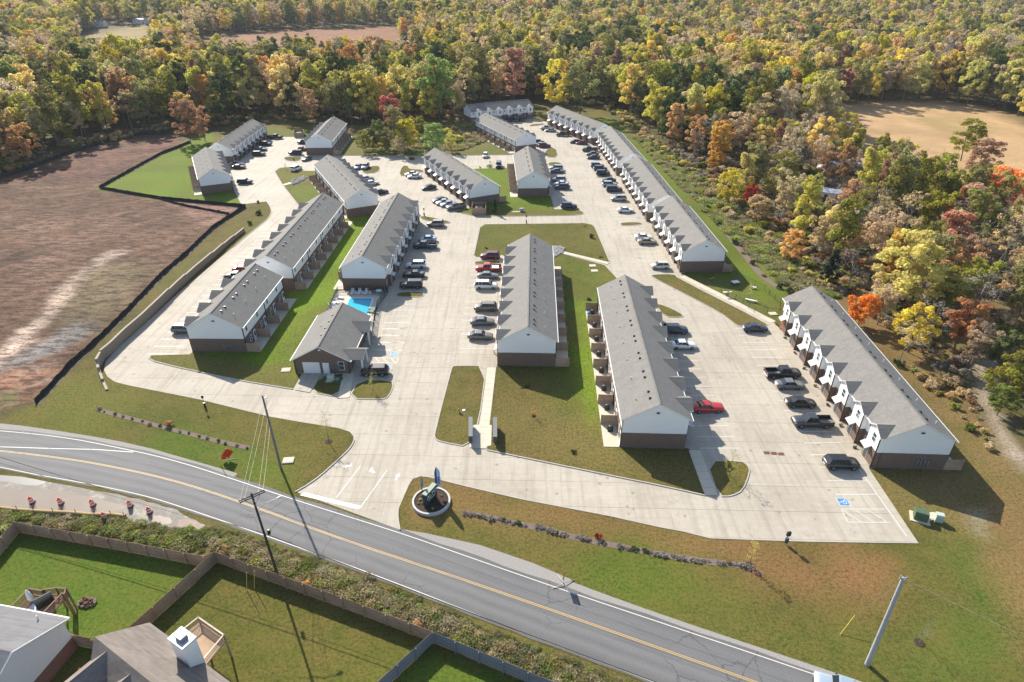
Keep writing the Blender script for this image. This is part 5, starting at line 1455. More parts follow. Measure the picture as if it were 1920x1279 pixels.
# ------------------------------------------------------------------ wooden garden fences
def board_fence(line_, label, mat, h=1.85, side=1, step=2.45):
    r = empty("garden_fence", (0, 0, 0)); tag(r, label, "fence")
    for a, b_ in zip(line_[:-1], line_[1:]):
        L = math.hypot(b_[0] - a[0], b_[1] - a[1]); k = max(1, round(L / step)); sp = L / k; ang = math.atan2(b_[1] - a[1], b_[0] - a[0])
        variants = []
        for v in range(3):
            pm = MB(); nb = int(sp / .145)
            for i in range(nb):
                x = i * sp / nb; dz = rng.uniform(-.025, .02); dy = rng.uniform(-.006, .006)
                pm.add([(x + .006, dy - .01, .03), (x + sp / nb - .006, dy - .01, .03), (x + sp / nb - .006, dy - .01, h + dz), (x + .006, dy - .01, h + dz), (x + .006, dy + .01, .03), (x + sp / nb - .006, dy + .01, .03), (x + sp / nb - .006, dy + .01, h + dz), (x + .006, dy + .01, h + dz)], [(0, 1, 2, 3), (5, 4, 7, 6), (3, 2, 6, 7), (4, 0, 3, 7), (1, 5, 6, 2)])
            variants.append(pm.mesh("panel", mat))
        rm = MB()
        for z in (.3, .98, 1.6): rm.box(0, sp, side * .012, side * .055, z, z + .09)
        rm = rm.mesh("rail", mat); po = MB().box(-.055, .055, side * .056 if side > 0 else -.17, .17 if side > 0 else -.056, 0, h - .05).mesh("post", mat)
        for i in range(k):
            l = (a[0] + (b_[0] - a[0]) * i / k, a[1] + (b_[1] - a[1]) * i / k, 0)
            inst("panel", variants[rng.randrange(3)], r, l, ang); inst("rail", rm, r, l, ang); inst("post", po, r, l, ang)
    return r
H = lambda *l: [tuple(at(x, y, 1.85)[:2]) for x, y in l]
board_fence(H((382, 1043), (200, 1008.5), (25, 978)), "brown board fence between the left garden and the weedy ditch", FENCE, side=1)
board_fence(H((25, 978), (0, 1007), (-80, 1100)), "short run of brown board fence at the far left corner of the left garden", FENCE, side=1)
board_fence(H((382, 1043), (401, 1034)), "single stepped fence panel where the two garden fences meet", FENCE, side=1)
board_fence(H((811, 1184), (640, 1119.5), (401, 1034)), "brown board fence along the middle garden, in front of the road pole", FENCEG, side=1)
board_fence(H((401, 1034), (240, 1177), (200, 1213)), "board fence dividing the left garden from the middle garden", FENCEG, side=1)
board_fence(H((1180, 1340), (1039, 1279), (811, 1184)), "blue grey weathered fence beside the road at the bottom", simple("blue grey fence boards", (.20, .205, .225), .85, var=.3, scale=5), side=1)
board_fence(H((811, 1184), (707, 1279), (640, 1340)), "blue grey weathered fence running down to the bottom edge", simple("blue grey fence boards", (.20, .205, .225), .85, var=.3, scale=5), side=1)
board_fence(H((172, 1197), (128, 1188)), "short brown fence closing the gap between the two houses", FENCE, side=1)

# retaining wall: courses of block in stepped lengths
RW = pts([(458, 434), (430, 457), (400, 484), (365, 514), (335, 542), (305, 572), (270, 606), (238, 634), (212, 660), (194, 675), (186, 690), (188, 700), (194, 716), (201, 732)])
rw = empty("retaining_wall", (0, 0, 0)); tag(rw, "long stepped retaining wall of pale brown blocks between the drive and the bare lot", "wall")
BLOCKM = m_brick("retaining wall block", ((.23, .19, .145), (.30, .25, .195), (.36, .31, .25)), (.16, .13, .10))
HG = [1.0, 1.25, 1.5, 1.7, 1.9, 2.0, 2.1, 2.1, 2.0, 1.9, 1.3, .6, .3]
for i in range(len(RW) - 1):
    a, b_ = RW[i], RW[i + 1]; L = math.hypot(b_[0] - a[0], b_[1] - a[1]); k = max(1, round(L / 3.2)); ang = math.atan2(b_[1] - a[1], b_[0] - a[0])
    for j in range(k):
        hh = HG[i] + (HG[min(i + 1, 12)] - HG[i]) * j / k
        hh = round(hh / .2) * .2
        l = (a[0] + (b_[0] - a[0]) * j / k, a[1] + (b_[1] - a[1]) * j / k, 0)
        MB().box(0, L / k, -.17, .17, 0, hh - .08).obj("wall_section", BLOCKM, rw, l, ang)
        MB().box(-.01, L / k - .02, -.2, .2, hh - .08, hh + .02).obj("cap_course", simple("wall cap", (.33, .285, .23), .9, var=.3) if i + j == 0 else bpy.data.materials["wall cap"], rw, l, ang)
# silt fences: black fabric on stakes
SILT = simple("black silt fabric", (.018, .017, .016), .7, var=.4, scale=2)
def silt(line_, label, h=1.0):
    r = empty("silt_fence", (0, 0, 0)); tag(r, label, "silt fence")
    l = []
    for a, b_ in zip(line_[:-1], line_[1:]):
        L = math.hypot(b_[0] - a[0], b_[1] - a[1]); k = max(1, int(L / .7))
        l += [(a[0] + (b_[0] - a[0]) * i / k, a[1] + (b_[1] - a[1]) * i / k) for i in range(k)]
    l.append(line_[-1]); b = MB(); n = len(l)
    wb = [(x + nr.uniform(-.09, .09), y + nr.uniform(-.09, .09)) for x, y in l]; hh = [h * nr.uniform(.78, 1.05) for _ in l]
    for i in range(n - 1):
        (x0, y0), (x1, y1) = wb[i], wb[i + 1]; X0, Y0 = l[i]; X1, Y1 = l[i + 1]
        b.poly([(X0, Y0, 0), (X1, Y1, 0), (x1, y1, hh[i + 1]), (x0, y0, hh[i])]); b.poly([(X0 + .7, Y0 - .5, .03), (X1 + .7, Y1 - .5, .03), (X1, Y1, .2), (X0, Y0, .2)])
    b.obj("fabric", SILT, r); st = MB().box(-.025, .025, -.025, .025, 0, h + .15).mesh("stake", POLEW)
    for i in range(0, n, 4): inst("stake", st, r, (*l[i], 0))
silt(pts([(67, 757), (100, 722), (134, 685), (202, 622), (252, 571), (303, 517), (353, 474), (400, 428), (430, 408), (461, 388.5)]), "black silt fence down the edge of the bare lot beside the retaining wall")
silt(pts([(461, 388.5), (380, 381), (299, 373), (245, 364), (187, 353.5)]), "black silt fence along the near side of the bright green lawn")
silt(pts([(187, 353.5), (240, 324), (303, 289), (330, 279), (356, 268)]), "black silt fence on the far side of the bright green lawn")
silt(pts([(-60, 352), (0, 334), (50, 319), (134, 287), (190, 270), (235, 256), (319, 248)]), "black silt fence at the foot of the trees along the bare lot", 1.3)
silt(pts([(299, 374), (340, 385), (430, 402.5)]), "short black silt fence inside the corner of the bare lot", .7)

# ------------------------------------------------------------------ poles and wires
def up_px(base, px, py):
    """height above a ground point that is seen at row py"""
    lo, hi = 0.0, 30.0
    for _ in range(40):
        mid = (lo + hi) / 2
        if pj(base.x, base.y, mid)[1] > py: lo = mid
        else: hi = mid
    return lo
def leaning_pole(name, base, top, r0, r1, mat, label):
    B = at(*base); T = at(*top, up_px(B, *top))
    if (T - B).xy.length > 1.2: T = Vector((*(B.xy + (T - B).xy.normalized() * 1.2), T.z))
    r = empty(name, B); tag(r, label, "utility pole")
    MB().tube((0, 0, 0), T - B, r0, r1, 10).obj("shaft", mat, r)
    return r, B, T
p1, B1, T1 = leaning_pole("utility_pole", (527.5, 880), (492, 742), .17, .12, simple("weathered grey pole", (.15, .15, .155), .8, var=.3), "tall grey wooden pole standing on the lawn left of the entrance")
p2, B2, T2 = leaning_pole("utility_pole", (519, 1073), (471, 925), .15, .11, simple("dark creosoted pole", (.05, .038, .03), .85, var=.3), "dark wooden pole with double crossarms and a street lamp behind the garden fence")
p3, B3, T3 = leaning_pole("utility_pole", (1626, 1246), (1694, 1084), .26, .17, simple("pale grey steel pole", (.36, .37, .38), .6, var=.2), "pale grey pole on the verge at the bottom right")
d1 = (T1 - B1)
MB().box(-.3, .3, -.05, .05, 0, .1).tube((.25, 0, .05), (.25, 0, .35), .05, n=6).obj("bracket", GREY, p1, d1 - Vector((-.25, 0, .4)))
MB().tube((.2, 0, -.2), (.38, 0, -.8), .02, n=4).tube((.38, 0, -.8), (.2, 0, -1.5), .02, n=4).obj("lead_wire", BLACK, p1, d1)
d2 = T2 - B2; ca2 = math.radians(38)
cdir = Vector((math.cos(ca2), math.sin(ca2), 0))
for off in (-.16, .16):
    MB().box(-1.35, 1.35, -.05, .05, -.06, .06).obj("crossarm", simple("crossarm wood", (.09, .075, .065), .85) if off < 0 else bpy.data.materials["crossarm wood"], p2, d2 * .965 + Vector((-math.sin(ca2), math.cos(ca2), 0)) * off, ca2)
MB().tube(cdir * .9 + d2 * .96, d2 * .86, .025, n=4).tube(-cdir * .9 + d2 * .96, d2 * .86, .025, n=4).obj("brace", DARKG, p2)
im = MB().lathe([(.05, 0), (.07, .05), (.04, .1), (.07, .14), (.03, .22)], 8).mesh("insulator", GREY)
ends = []
for t in (-1.2, -.7, .7, 1.2):
    q = d2 * .965 + cdir * t + Vector((0, 0, .06)); inst("insulator", im, p2, q); ends.append(B2 + q + Vector((0, 0, .2)))
lampd = Vector((.85, .5, .15)).normalized()
MB().tube(d2 * .80, d2 * .80 + Vector((.9, .5, .55)), .035, n=6).tube(d2 * .80 + Vector((.9, .5, .55)), d2 * .80 + Vector((1.9, 1.0, .7)), .035, n=6).obj("lamp_arm", GREY, p2)
MB().tube((0, 0, 0), (.35, .2, .02), .07, .16, 8).tube((.35, .2, .02), (.62, .33, 0), .16, .09, 8).obj("lamp_head", WHITE, p2, d2 * .80 + Vector((1.9, 1.0, .7)))
MB().lathe([(.16, 0), (.18, .1), (.18, .55), (.12, .62)], 10).obj("splice_box", BLACK, p2, d2 * .5 + Vector((.5, .1, 0)))
d3 = T3 - B3
MB().box(-.35, .35, -.06, .06, -.1, .05).tube((-.3, 0, .05), (-.3, 0, .4), .06, n=6).tube((.3, 0, .05), (.3, 0, .25), .05, n=6).obj("bracket", GREY, p3, d3)
for k in (.35, .55, .75): MB().box(-.3, .3, -.03, .03, -.03, .03).obj("step_bolt", GREY, p3, d3 * k)
def wire(a, b_, sag, label, r=.018, mat=None, n=14, group="overhead power lines", cat="power line", name="power_line"):
    b = MB(); pr = None; a, b_ = Vector(a), Vector(b_)
    for i in range(n + 1):
        t = i / n; p = a.lerp(b_, t) - Vector((0, 0, sag * 4 * t * (1 - t)))
        if pr is not None: b.tube(pr, p, r, n=4, cap=False)
        pr = p
    o = b.obj(name, mat or GREY); tag(o, label, cat, group); return o
WIREL = simple("pale wire", (.42, .42, .42), .5)
for k, (e, ly) in enumerate(zip(ends, (905, 862, 838, 812))):
    far = at(-160, ly - 62, 11.5)
    wire(e, far, .7, f"{['lowest', 'second lowest', 'second highest', 'highest'][k]} of the pale overhead wires running off the left edge from the crossarm", .014, WIREL, 22, "wires to the left edge")
for k, e in enumerate(ends):
    f = e + Vector((125, -50, 0)); wire(e, f, 2.2, f"{['first', 'second', 'third', 'fourth'][k]} overhead wire right of the crossarm, counted from the ditch side", .010, WIREL, 30, "wires over the road to the right")
for k, e in enumerate(ends):
    wire(e, B1 + d1 * (.97 - .12 * k), .15, f"{['first', 'second', 'third', 'fourth'][k]} of the four near vertical wires between the two left poles, from the top", .016, simple("straw coloured wire", (.50, .47, .36), .6) if k == 0 else bpy.data.materials["straw coloured wire"], 10, "wires between the two left poles")
mdl = B2 + d2 * .52
wire(mdl, at(-160, 806, 7.5), .5, "thick black cable under the power wires running to the left edge", .05, BLACK, 22, None, "cable", "telephone_cable")
wire(mdl, mdl + Vector((125, -50, 0)), 1.6, "thick black cable along the ditch side of the road to the right", .05, BLACK, 22, None, "cable", "telephone_cable")
wire(mdl - Vector((0, 0, .5)), at(-160, 818, 7.0), .6, "thin black cable below the thick one running to the left edge", .025, BLACK, 22, None, "cable", "telephone_cable")
wire(mdl - Vector((0, 0, .5)), mdl + Vector((125, -50, -.6)), 1.7, "thin black cable along the ditch side below the thick one", .025, BLACK, 22, None, "cable", "telephone_cable")
for (bx, by), (tx, ty), z, lab in (((463, 1108), (465, 1072), 2.6, "left"), ((477, 1104), (483, 1070), 2.5, "right")):
    b0 = at(bx, by); q = MB().tube((0, 0, 0), (.35, .4, z), .035, n=6).obj("guy_guard", simple("yellow plastic", (.62, .50, .06), .5), None, b0); tag(q, f"{lab} yellow guy wire guard standing inside the middle garden fence", "guy guard", "yellow guy guards in the garden")
q = MB().tube((0, 0, 0), (1.6, 1.1, 1.6), .032, n=6).obj("guy_guard", bpy.data.materials["yellow plastic"], None, at(1575, 1190)); tag(q, "yellow guy wire guard on the verge left of the pale grey pole", "guy guard")
wire(at(1575, 1190) + Vector((1.6, 1.1, 1.6)), T3 - Vector((0, 0, .5)), 0, "thin guy wire from the yellow guard to the top of the pale grey pole", .012, GREY, 3, None, "guy wire", "guy_wire")
wire(T3, T3 + Vector((30, -22, -1)), .5, "overhead wire leaving the pale grey pole towards the bottom right", .012, WIREL, 12, None, "power line")

# ------------------------------------------------------------------ entrance sign bed
sc_ = at(809, 942); bed = empty("planter_bed", sc_); tag(bed, "round mulched bed ringed with pale blocks around the entrance sign", "planter")
RB = 2.35
MB().lathe([(RB, 0), (RB, .3)], 40).obj("mulch", MULCH, bed)
bb = MB().box(-.19, .19, -.12, .12, 0, .42).mesh("ring_block", simple("pale wall block", (.50, .48, .45), .85, var=.25, scale=4))
for k in range(38):
    t = 2 * math.pi * k / 38; inst("ring_block", bb, bed, (math.cos(t) * RB, math.sin(t) * RB, 0), t + math.pi / 2)
sg = empty("monument_sign", (sc_.x - .1, sc_.y - .1, 0), math.radians(62)); tag(sg, "dark teal entrance sign with white lettering standing in the round bed", "sign")
TEAL = simple("dark teal panel", (.012, .035, .045), .5)
MB().box(-1.15, 1.15, -.28, .28, .2, 2.35).obj("panel", TEAL, sg); MB().box(-1.2, 1.2, -.33, .33, 2.35, 2.45).obj("cap", simple("sage cap", (.26, .32, .24), .6), sg)
def text(s, size, loc, rot, mat, parent, name="lettering"):
    cu = bpy.data.curves.new(name, 'FONT'); cu.body = s; cu.size = size; cu.align_x = 'CENTER'; cu.align_y = 'CENTER'; cu.extrude = .012
    o = bpy.data.objects.new(name, cu); COL.objects.link(o); bpy.context.view_layer.update()
    me_ = bpy.data.meshes.new_from_object(o); bpy.data.objects.remove(o); me_.materials.clear(); me_.materials.append(mat)
    q = inst(name, me_, parent, loc); q.rotation_euler = rot; return q
text("ALTO", .82, (.05, -.3, 1.72), (math.pi / 2, 0, 0), WHITE, sg); MB().box(-.8, .8, -.31, -.29, 1.12, 1.2).obj("rule", WHITE, sg)
text("ALTO", .82, (-.05, .3, 1.72), (math.pi / 2, 0, math.pi), WHITE, sg); MB().box(-.8, .8, .29, .31, 1.12, 1.2).obj("rule", WHITE, sg)
FLB = simple("blue flag cloth", (.04, .07, .30), .7); FLL = simple("pale blue flag cloth", (.42, .56, .80), .7)
def feather(loc_, ang, label, h=4.6):
    r = empty("feather_flag", (*loc_, .3), ang); tag(r, label, "flag")
    MB().tube((0, 0, 0), (0, 0, h * .8), .03, n=6).tube((0, 0, h * .8), (.25, 0, h), .025, n=6).obj("pole", DARKG, r)
    b = MB(); zs = np.linspace(1.1, h, 14)
    ed = [.72 * (1 - max(0, (z - h * .72) / (h * .28)) ** 2.2 * .62) if z > h * .3 else .72 * (z - .9) / (h * .3 - .9) + .05 for z in zs]
    st = [0 + (.25 * max(0, (z - h * .8) / (h * .2)) ** 2) for z in zs]
    for i in range(13):
        s0, s1 = st[i], st[i + 1]; y0, y1 = .05 * math.sin(i), .05 * math.sin(i + 1)
        m0, m1 = s0 + (ed[i] - s0) * .38, s1 + (ed[i + 1] - s1) * .38
        b.poly([(s0, 0, zs[i]), (m0, y0 * .5, zs[i]), (m1, y1 * .5, zs[i + 1]), (s1, 0, zs[i + 1])], 0); b.poly([(m0, y0 * .5, zs[i]), (ed[i], y0, zs[i]), (ed[i + 1], y1, zs[i + 1]), (m1, y1 * .5, zs[i + 1])], 1)
    b.obj("cloth", [FLB, FLL], r)
    q = text("LEASING", .34, (.48, -.06, 2.3), (math.pi / 2, math.radians(-90), 0), FLB, r)
feather((sc_.x + .5, sc_.y + 1.2), math.radians(20), "blue and white feather flag behind the entrance sign, broad side towards us"); feather((sc_.x - 1.2, sc_.y + .5), math.radians(84), "blue feather flag seen edge on left of the entrance sign", 3.6)
pb = MB().box(-.16, .16, -1.1, 1.1, 0, .12).obj("timber_board", simple("red brown timber", (.26, .11, .055), .8), None, at(824, 939, .3), math.radians(33)); tag(pb, "red brown timber board lying on the mulch behind the entrance sign", "board")

# ------------------------------------------------------------------ mailboxes, hydrant, signs, boxes
def mailboxes(x, y0, y1, label, n=5):
    a, b_ = at(x, y0), at(x, y1); r = empty("mailbox_cluster", a, math.atan2(b_.y - a.y, b_.x - a.x)); tag(r, label, "mailboxes"); L = (b_ - a).length
    cm = MB().box(0, L / n - .05, -.26, .26, .45, 1.55, 0)
    for i in range(3):
        for j in range(5): cm.box(.05 + i * .28, .05 + i * .28 + .25, .26, .275, .52 + j * .2, .52 + j * .2 + .17, 1); cm.box(.05 + i * .28, .05 + i * .28 + .25, -.275, -.26, .52 + j * .2, .52 + j * .2 + .17, 1)
    cm.box(-.02, L / n - .03, -.3, .3, 1.55, 1.6, 1); cm = cm.mesh("cabinet", DARKG, GREY if False else simple("mid grey metal", (.13, .135, .14), .45))
    pm = MB().box(-.12, .12, -.12, .12, .05, .45).mesh("pedestal", DARKG)
    for i in range(n):
        inst("cabinet", cm, r, (L * i / n, 0, .1)); inst("pedestal", pm, r, (L * (i + .5) / n, 0, .1))
mailboxes(883, 835, 798, "bank of five grey mailboxes on the left side of the footpath"); mailboxes(928.5, 836, 799, "bank of five grey mailboxes on the right side of the footpath")
hy = empty("fire_hydrant", at(861, 774)); tag(hy, "yellow fire hydrant on the grass left of the mailboxes", "hydrant"); YEL_ = simple("hydrant yellow", (.60, .28, .03), .5)
MB().lathe([(.17, 0), (.17, .08), (.12, .1), (.12, .6), (.16, .62), (.15, .72), (.06, .84), (.04, .9)], 12).obj("barrel", YEL_, hy); MB().tube((-.24, 0, .5), (.24, 0, .5), .07, n=8).tube((0, -.24, .42), (0, 0, .42), .09, n=8).obj("nozzles", YEL_, hy)
vb = MB().lathe([(.3, 0), (.28, .1), (.1, .12)], 10).obj("valve_cover", WHITE, None, at(870, 770)); tag(vb, "small round white valve cover beside the yellow hydrant", "valve cover")
GRN = simple("utility green", (.07, .115, .06), .7); CRM = simple("pale green box", (.40, .46, .38), .6)
def cabinet(name, x, y, w, d, h, mat, label, ang=0., pad=None, cat="utility box"):
    r = empty(name, at(x, y), math.radians(ang)); tag(r, label, cat)
    if pad: MB().box(-pad[0] / 2, pad[0] / 2, -pad[1] / 2, pad[1] / 2, 0, .12).obj("pad", WALK, r)
    MB().box(-w / 2, w / 2, -d / 2, d / 2, .1, h * .82).xprism([(-d / 2, h * .82), (d / 2, h * .82), (d / 2, h), (-d / 2 + .15, h)], -w / 2, w / 2).box(-w / 2 + .06, -.02, -d / 2 - .02, -d / 2, .2, h * .75).box(.02, w / 2 - .06, -d / 2 - .02, -d / 2, .2, h * .75).obj("cabinet", mat, r)
    return r
cabinet("transformer_box", 1724, 972, 1.5, 1.2, 1.25, GRN, "dark green transformer box on a pale pad beside the striped bay corner", -25, (2.2, 1.9))
cabinet("junction_box", 1758, 977, .9, .8, 1.15, CRM, "pale upright utility box right of the green transformer", -20)
cabinet("transformer_box", 621, 713, 1.1, .9, 1.0, CRM, "pale green utility box on the shaded grass before the clubhouse window", 5, (1.6, 1.4))
q = sheet("ground_hatch", pts([(606, 707), (617, 706), (617, 713), (604, 713)]), .15, GRN); tag(q, "flat green utility hatch in the grass left of the pale green box", "hatch"); del q['kind']
mh = MB().lathe([(1.0, .1), (.98, .16)], 20).lathe([(.4, .16), (.38, .22)], 14, 1).obj("manhole", [GRN, GREY], None, at(632, 712)); tag(mh, "round green manhole ring in the grass before the clubhouse window", "manhole")
for (x, y, lab) in ((1111, 499, "farther of two white square covers in the grass behind the central row"), (1114.5, 508.5, "nearer of two white square covers in the grass behind the central row"), (541, 864, "pale concrete cover in the grass beside the tall grey pole"), (1449, 589, "pale flat cover in the grass by the corner of the easternmost row"), (536.5, 694.5, "pale cover in the brown grass left of the clubhouse"), (1746, 969, "pale flat lid between the green transformer and the upright box")):
    q = MB().box(-.75, .75, -.6, .6, 0, .16).box(-.6, .6, -.45, .45, .16, .18).obj("concrete_cover", WALK, None, at(x, y), .1); tag(q, lab, "cover")
# signs
def post_sign(x, y, h, w, sh, label, ang, mat=BLACK, name="street_sign", z0=None, face=None):
    r = empty(name, at(x, y), math.radians(ang)); tag(r, label, "sign"); MB().tube((0, 0, 0), (0, 0, h), .04, n=6).obj("post", DARKG, r)
    MB().box(-w / 2, w / 2, -.025, .025, h - sh, h).obj("panel", mat, r)
    if face: MB().box(-w / 2 + .04, w / 2 - .04, -.035, -.026, h - sh + .04, h - .04).obj("face", face, r)
    return r
for x, y, lab, an in ((385, 764, "dark sign post on the verge below the left drive", 20), (987, 419, "dark sign post at the top edge of the large grass island", 0), (795.5, 405, "dark sign post at the tip of the pointed island behind the pool", 30), (919, 314.5, "dark sign post on the small square island at the far cross road", 0), (551, 301, "dark sign post in the small oval island at the left", 0), (771, 300, "dark sign post in the small brown island on the cross road", 0)):
    post_sign(x, y, 2.3, .35, .55, lab, an); 
    MB().box(-.14, .14, -.14, .14, .0, .9).obj("sign_base", BLACK, [o for o in COL.objects if o.get('label') == lab][0])
st = empty("waste_station", at(1473, 1021), .3); tag(st, "black pet waste station beside the bottom edge of the car park", "waste station")
MB().tube((0, 0, 0), (0, 0, 2.1), .05, n=6).obj("post", GREY, st); MB().box(-.25, .25, -.12, .12, 1.5, 2.1).obj("bag_box", BLACK, st); MB().lathe([(.2, .35), (.24, 1.0), (.2, 1.04)], 10).obj("bin", simple("dark teal bin", (.02, .05, .06), .5), st)
ws = empty("warning_sign", at(430, 862), math.radians(35)); tag(ws, "orange red cloth roadworks sign blown over on the left verge", "sign"); RDO = simple("orange red sign cloth", (.72, .055, .015), .6)
MB().poly([(0, 0, 2.0), (-.85, 0, 1.15), (0, 0, .3), (.85, 0, 1.15)]).poly([(0, .02, .3), (-.85, .02, 1.15), (0, .02, 2.0), (.85, .02, 1.15)]).obj("panel", RDO, ws)
b = MB(); 
for k in range(12):
    a = 2 * math.pi * k / 12; c_ = 2 * math.pi * (k + 1) / 12; b.poly([(math.cos(a) * .34, -.012, 1.2 + math.sin(a) * .34), (math.cos(a) * .26, -.012, 1.2 + math.sin(a) * .26), (math.cos(c_) * .26, -.012, 1.2 + math.sin(c_) * .26), (math.cos(c_) * .34, -.012, 1.2 + math.sin(c_) * .34)])
b.obj("symbol", BLACK, ws); MB().poly([(-.9, .03, .35), (-.35, .03, .2), (-.3, .03, 1.0), (-.9, .03, .95)]).obj("side_flag", RDO, ws)
MB().tube((0, .05, 0), (0, .05, 2.0), .03, n=5).tube((-.8, .4, 0), (.8, -.4, .05), .03, n=5).obj("frame", GREY, ws)
q = MB().tube((0, 0, 0), (.3, .1, 2.0), .04, n=6).obj("marker_stake", simple("pale yellow stake", (.55, .52, .28), .6), None, at(413, 872)); tag(q, "pale yellow marker stake left of the orange red roadworks sign", "stake")
w2 = empty("warning_sign", at(1057, 1096), math.radians(70)); tag(w2, "orange diamond roadworks sign on a spread stand at the right edge of the road", "sign")
MB().poly([(0, 0, 2.2), (-.7, 0, 1.5), (0, 0, .8), (.7, 0, 1.5)]).poly([(0, .02, .8), (-.7, .02, 1.5), (0, .02, 2.2), (.7, .02, 1.5)]).obj("panel", simple("orange sign", (.70, .28, .02), .6), w2)
MB().tube((0, .03, .1), (0, .03, 2.2), .03, n=5).tube((-1.0, -1.0, .04), (0, 0, .25), .04, n=5).tube((1.0, 1.0, .04), (0, 0, .25), .04, n=5).tube((-1.0, 1.0, .04), (0, 0, .25), .04, n=5).tube((1.0, -1.0, .04), (0, 0, .25), .04, n=5).obj("stand", GREY, w2)
# ladder-like rack leaning at the central row
q = MB().box(-.04, .04, -.02, .02, 0, 1.6)
for k in range(6): q.box(-.4, .4, -.03, .03, .15 + k * .26, .22 + k * .26)
q = q.obj("bike_rack", DARKG, None, at(926.5, 662), 1.4); tag(q, "dark slatted rack at the left corner of the central row's gable", "rack")

# bin enclosures
def bin_yard(corners, label, h=1.9):
    p = pts(corners); r = empty("bin_enclosure", (*p[0], 0)); tag(r, label, "bin enclosure"); o = p[0]
    for i in range(4):
        a, b_ = p[i], p[(i + 1) % 4]; L = math.hypot(b_[0] - a[0], b_[1] - a[1]); ang = math.atan2(b_[1] - a[1], b_[0] - a[0])
        m_ = MB(); k = int(L / .15)
        for j in range(k): m_.box(j * L / k + .005, (j + 1) * L / k - .005, -.02, .02 + .008 * (j % 2), .05, h - .02 * (j % 3))
        m_.box(0, L, -.05, .05, h, h + .05).obj("gate" if i == 0 else "side", FENCE, r, (a[0] - o[0], a[1] - o[1], 0), ang); MB().box(-.09, .09, -.09, .09, 0, h + .12).obj("post", FENCE, r, (a[0] - o[0], a[1] - o[1], 0))
    c = sum((Vector((*q, 0)) for q in p), Vector()) / 4
    d = empty("dumpster", c); tag(d, "dumpster with brown lids inside the " + label[:label.index(' by ')], "dumpster")
    MB().xprism([(-.8, .15), (.8, .15), (.95, 1.3), (-.95, 1.5)], -1.0, 1.0).obj("body", DARKG, d); MB().add([(-.98, -.95, 1.52), (-.03, -.95, 1.52), (-.03, .95, 1.34), (-.98, .95, 1.34)], [(0, 1, 2, 3)]).add([(.03, -.95, 1.52), (.98, -.95, 1.52), (.98, .95, 1.34), (.03, .95, 1.34)], [(0, 1, 2, 3)]).obj("lid", simple("brown lid", (.25, .16, .12), .6), d)
bin_yard([(885, 403), (911, 403.5), (911, 391), (886, 390.5)], "wooden bin enclosure by the near gable of the slanted row"); bin_yard([(552.5, 258), (570.5, 258), (570.5, 251.5), (553, 251.5)], "far wooden bin enclosure by the far shaded row")
# utility thing on the lawn below the short row
q = cabinet("utility_cabinet", 978, 397, 1.1, .9, 1.0, GREY, "grey utility box with a long pale pad below the short six unit row", 10); MB().box(-2.6, -.4, -.3, .3, 0, .12).obj("pad", WALK, q)

# construction barrels
def barrel(x, y, label, tilt=.12):
    r = empty("construction_barrel", at(x, y)); tag(r, label, "traffic barrel", "traffic barrels by the flooded verge"); r.rotation_euler = (tilt * .4, tilt * -.3, 0)
    ORG = bpy.data.materials.get("barrel orange") or simple("barrel orange", (.55, .075, .03), .5)
    b = MB()
    prof = [(.32, .06), (.30, .3), (.29, .3), (.28, .5), (.265, .5), (.26, .7), (.24, .7), (.23, .92), (.19, 1.02)]
    for i, (z0, z1, r0, r1) in enumerate(((.06, .28, .31, .30), (.28, .46, .295, .285), (.46, .64, .28, .27), (.64, .82, .265, .255), (.82, 1.02, .25, .22))):
        b.lathe([(r0, z0), (r1, z1)], 12, i % 2)
    b.obj("drum", [ORG, WHITE], r); MB().lathe([(.42, 0), (.40, .07)], 12).obj("base", TYRE, r); MB().box(-.1, .1, -.03, .03, 1.02, 1.14).obj("handle", ORG, r)
for x, y, lab in ((61, 943, "leftmost traffic barrel in the muddy water"), (115, 945, "second traffic barrel from the left in the muddy water"), (175, 948, "third traffic barrel from the left in the muddy water"), (245, 950, "fourth traffic barrel from the left, at the edge of the muddy water"), (281, 962, "rightmost traffic barrel, standing in the pale mud"), (197, 972, "traffic barrel behind the erosion sock, nearest the garden fence")):
    barrel(x, y, lab)
sk = empty("erosion_sock", (0, 0, 0)); tag(sk, "straw coloured erosion sock lying along the edge of the flooded verge", "erosion sock")
b = MB(); SOCK = chaikin(pts([(-60, 950), (0, 954), (30, 958), (60, 960), (95, 962), (140, 964), (175, 968), (205, 966), (236, 970)]), 2, False)
for a, c in zip(SOCK[:-1], SOCK[1:]): b.tube((*a, .2), (*c, .2), .24, n=8, cap=False)
b.tube((*SOCK[-1], .2), (*SOCK[-1], .21), .24); b.obj("sock", simple("straw netting", (.36, .25, .12), .95, var=.4, scale=5), sk)
for k in range(2, len(SOCK), 4): MB().box(-.03, .03, -.03, .03, 0, .9).obj("stake", POLEW, sk, (*SOCK[k], 0), .3)
# mud and water on the verge
m, nt, bs, L = newmat("wet mud"); n1 = noise(nt, .5, 6, .7, wcoord(nt)); n2 = noise(nt, 3, 5, .8, wcoord(nt))
L(mix(nt, n1.outputs['Fac'], (.12, .10, .082), (.32, .29, .25)), bs.inputs['Base Color']); L(ramp(nt, n1.outputs['Fac'], [(.3, (.4,) * 3), (.55, (.9,) * 3)]), bs.inputs['Roughness']); bump(nt, bs, n2.outputs['Fac'], .1, .8); MUD = m
m, nt, bs, L = newmat("muddy water"); n1 = noise(nt, .35, 4, .6, wcoord(nt)); L(mix(nt, n1.outputs['Fac'], (.20, .165, .125), (.25, .21, .165)), bs.inputs['Base Color']); bs.inputs['Roughness'].default_value = .12; MW = m
def rough(p, n=3, amp=.35):
    p = chaikin(p, n)
    return [(x + nr.uniform(-amp, amp), y + nr.uniform(-amp, amp)) for x, y in p]
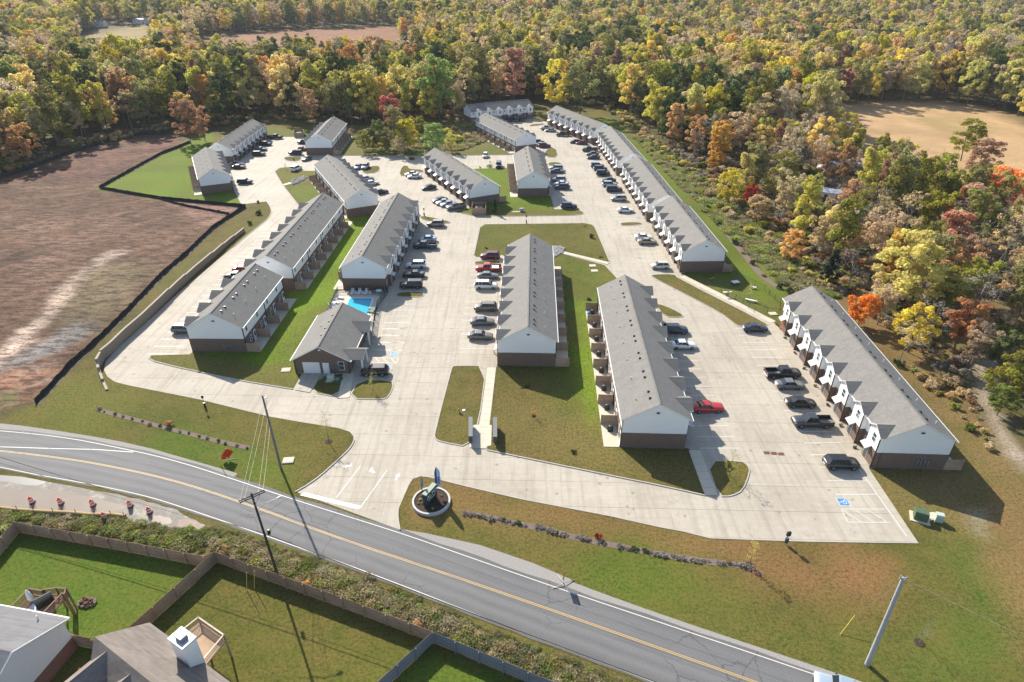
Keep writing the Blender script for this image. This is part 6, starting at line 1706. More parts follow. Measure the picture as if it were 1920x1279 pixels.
q = sheet("wet_mud", rough(pts([(-300, 880), (0, 889), (60, 898), (170, 917), (255, 935), (318, 951), (352, 968), (385, 990), (340, 992), (300, 988), (230, 975), (100, 968), (-300, 962)]), 2, .15), .024, MUD)
q = sheet("muddy_water", rough(pts([(-300, 915), (0, 916), (60, 917), (110, 920), (150, 930), (200, 938), (240, 950), (225, 962), (140, 962), (60, 957), (0, 952), (-300, 948)]), 2, .12), .034, MW)
q = sheet("muddy_water", rough(pts([(262, 970), (285, 966), (310, 968), (325, 976), (318, 985), (290, 981)]), 2, .1), .034, MW)
q = sheet("dirt_patch", rough(pts([(-60, 888), (0, 890), (60, 897), (92, 905), (60, 912), (0, 902), (-60, 898)]), 1, .1), .028, simple("dark wet asphalt", (.06, .06, .062), .4))
q = sheet("bare_soil", rough(pts([(330, 975), (360, 972), (385, 985), (400, 998), (370, 1000), (335, 990)]), 2, .2), .03, simple("pinkish soil", (.33, .26, .215), .95, var=.35, scale=2, bmp=.05))
# fire pit
fp = empty("fire_pit", at(164, 1131)); tag(fp, "low stone fire pit full of logs on the left garden lawn", "fire pit")
b = MB()
for k in range(10):
    t = k * math.pi / 5; MB().box(-.2, .2, -.13, .13, 0, .24).obj("stone", BLOCKM, fp, (math.cos(t) * .85, math.sin(t) * .5, 0), t + 1.57)
for k in range(14): MB().tube((rng.uniform(-.8, .8), rng.uniform(-.45, .45), .12), (rng.uniform(-.8, .8), rng.uniform(-.45, .45), .42), .09, n=6).obj("log", simple("charred log", (.16, .085, .05), .9) if k == 0 else bpy.data.materials["charred log"], fp)

# dog park
dp = empty("dog_park_fence", (0, 0, 0)); tag(dp, "black chain link fence around the dog park between the two right hand rows", "fence")
DPL = pts([(1305, 527), (1334, 541), (1352, 549), (1393, 571), (1414, 588), (1462, 588), (1462, 572), (1432, 545), (1380, 520), (1350, 512)])
m_ = bpy.data.materials.new("chain link mesh"); m_.use_nodes = True; CL = simple("chain link wire", (.05, .05, .05), .5)
def link_fence(line_, root, h=1.25):
    for a, b_ in zip(line_, line_[1:] + line_[:1]):
        L = math.hypot(b_[0] - a[0], b_[1] - a[1]); k = max(1, round(L / 2.4)); ang = math.atan2(b_[1] - a[1], b_[0] - a[0]); sp = L / k
        w = MB(); w.box(0, sp, -.02, .02, h - .04, h)
        for j in range(int(sp / .28)):
            x = j * .28
            for s in (0, 1): 
                xa, xb = (x, min(sp, x + .9)) if s else (min(sp, x + .9), x)
                w.add([(xa, -.004, .05), (xa + .012, -.004, .05), (xb + .012, -.004, h - .04), (xb, -.004, h - .04)], [(0, 1, 2, 3)])
        w = w.mesh("mesh_panel", CL); po = MB().tube((0, 0, 0), (0, 0, h + .08), .035, n=6).mesh("post", BLACK)
        for i in range(k):
            l = (a[0] + (b_[0] - a[0]) * i / k, a[1] + (b_[1] - a[1]) * i / k, 0); inst("mesh_panel", w, root, l, ang); inst("post", po, root, l)
link_fence(DPL, dp)
def bench(x, y, ang, label, L=1.8):
    r = empty("bench", at(x, y), ang); tag(r, label, "bench"); MB().box(-L / 2, L / 2, -.22, .22, .42, .48).obj("seat", WHITE, r); lm = MB().box(-.04, .04, -.18, .18, 0, .42).mesh("leg", BLACK)
    for s in (-.7, .7): inst("leg", lm, r, (s * L / 2, 0, 0))
bench(1408, 566, -.55, "long white topped bench in the dog park nearest us", 2.4); bench(1412, 541.5, -.4, "short white bench at the back of the dog park", 1.2)
t = empty("picnic_table", at(1378, 534), .3); tag(t, "white topped picnic table casting a shadow in the dog park", "table"); MB().box(-.8, .8, -.6, .6, .72, .78).obj("table_top", WHITE, t); lm = MB().box(-.05, .05, -.05, .05, 0, .72).mesh("leg", BLACK)
for x in (-.6, .6):
    for y in (-.4, .4): inst("leg", lm, t, (x, y, 0))
t = empty("dog_jump", at(1362.5, 556), .1); tag(t, "black and white agility hurdle in the dog park beside its path fence", "agility hurdle"); MB().box(-.9, .9, -.2, .2, 1.0, 1.1).obj("bar", WHITE, t)
for s in (-.15, .15): MB().box(s - .05, s + .05, -.05, .05, 0, 1.4).obj("post", BLACK, t)
t = empty("dog_jump", at(1334, 529), .6); tag(t, "pale agility bar in the shaded corner of the dog park", "agility hurdle"); MB().box(-.7, .7, -.06, .06, .9, 1.0).obj("bar", GREY, t); MB().box(-.05, .05, -.05, .05, 0, .9).obj("post", BLACK, t)

# riprap
def riprap(poly, label, n=260, r_=.22):
    p = pts(poly); xs = [q[0] for q in p]; ys = [q[1] for q in p]; b = MB(); c = 0
    while c < n:
        x, y = rng.uniform(min(xs), max(xs)), rng.uniform(min(ys), max(ys))
        if not inside(p, np.array([x]), np.array([y]))[0]: continue
        c += 1; s = rng.uniform(.5, 1.3) * r_; a = rng.random() * 3; v = []
        for zz, k in ((0, 1), (s * .8, .8), (s * 1.2, .35)):
            for i in range(5): t_ = a + i * 1.2566; v.append((x + math.cos(t_) * s * k * rng.uniform(.8, 1.2), y + math.sin(t_) * s * k * rng.uniform(.8, 1.2), .06 + zz))
        b.add(v, [(i, (i + 1) % 5, 5 + (i + 1) % 5, 5 + i) for i in range(5)] + [(5 + i, 5 + (i + 1) % 5, 10 + (i + 1) % 5, 10 + i) for i in range(5)] + [(10, 11, 12, 13, 14)])
    o = b.obj("riprap", STONE); tag(o, label, "stones"); o['kind'] = 'stuff'
riprap([(1037, 461), (1060, 465), (1056, 475), (1039, 483)], "heap of pale drainage stones at the back corner of the central row"); riprap([(546, 341), (555, 336), (568, 332), (577, 334), (560, 344), (550, 347)], "bed of pale drainage stones beside the stepped patio fences", 200, .3)

# far buildings and mobile homes
def cabin(px, py, w, d, h, ang, wallm, roofm, label, name="mobile_home", cat="mobile home", pitch_=.25):
    r = empty(name, at(px, py), math.radians(ang)); r.location.z = float(terrain(np.array([r.location.x]), np.array([r.location.y]))[0]); tag(r, label, cat)
    MB().box(-w / 2, w / 2, -d / 2, d / 2, 0, h).xprism([(-d / 2, h), (d / 2, h), (0, h + d / 2 * pitch_)], -w / 2, w / 2).obj("wall", wallm, r)
    b = MB(); e = .3
    for s in (-1, 1):
        P = [(-w / 2 - e, 0, h + d / 2 * pitch_ + .05), (w / 2 + e, 0, h + d / 2 * pitch_ + .05), (w / 2 + e, s * (d / 2 + e), h - e * pitch_ + .05), (-w / 2 - e, s * (d / 2 + e), h - e * pitch_ + .05)]
        plank(b, P if s < 0 else P[::-1], .1)
    b.obj("roof", roofm, r); wmm = win_mesh(1.1, 1.1, "window"); pm = pane_mesh(1.1, 1.1)
    for k in range(max(2, int(w / 4))):
        x = -w / 2 + (k + .5) * w / max(2, int(w / 4)); q = inst("window", wmm, r, (x, -d / 2 - .01, h * .35), math.pi / 2); inst("pane", pm, q)
    inst("door", DOORF, r, (w * .12, -d / 2 - .01, .1), math.pi / 2)
TIN = simple("pale tin roof", (.45, .47, .50), .35, .4)
cabin(1535, 372, 15, 4.5, 2.8, -28, SIDING, TIN, "white mobile home with a pale tin roof among the trees on the right")
cabin(1572, 318, 13, 5, 2.6, 5, SIDING, TIN, "pale low mobile home half hidden by bare trees below the tan field")
cabin(1266, 252, 5, 4, 2.6, 20, simple("grey shed boards", (.2, .19, .18), .8), TIN, "small grey shed in the bushes right of the farthest rows", "shed", "shed")
cabin(1590, 412, 8, 4, 2.6, -60, simple("tan trailer", (.35, .32, .28), .7), TIN, "tan trailer glimpsed between orange trees on the right", "trailer", "trailer")
for x, y, w, lab in ((178, 56, 26, "pale long building at the edge of the far left clearing"), (270, 50, 18, "small pale house at the far left clearing's right end"), (563, 45, 22, "pale house behind the trees at the left end of the brown field"), (540, 42, 14, "white shed beside the pale house above the brown field"), (1560, 8, 30, "long white building on the far horizon to the right"), (218, 6, 24, "white building on the far horizon to the left")):
    cabin(x, y, w, 9, 4.5, 4, SIDING, simple("far roof", (.3, .3, .32), .7), lab, "farm_building", "building")
# ------------------------------------------------------------------ trees
def leaf_cloud(centers, radii, n, size, flat=.85, seed=0, drop=0.0):
    """leaf sized faces spread over the shells of many small lobes"""
    r = np.random.RandomState(seed)
    w = radii ** 2; w = w / w.sum(); k = r.choice(len(radii), n, p=w)
    d = r.normal(size=(n, 3)); d /= np.linalg.norm(d, axis=1)[:, None]; d[:, 2] = np.where(d[:, 2] < -.6, -d[:, 2], d[:, 2])
    rad = radii[k] * r.uniform(.62, 1.08, n)
    c = centers[k] + d * rad[:, None] * np.array([1, 1, flat])
    nrm = d + r.normal(size=(n, 3)) * .55; nrm /= np.linalg.norm(nrm, axis=1)[:, None]
    a = np.cross(nrm, r.normal(size=(n, 3))); a /= np.linalg.norm(a, axis=1)[:, None]; b = np.cross(nrm, a)
    s = size * r.uniform(.55, 1.3, n)[:, None]
    V = np.stack([c - a * s, c - b * s * .8, c + a * s, c + b * s * .8], 1).reshape(-1, 3)
    lobe = r.uniform(-.5, .5, len(radii))
    val = np.clip(.5 + lobe[k] * .9 + r.normal(0, .22, n), 0, 1.2)
    return V, np.repeat(val, 4)
def leaf_mesh(name, V, val, mat):
    me = bpy.data.meshes.new(name); n = len(V) // 4
    me.vertices.add(len(V)); me.vertices.foreach_set('co', V.astype(np.float32).ravel())
    me.loops.add(len(V)); me.loops.foreach_set('vertex_index', np.arange(len(V), dtype=np.int32))
    me.polygons.add(n); me.polygons.foreach_set('loop_start', np.arange(0, len(V), 4, dtype=np.int32)); me.update()
    a = me.attributes.new("Leaf", 'FLOAT', 'POINT'); a.data.foreach_set('value', val.astype(np.float32)); me.materials.append(mat)
    return me
def skeleton(h, spread, seed, levels=3, r0=.28, lean=.1, start=.3, nb=7):
    """trunk with limbs and branches; returns the mesh builder and branch tips"""
    r = random.Random(seed); b = MB(); tips = []
    def grow(p, d, L, rad, lev):
        seg = 3; q = p
        for i in range(seg):
            d = (d + Vector((r.uniform(-.18, .18), r.uniform(-.18, .18), r.uniform(-.02, .12)))).normalized(); e = q + d * (L / seg)
            b.tube(q, e, rad * (1 - i / seg * .5), rad * (1 - (i + 1) / seg * .5), n=5 if lev < 2 else 3, cap=False); q = e
            if lev < levels and i > 0:
                for _ in range(2 if lev else 1):
                    s = Vector((r.uniform(-1, 1), r.uniform(-1, 1), r.uniform(.0, .8))).normalized(); grow(q, (d * .55 + s * .8).normalized(), L * .55, rad * .42, lev + 1)
        tips.append(q)
    p = Vector((0, 0, -.3)); d = Vector((r.uniform(-lean, lean), r.uniform(-lean, lean), 1)).normalized(); N = 8; rad = r0; trunk = []
    for i in range(N):
        e = p + d * (h * .88 / N); b.tube(p, e, rad, rad * .84, n=7, cap=False); rad *= .84; p = e; trunk.append(p)
        d = (d + Vector((r.uniform(-.07, .07), r.uniform(-.07, .07), .1))).normalized()
        if i / N >= start:
            for _ in range(2 if nb > 5 else 1):
                t = r.uniform(0, 6.28); up = r.uniform(.25, .9); grow(e, Vector((math.cos(t), math.sin(t), up)).normalized(), spread * r.uniform(.55, 1.0) * (1 - abs(i / N - .55) * .7), rad * .55, 1)
    grow(p, d, h * .14, rad, 1)
    return b, tips
TREES = {}
LEAFM = {}
SPEC = {'darkgreen': (.080, .125, .026), 'green': (.185, .225, .038), 'brightgreen': (.30, .42, .035), 'olive': (.33, .31, .050), 'yellowgreen': (.60, .52, .045), 'yellow': (.72, .55, .08), 'gold': (.68, .42, .08), 'orange': (.58, .27, .075),
        'brightorange': (.95, .32, .015), 'salmon': (.60, .26, .085), 'rust': (.36, .19, .075), 'red': (.50, .085, .04), 'tan': (.58, .42, .20), 'grey': (.33, .29, .245), 'evergreen': (.035, .068, .024)}
for k, c in SPEC.items(): LEAFM[k] = m_leaf(k + " leaves", c, val=.32 if k != 'evergreen' else .2)
def tree_kind(key, leafc, h=16, rx=5.0, n=3600, size=.33, seed=0, cb=.28, shape='round', bare=False, lobes=56):
    r = np.random.RandomState(seed)
    b, tips = skeleton(h, rx * (1.05 if shape == 'round' else .8), seed, 3 if bare else 2, h * .0135, .1, cb + .02, 8)
    trunk = b.mesh("trunk", GREYBARK if bare or leafc in ('grey', 'tan') else BARK)
    C = []; R = []
    for _ in range(lobes):
        t = r.uniform(0, 6.283); u = r.uniform(0, 1) ** .6
        zz = r.uniform(cb, .97)
        if shape == 'round': prof = math.sqrt(max(.05, 1 - ((zz - .58) / .46) ** 2))
        elif shape == 'tall': prof = math.sqrt(max(.05, 1 - ((zz - .55) / .5) ** 2)) * .62
        elif shape == 'cone': prof = max(.08, 1.05 - zz) * .9
        else: prof = .75 + .25 * math.sin(zz * 9)
        C.append((math.cos(t) * rx * u * prof, math.sin(t) * rx * u * prof, h * zz)); R.append(rx * r.uniform(.18, .33) * (.8 if shape != 'cone' else .6))
    C, R = np.array(C), np.array(R)
    if bare:
        tp = np.array([tuple(t) for t in tips]); C = tp[r.choice(len(tp), min(len(tp), 90), False)]; R = np.full(len(C), .55)
    V, val = leaf_cloud(C, R, n, size, seed=seed)
    TREES[key] = (trunk, leaf_mesh("crown", V, val, LEAFM[leafc]), h)
    return TREES[key]
k_ = 0
for key, lc, h, rx, n, sh, cb in [
    ('darkgreen1', 'darkgreen', 17, 5.4, 4200, 'round', .25), ('darkgreen2', 'darkgreen', 19, 4.8, 4200, 'round', .3), ('green1', 'green', 16, 5.0, 4000, 'round', .22), ('green2', 'green', 19, 4.4, 3800, 'tall', .25),
    ('brightgreen1', 'brightgreen', 17, 5.2, 4400, 'round', .2), ('olive1', 'olive', 17, 5.0, 3600, 'round', .3), ('olive2', 'olive', 20, 4.6, 3200, 'tall', .35), ('olive3', 'olive', 15, 4.6, 3000, 'loose', .25),
    ('yellowgreen1', 'yellowgreen', 17, 4.8, 3600, 'round', .25), ('yellowgreen2', 'yellowgreen', 20, 4.6, 3000, 'tall', .3), ('yellow1', 'yellow', 17, 4.8, 3400, 'round', .25), ('gold1', 'gold', 18, 4.8, 3400, 'tall', .25), ('gold2', 'gold', 15, 4.4, 3200, 'round', .2),
    ('orange1', 'orange', 16, 4.6, 3400, 'round', .22), ('brightorange1', 'brightorange', 13, 4.6, 3600, 'round', .2), ('salmon1', 'salmon', 16, 4.4, 3000, 'tall', .25), ('rust1', 'rust', 16, 4.8, 3200, 'round', .25), ('rust2', 'rust', 18, 4.2, 2600, 'tall', .3),
    ('red1', 'red', 12, 3.4, 2600, 'round', .2), ('tan1', 'tan', 17, 4.6, 2200, 'loose', .3), ('tan2', 'tan', 15, 4.6, 1800, 'round', .25), ('evergreen1', 'evergreen', 12, 3.2, 3600, 'cone', .06)]:
    k_ += 1; tree_kind(key, lc, h, rx, int(n * 1.45), .27, 100 + k_, cb, sh)
tree_kind('bare1', 'grey', 16, 4.8, 500, .16, 201, .25, bare=True); tree_kind('bare2', 'grey', 14, 5.2, 380, .15, 203, .2, bare=True); tree_kind('bare3', 'tan', 17, 4.6, 900, .2, 205, .25, bare=True)
WORDS = {'darkgreen': 'dark green', 'green': 'mid green', 'brightgreen': 'bright green', 'olive': 'olive green', 'yellowgreen': 'yellow green', 'yellow': 'yellow', 'gold': 'golden', 'orange': 'orange', 'brightorange': 'vivid orange', 'salmon': 'salmon orange', 'rust': 'rust', 'red': 'red', 'tan': 'thin tan', 'evergreen': 'dark evergreen', 'bare': 'bare grey'}
FORM = {'round': 'round'}
def put_tree(key, x, y, s, label, group, rz_=None, z=0.0, name=None, sxy=1.0):
    tr, cr, h = TREES[key]
    r = empty(name or "tree", (x, y, z), rng.random() * 6.28 if rz_ is None else rz_, (s * sxy, s * sxy, s)); tag(r, label, "tree", group)
    inst("trunk", tr, r); inst("crown", cr, r)
    return r
# hand placed trees: where the middle of the crown shows, height, kind, words
HT = [(1706, 497, 17, 'yellowgreen1', "large yellow green tree right above the easternmost row's far end"), (1688, 470, 13, 'gold1', "golden tree close left behind the large yellow green one"), (1785, 445, 15, 'salmon1', "tall salmon tree right of the large yellow green one"), (1812, 492, 13, 'orange1', "orange tree below the tall salmon tree"),
 (1818, 385, 14, 'salmon1', "red tipped tree standing before the tan field's near corner"), (1884, 352, 13, 'brightorange1', "most vivid orange tree at the right edge"), (1850, 292, 13, 'rust1', "rust tree at the near rim of the tan field"), (1818, 255, 14, 'olive1', "round brown green tree standing in the tan field's corner"),
 (1722, 607, 9.5, 'yellow1', "small yellow tree beside the easternmost row's roof"), (1813, 598, 10, 'orange1', "small orange tree near the bend of the gravel track"), (1621, 577, 6.5, 'brightorange1', "little vivid orange tree right behind the easternmost row"), (1562, 492, 8.5, 'evergreen1', "dark evergreen behind the easternmost row's far gable"), (1600, 500, 9, 'bare2', "bare grey tree beside the dark evergreen"),
 (1487, 452, 8, 'gold2', "small golden tree at the edge of the weedy bank"), (1432, 262, 13, 'yellow1', "yellow tree above the weedy bank with a grey tree beside it"), (1402, 205, 11, 'brightgreen1', "bright green round tree left of the tan field"), (1398, 318, 14, 'yellowgreen2', "tall yellow green tree at the rim of the weedy bank"), (1372, 345, 11, 'yellowgreen1', "broad yellow green tree nearest the row chain"), (1424, 385, 8, 'gold2', "gold tree low on the weedy bank"), (1408, 362, 6.5, 'red1', "small dark red tree on the weedy bank"),
 (1595, 372, 12, 'salmon1', "salmon tree in front of the white mobile home"), (1570, 415, 10, 'yellow1', "yellow tree below the white mobile home"), (1530, 398, 9, 'olive3', "thin olive tree left of the tan trailer"), (1640, 330, 12, 'olive1', "olive tree right of the white mobile home"), (1690, 290, 13, 'yellow1', "tall yellow green tree at the left tip of the tan field"), (1590, 235, 12, 'yellow1', "yellow tree beside the left tip of the tan field"), (1510, 240, 12, 'bare1', "bare grey tree left of the tan field"), (1370, 240, 10, 'bare2', "pale bare tree beside the bright green round tree"),
 (1490, 320, 11, 'bare1', "bare tree over the low mobile home"), (1460, 300, 10, 'bare3', "thin brown tree behind the yellow one above the bank"), (1760, 610, 9, 'bare1', "small bare tree between the little yellow and orange trees"), (1700, 640, 7, 'bare3', "thin brown sapling close behind the easternmost row's roof"), (1840, 640, 8, 'tan1', "tan tree right above the bend of the gravel track"), (1660, 560, 9, 'tan1', "tan tree between the little vivid orange tree and the big yellow green one"), (1870, 480, 15, 'bare2', "big bare grey tree at the right edge"), (1840, 560, 12, 'bare1', "bare tree leaning over the gravel track"), (1770, 545, 11, 'olive3', "thin olive tree between the yellow and orange ones"), (1650, 430, 12, 'tan1', "thin tan tree above the easternmost row"), (1600, 450, 11, 'gold1', "golden tree in the middle of the right wood"), (1545, 440, 10, 'tan1', "pale tan tree beside the dark evergreen"),
 (1893, 650, 8, 'green1', "green tree at the right edge above the gravel track"), (1905, 705, 9, 'olive1', "olive tree at the right edge beside the gravel track"), (1885, 745, 5.5, 'green1', "low green tree beside the bend of the gravel track"), (1750, 480, 14, 'olive1', "dark olive tree behind the large yellow green one"), (1480, 200, 14, 'darkgreen1', "dark green tree left of the tan field"), (1700, 130, 17, 'darkgreen2', "dark tree rising behind the tan field"), (1555, 305, 9, 'rust1', "rust tree beside the low mobile home"),
 (820, 150, 26.6, 'brightgreen1', "bright green tree standing out behind the scrub bank"), (965, 135, 26.6, 'salmon1', "tall red orange tree behind the farthest gabled front"), (1045, 150, 23.8, 'yellow1', "yellow tree behind the farthest gabled front"), (730, 203, 15.4, 'red1', "bright red small tree at the foot of the far wood"), (655, 115, 22.4, 'orange1', "orange tree high in the left middle of the far wood"), (770, 110, 21.0, 'orange1', "orange tree in the middle of the far wood"), (1000, 90, 25.2, 'yellow1', "pale yellow tree high in the far wood"), (1120, 110, 25.2, 'gold1', "golden tree above the farthest row of the chain"), (1090, 150, 25.2, 'olive1', "olive tree above the farthest row of the chain"),
 (812, 258, 13.1, 'brightgreen1', "brightest yellow green bushy tree on the scrub bank"), (740, 232, 15.2, 'olive1', "taller olive tree on the scrub bank"), (705, 246, 11.2, 'green1', "left bushy tree on the scrub bank"), (762, 248, 12.0, 'yellowgreen1', "yellow green tree in the middle of the scrub bank"), (790, 240, 11.2, 'olive3', "thin olive tree behind the brightest one on the scrub bank"), (722, 262, 8.0, 'olive3', "low olive bush at the near side of the scrub bank"), (680, 262, 8.0, 'olive1', "leftmost low bush on the scrub bank"), (845, 262, 7.2, 'yellowgreen1', "low yellow bush right of the brightest tree on the scrub bank"), (750, 270, 7.2, 'tan2', "tan shrub at the near foot of the scrub bank"),
 (345, 220, 16, 'rust1', "rust tree at the corner of the bare lot"), (375, 225, 13, 'orange1', "orange tree behind the far left row's gable"), (40, 262, 14, 'orange1', "orange tree at the left end of the bare lot"), (90, 190, 22, 'olive2', "tall olive tree at the left edge of the wood"), (165, 165, 24, 'darkgreen2', "tall dark tree behind the middle of the bare lot"), (225, 165, 24, 'gold1', "tall golden tree behind the bare lot"), (270, 150, 23, 'olive1', "tall olive tree behind the far end of the bare lot"), (315, 165, 23, 'olive2', "slender olive tree behind the far end of the bare lot"), (352, 140, 23, 'yellowgreen2', "tall yellow green tree behind the corner of the bare lot"), (420, 175, 21, 'darkgreen1', "dark round tree above the far left row"), (445, 120, 20, 'darkgreen1', "dark tree high above the far left row"), (50, 215, 20, 'yellowgreen1', "yellow green tree at the left edge"), (575, 190, 15, 'orange1', "orange tree above the far shaded row")]
placed = []
for px, py, h, key, lab in HT:
    k0, s = TREES[key], h / TREES[key][2]
    p = at(px, py, .62 * h)
    put_tree(key, p.x, p.y, s, lab, None, sxy=(1.3 if px > 1300 else 1.15) if py > 225 or px > 1300 else 1.05)
    placed.append((p.x, p.y))
placed = np.array(placed)
# the wood: jittered points outside the clearings
CLEAR = [pts([(-400, 1500), (-400, 350), (-60, 350), (0, 330), (50, 316), (134, 283), (235, 251), (325, 243), (352, 248), (383, 262), (398, 240), (470, 222), (560, 232), (650, 240), (760, 236), (870, 226), (872, 205), (930, 197), (1000, 194), (1060, 197), (1130, 203), (1170, 218), (1210, 250), (1300, 318), (1352, 350), (1395, 385), (1452, 436), (1500, 490), (1560, 528), (1640, 590), (1720, 690), (1800, 780), (1850, 850), (2000, 1000), (2300, 1500)]),
         pts([(1520, 206), (1600, 196), (1740, 192), (1850, 203), (1925, 238), (2100, 300), (2100, 420), (1870, 385), (1700, 335), (1560, 290)]),
         pts([(368, 75), (420, 66), (560, 54), (735, 50), (752, 60), (750, 108), (640, 114), (372, 122)]), pts([(155, 70), (200, 52), (292, 50), (290, 104), (165, 112)]), pts([(1270, 70), (1345, 66), (1350, 77), (1275, 80)]), pts([(1640, 6), (1900, 7), (1900, 30), (1640, 28)]),
         pts([(1812, 690), (1840, 670), (1885, 678), (1866, 740), (1912, 820), (1965, 905), (1940, 950), (1860, 830), (1822, 740)]), pts([(1490, 345), (1560, 350), (1600, 395), (1540, 430), (1480, 400)])]
def scatter(y0, y1, step, seed):
    r = np.random.RandomState(seed); ys = np.arange(y0, y1, step); P = []
    for y in ys:
        w = .95 * y + 40; xs = np.arange(-w, w, step); P.append(np.stack([xs + r.uniform(-.45, .45, len(xs)) * step, np.full(len(xs), y) + r.uniform(-.45, .45, len(xs)) * step], 1))
    return np.concatenate(P)
P = np.concatenate([scatter(95, 420, 7.9, 1), scatter(420, 800, 9.0, 2), scatter(800, 1750, 12.0, 3)])
X, Y = P[:, 0], P[:, 1]
ok = np.ones(len(P), bool)
for c in CLEAR: ok &= sdist(c, X, Y) < -1.5
d = np.hypot(X, Y)
for px_, py_ in placed: ok &= np.hypot(X - px_, Y - py_) > 6.0
# the wood on the right is thinner
right = (X > 62) & (Y < 250)
ok &= ~(right & (nr.rand(len(P)) < .05))
X, Y, d = X[ok], Y[ok], d[ok]; right = right[ok]; N = len(X)
SZ = np.where(right, nr.uniform(.65, 1.05, N), nr.uniform(.85, 1.42, N)) * np.where(d > 800, 1.12, 1.0)
edge = np.min([-sdist(c, X, Y) for c in CLEAR[:1]], 0)
# younger trees stand before the brown field and the tan field, so the fields show over them
for poly_, k__ in (([(340, 100), (780, 90), (790, 185), (330, 195)], .78), ([(1540, 270), (1920, 330), (1990, 460), (1900, 440), (1560, 330)], .75), ([(150, 95), (300, 90), (300, 150), (150, 160)], .7)):
    SZ = np.where(inside(pts(poly_), X, Y), SZ * k__, SZ)
SZ *= np.where((edge < 9) & ~right, nr.uniform(.6, 1.0, N), 1.0)
n1, n2 = vnoise(X, Y, 38, 21), vnoise(X, Y, 95, 22); n3 = nr.rand(N)
pal = {0: ['darkgreen1', 'darkgreen2', 'green1', 'olive1', 'green1', 'olive2', 'green2', 'yellowgreen1', 'olive1', 'yellowgreen2', 'tan1'], 1: ['olive1', 'olive2', 'yellowgreen1', 'olive3', 'green1', 'tan1'], 2: ['yellowgreen1', 'yellowgreen2', 'yellow1', 'gold1', 'olive1', 'olive2', 'tan1', 'yellow1'], 3: ['gold1', 'orange1', 'rust1', 'rust2', 'tan1', 'gold2', 'yellow1', 'tan2', 'tan1', 'yellow1', 'yellowgreen2', 'olive2'], 4: ['bare1', 'bare3', 'tan1', 'olive2', 'rust2', 'olive3', 'yellowgreen2']}
keys = sorted(TREES)
KI = np.zeros(N, int)
rr_ = np.random.RandomState(5)
for i in range(N):
    v = n1[i] * .6 + n2[i] * .4 + (n3[i] - .5) * .42
    g = 0 if v < .33 else 1 if v < .42 else 2 if v < .57 else 3 if v < .68 else 4
    if rr_.rand() < .05: g = 3
    if rr_.rand() < .005: KI[i] = keys.index('red1'); continue
    if right[i] and Y[i] < 235 and rr_.rand() < .42: KI[i] = keys.index(['bare1', 'bare3', 'bare2', 'olive3', 'tan2', 'olive1', 'tan1', 'olive2'][rr_.randint(8)]); continue
    KI[i] = keys.index(pal[g][rr_.randint(len(pal[g]))])
vis = np.array([(lambda q: -40 < q[0] < 1960 and -60 < q[1] < 1330)(pj(x, y, 10)) for x, y in zip(X, Y)])
score = SZ / d + np.where(vis, 0, -1)
idx = np.argsort(-score)[:300 - len(HT)]
used_ = np.zeros(N, bool); used_[idx] = True
ZT = terrain(X, Y)
def region(x, y, e):
    px, py = pj(x, y, 8)
    if x > 60 and y < 260: z_, (l, r_) = ("thin wood behind the easternmost row", (1500, 1850)) if y < 165 else ("wood below the tan field", (1300, 1750))
    elif px < 360: z_, (l, r_) = "wood behind the bare lot", (120, 240)
    elif px < 660: z_, (l, r_) = "wood behind the far left rows", (460, 560)
    elif px < 900: z_, (l, r_) = "wood behind the scrub bank", (740, 820)
    elif px < 1180: z_, (l, r_) = "wood behind the farthest rows", (990, 1090)
    else: z_, (l, r_) = "wood left of tan field", (1280, 1400)
    w5 = (r_ - l) * .8
    h = "far left part of " if px < l - w5 else "left part of " if px < l else "middle of " if px < r_ else "right part of " if px < r_ + w5 else "far right part of "
    dep = "at the rim, " if e < 8 else "just inside rim, " if e < 18 else "further in, " if e < 30 else "deep in, " if e < 46 else "very deep, "
    return dep + h + z_
for i in idx:
    key = keys[KI[i]]; base_ = key.rstrip('0123456789'); reg = region(X[i], Y[i], edge[i])
    sz = "small" if SZ[i] * TREES[key][2] < 11 else "tall" if SZ[i] * TREES[key][2] > 18 else "medium"
    lab = f"{sz} {WORDS[base_]} tree {reg}"
    put_tree(key, X[i], Y[i], SZ[i], lab, lab.replace(' tree ', ' trees '), z=ZT[i])

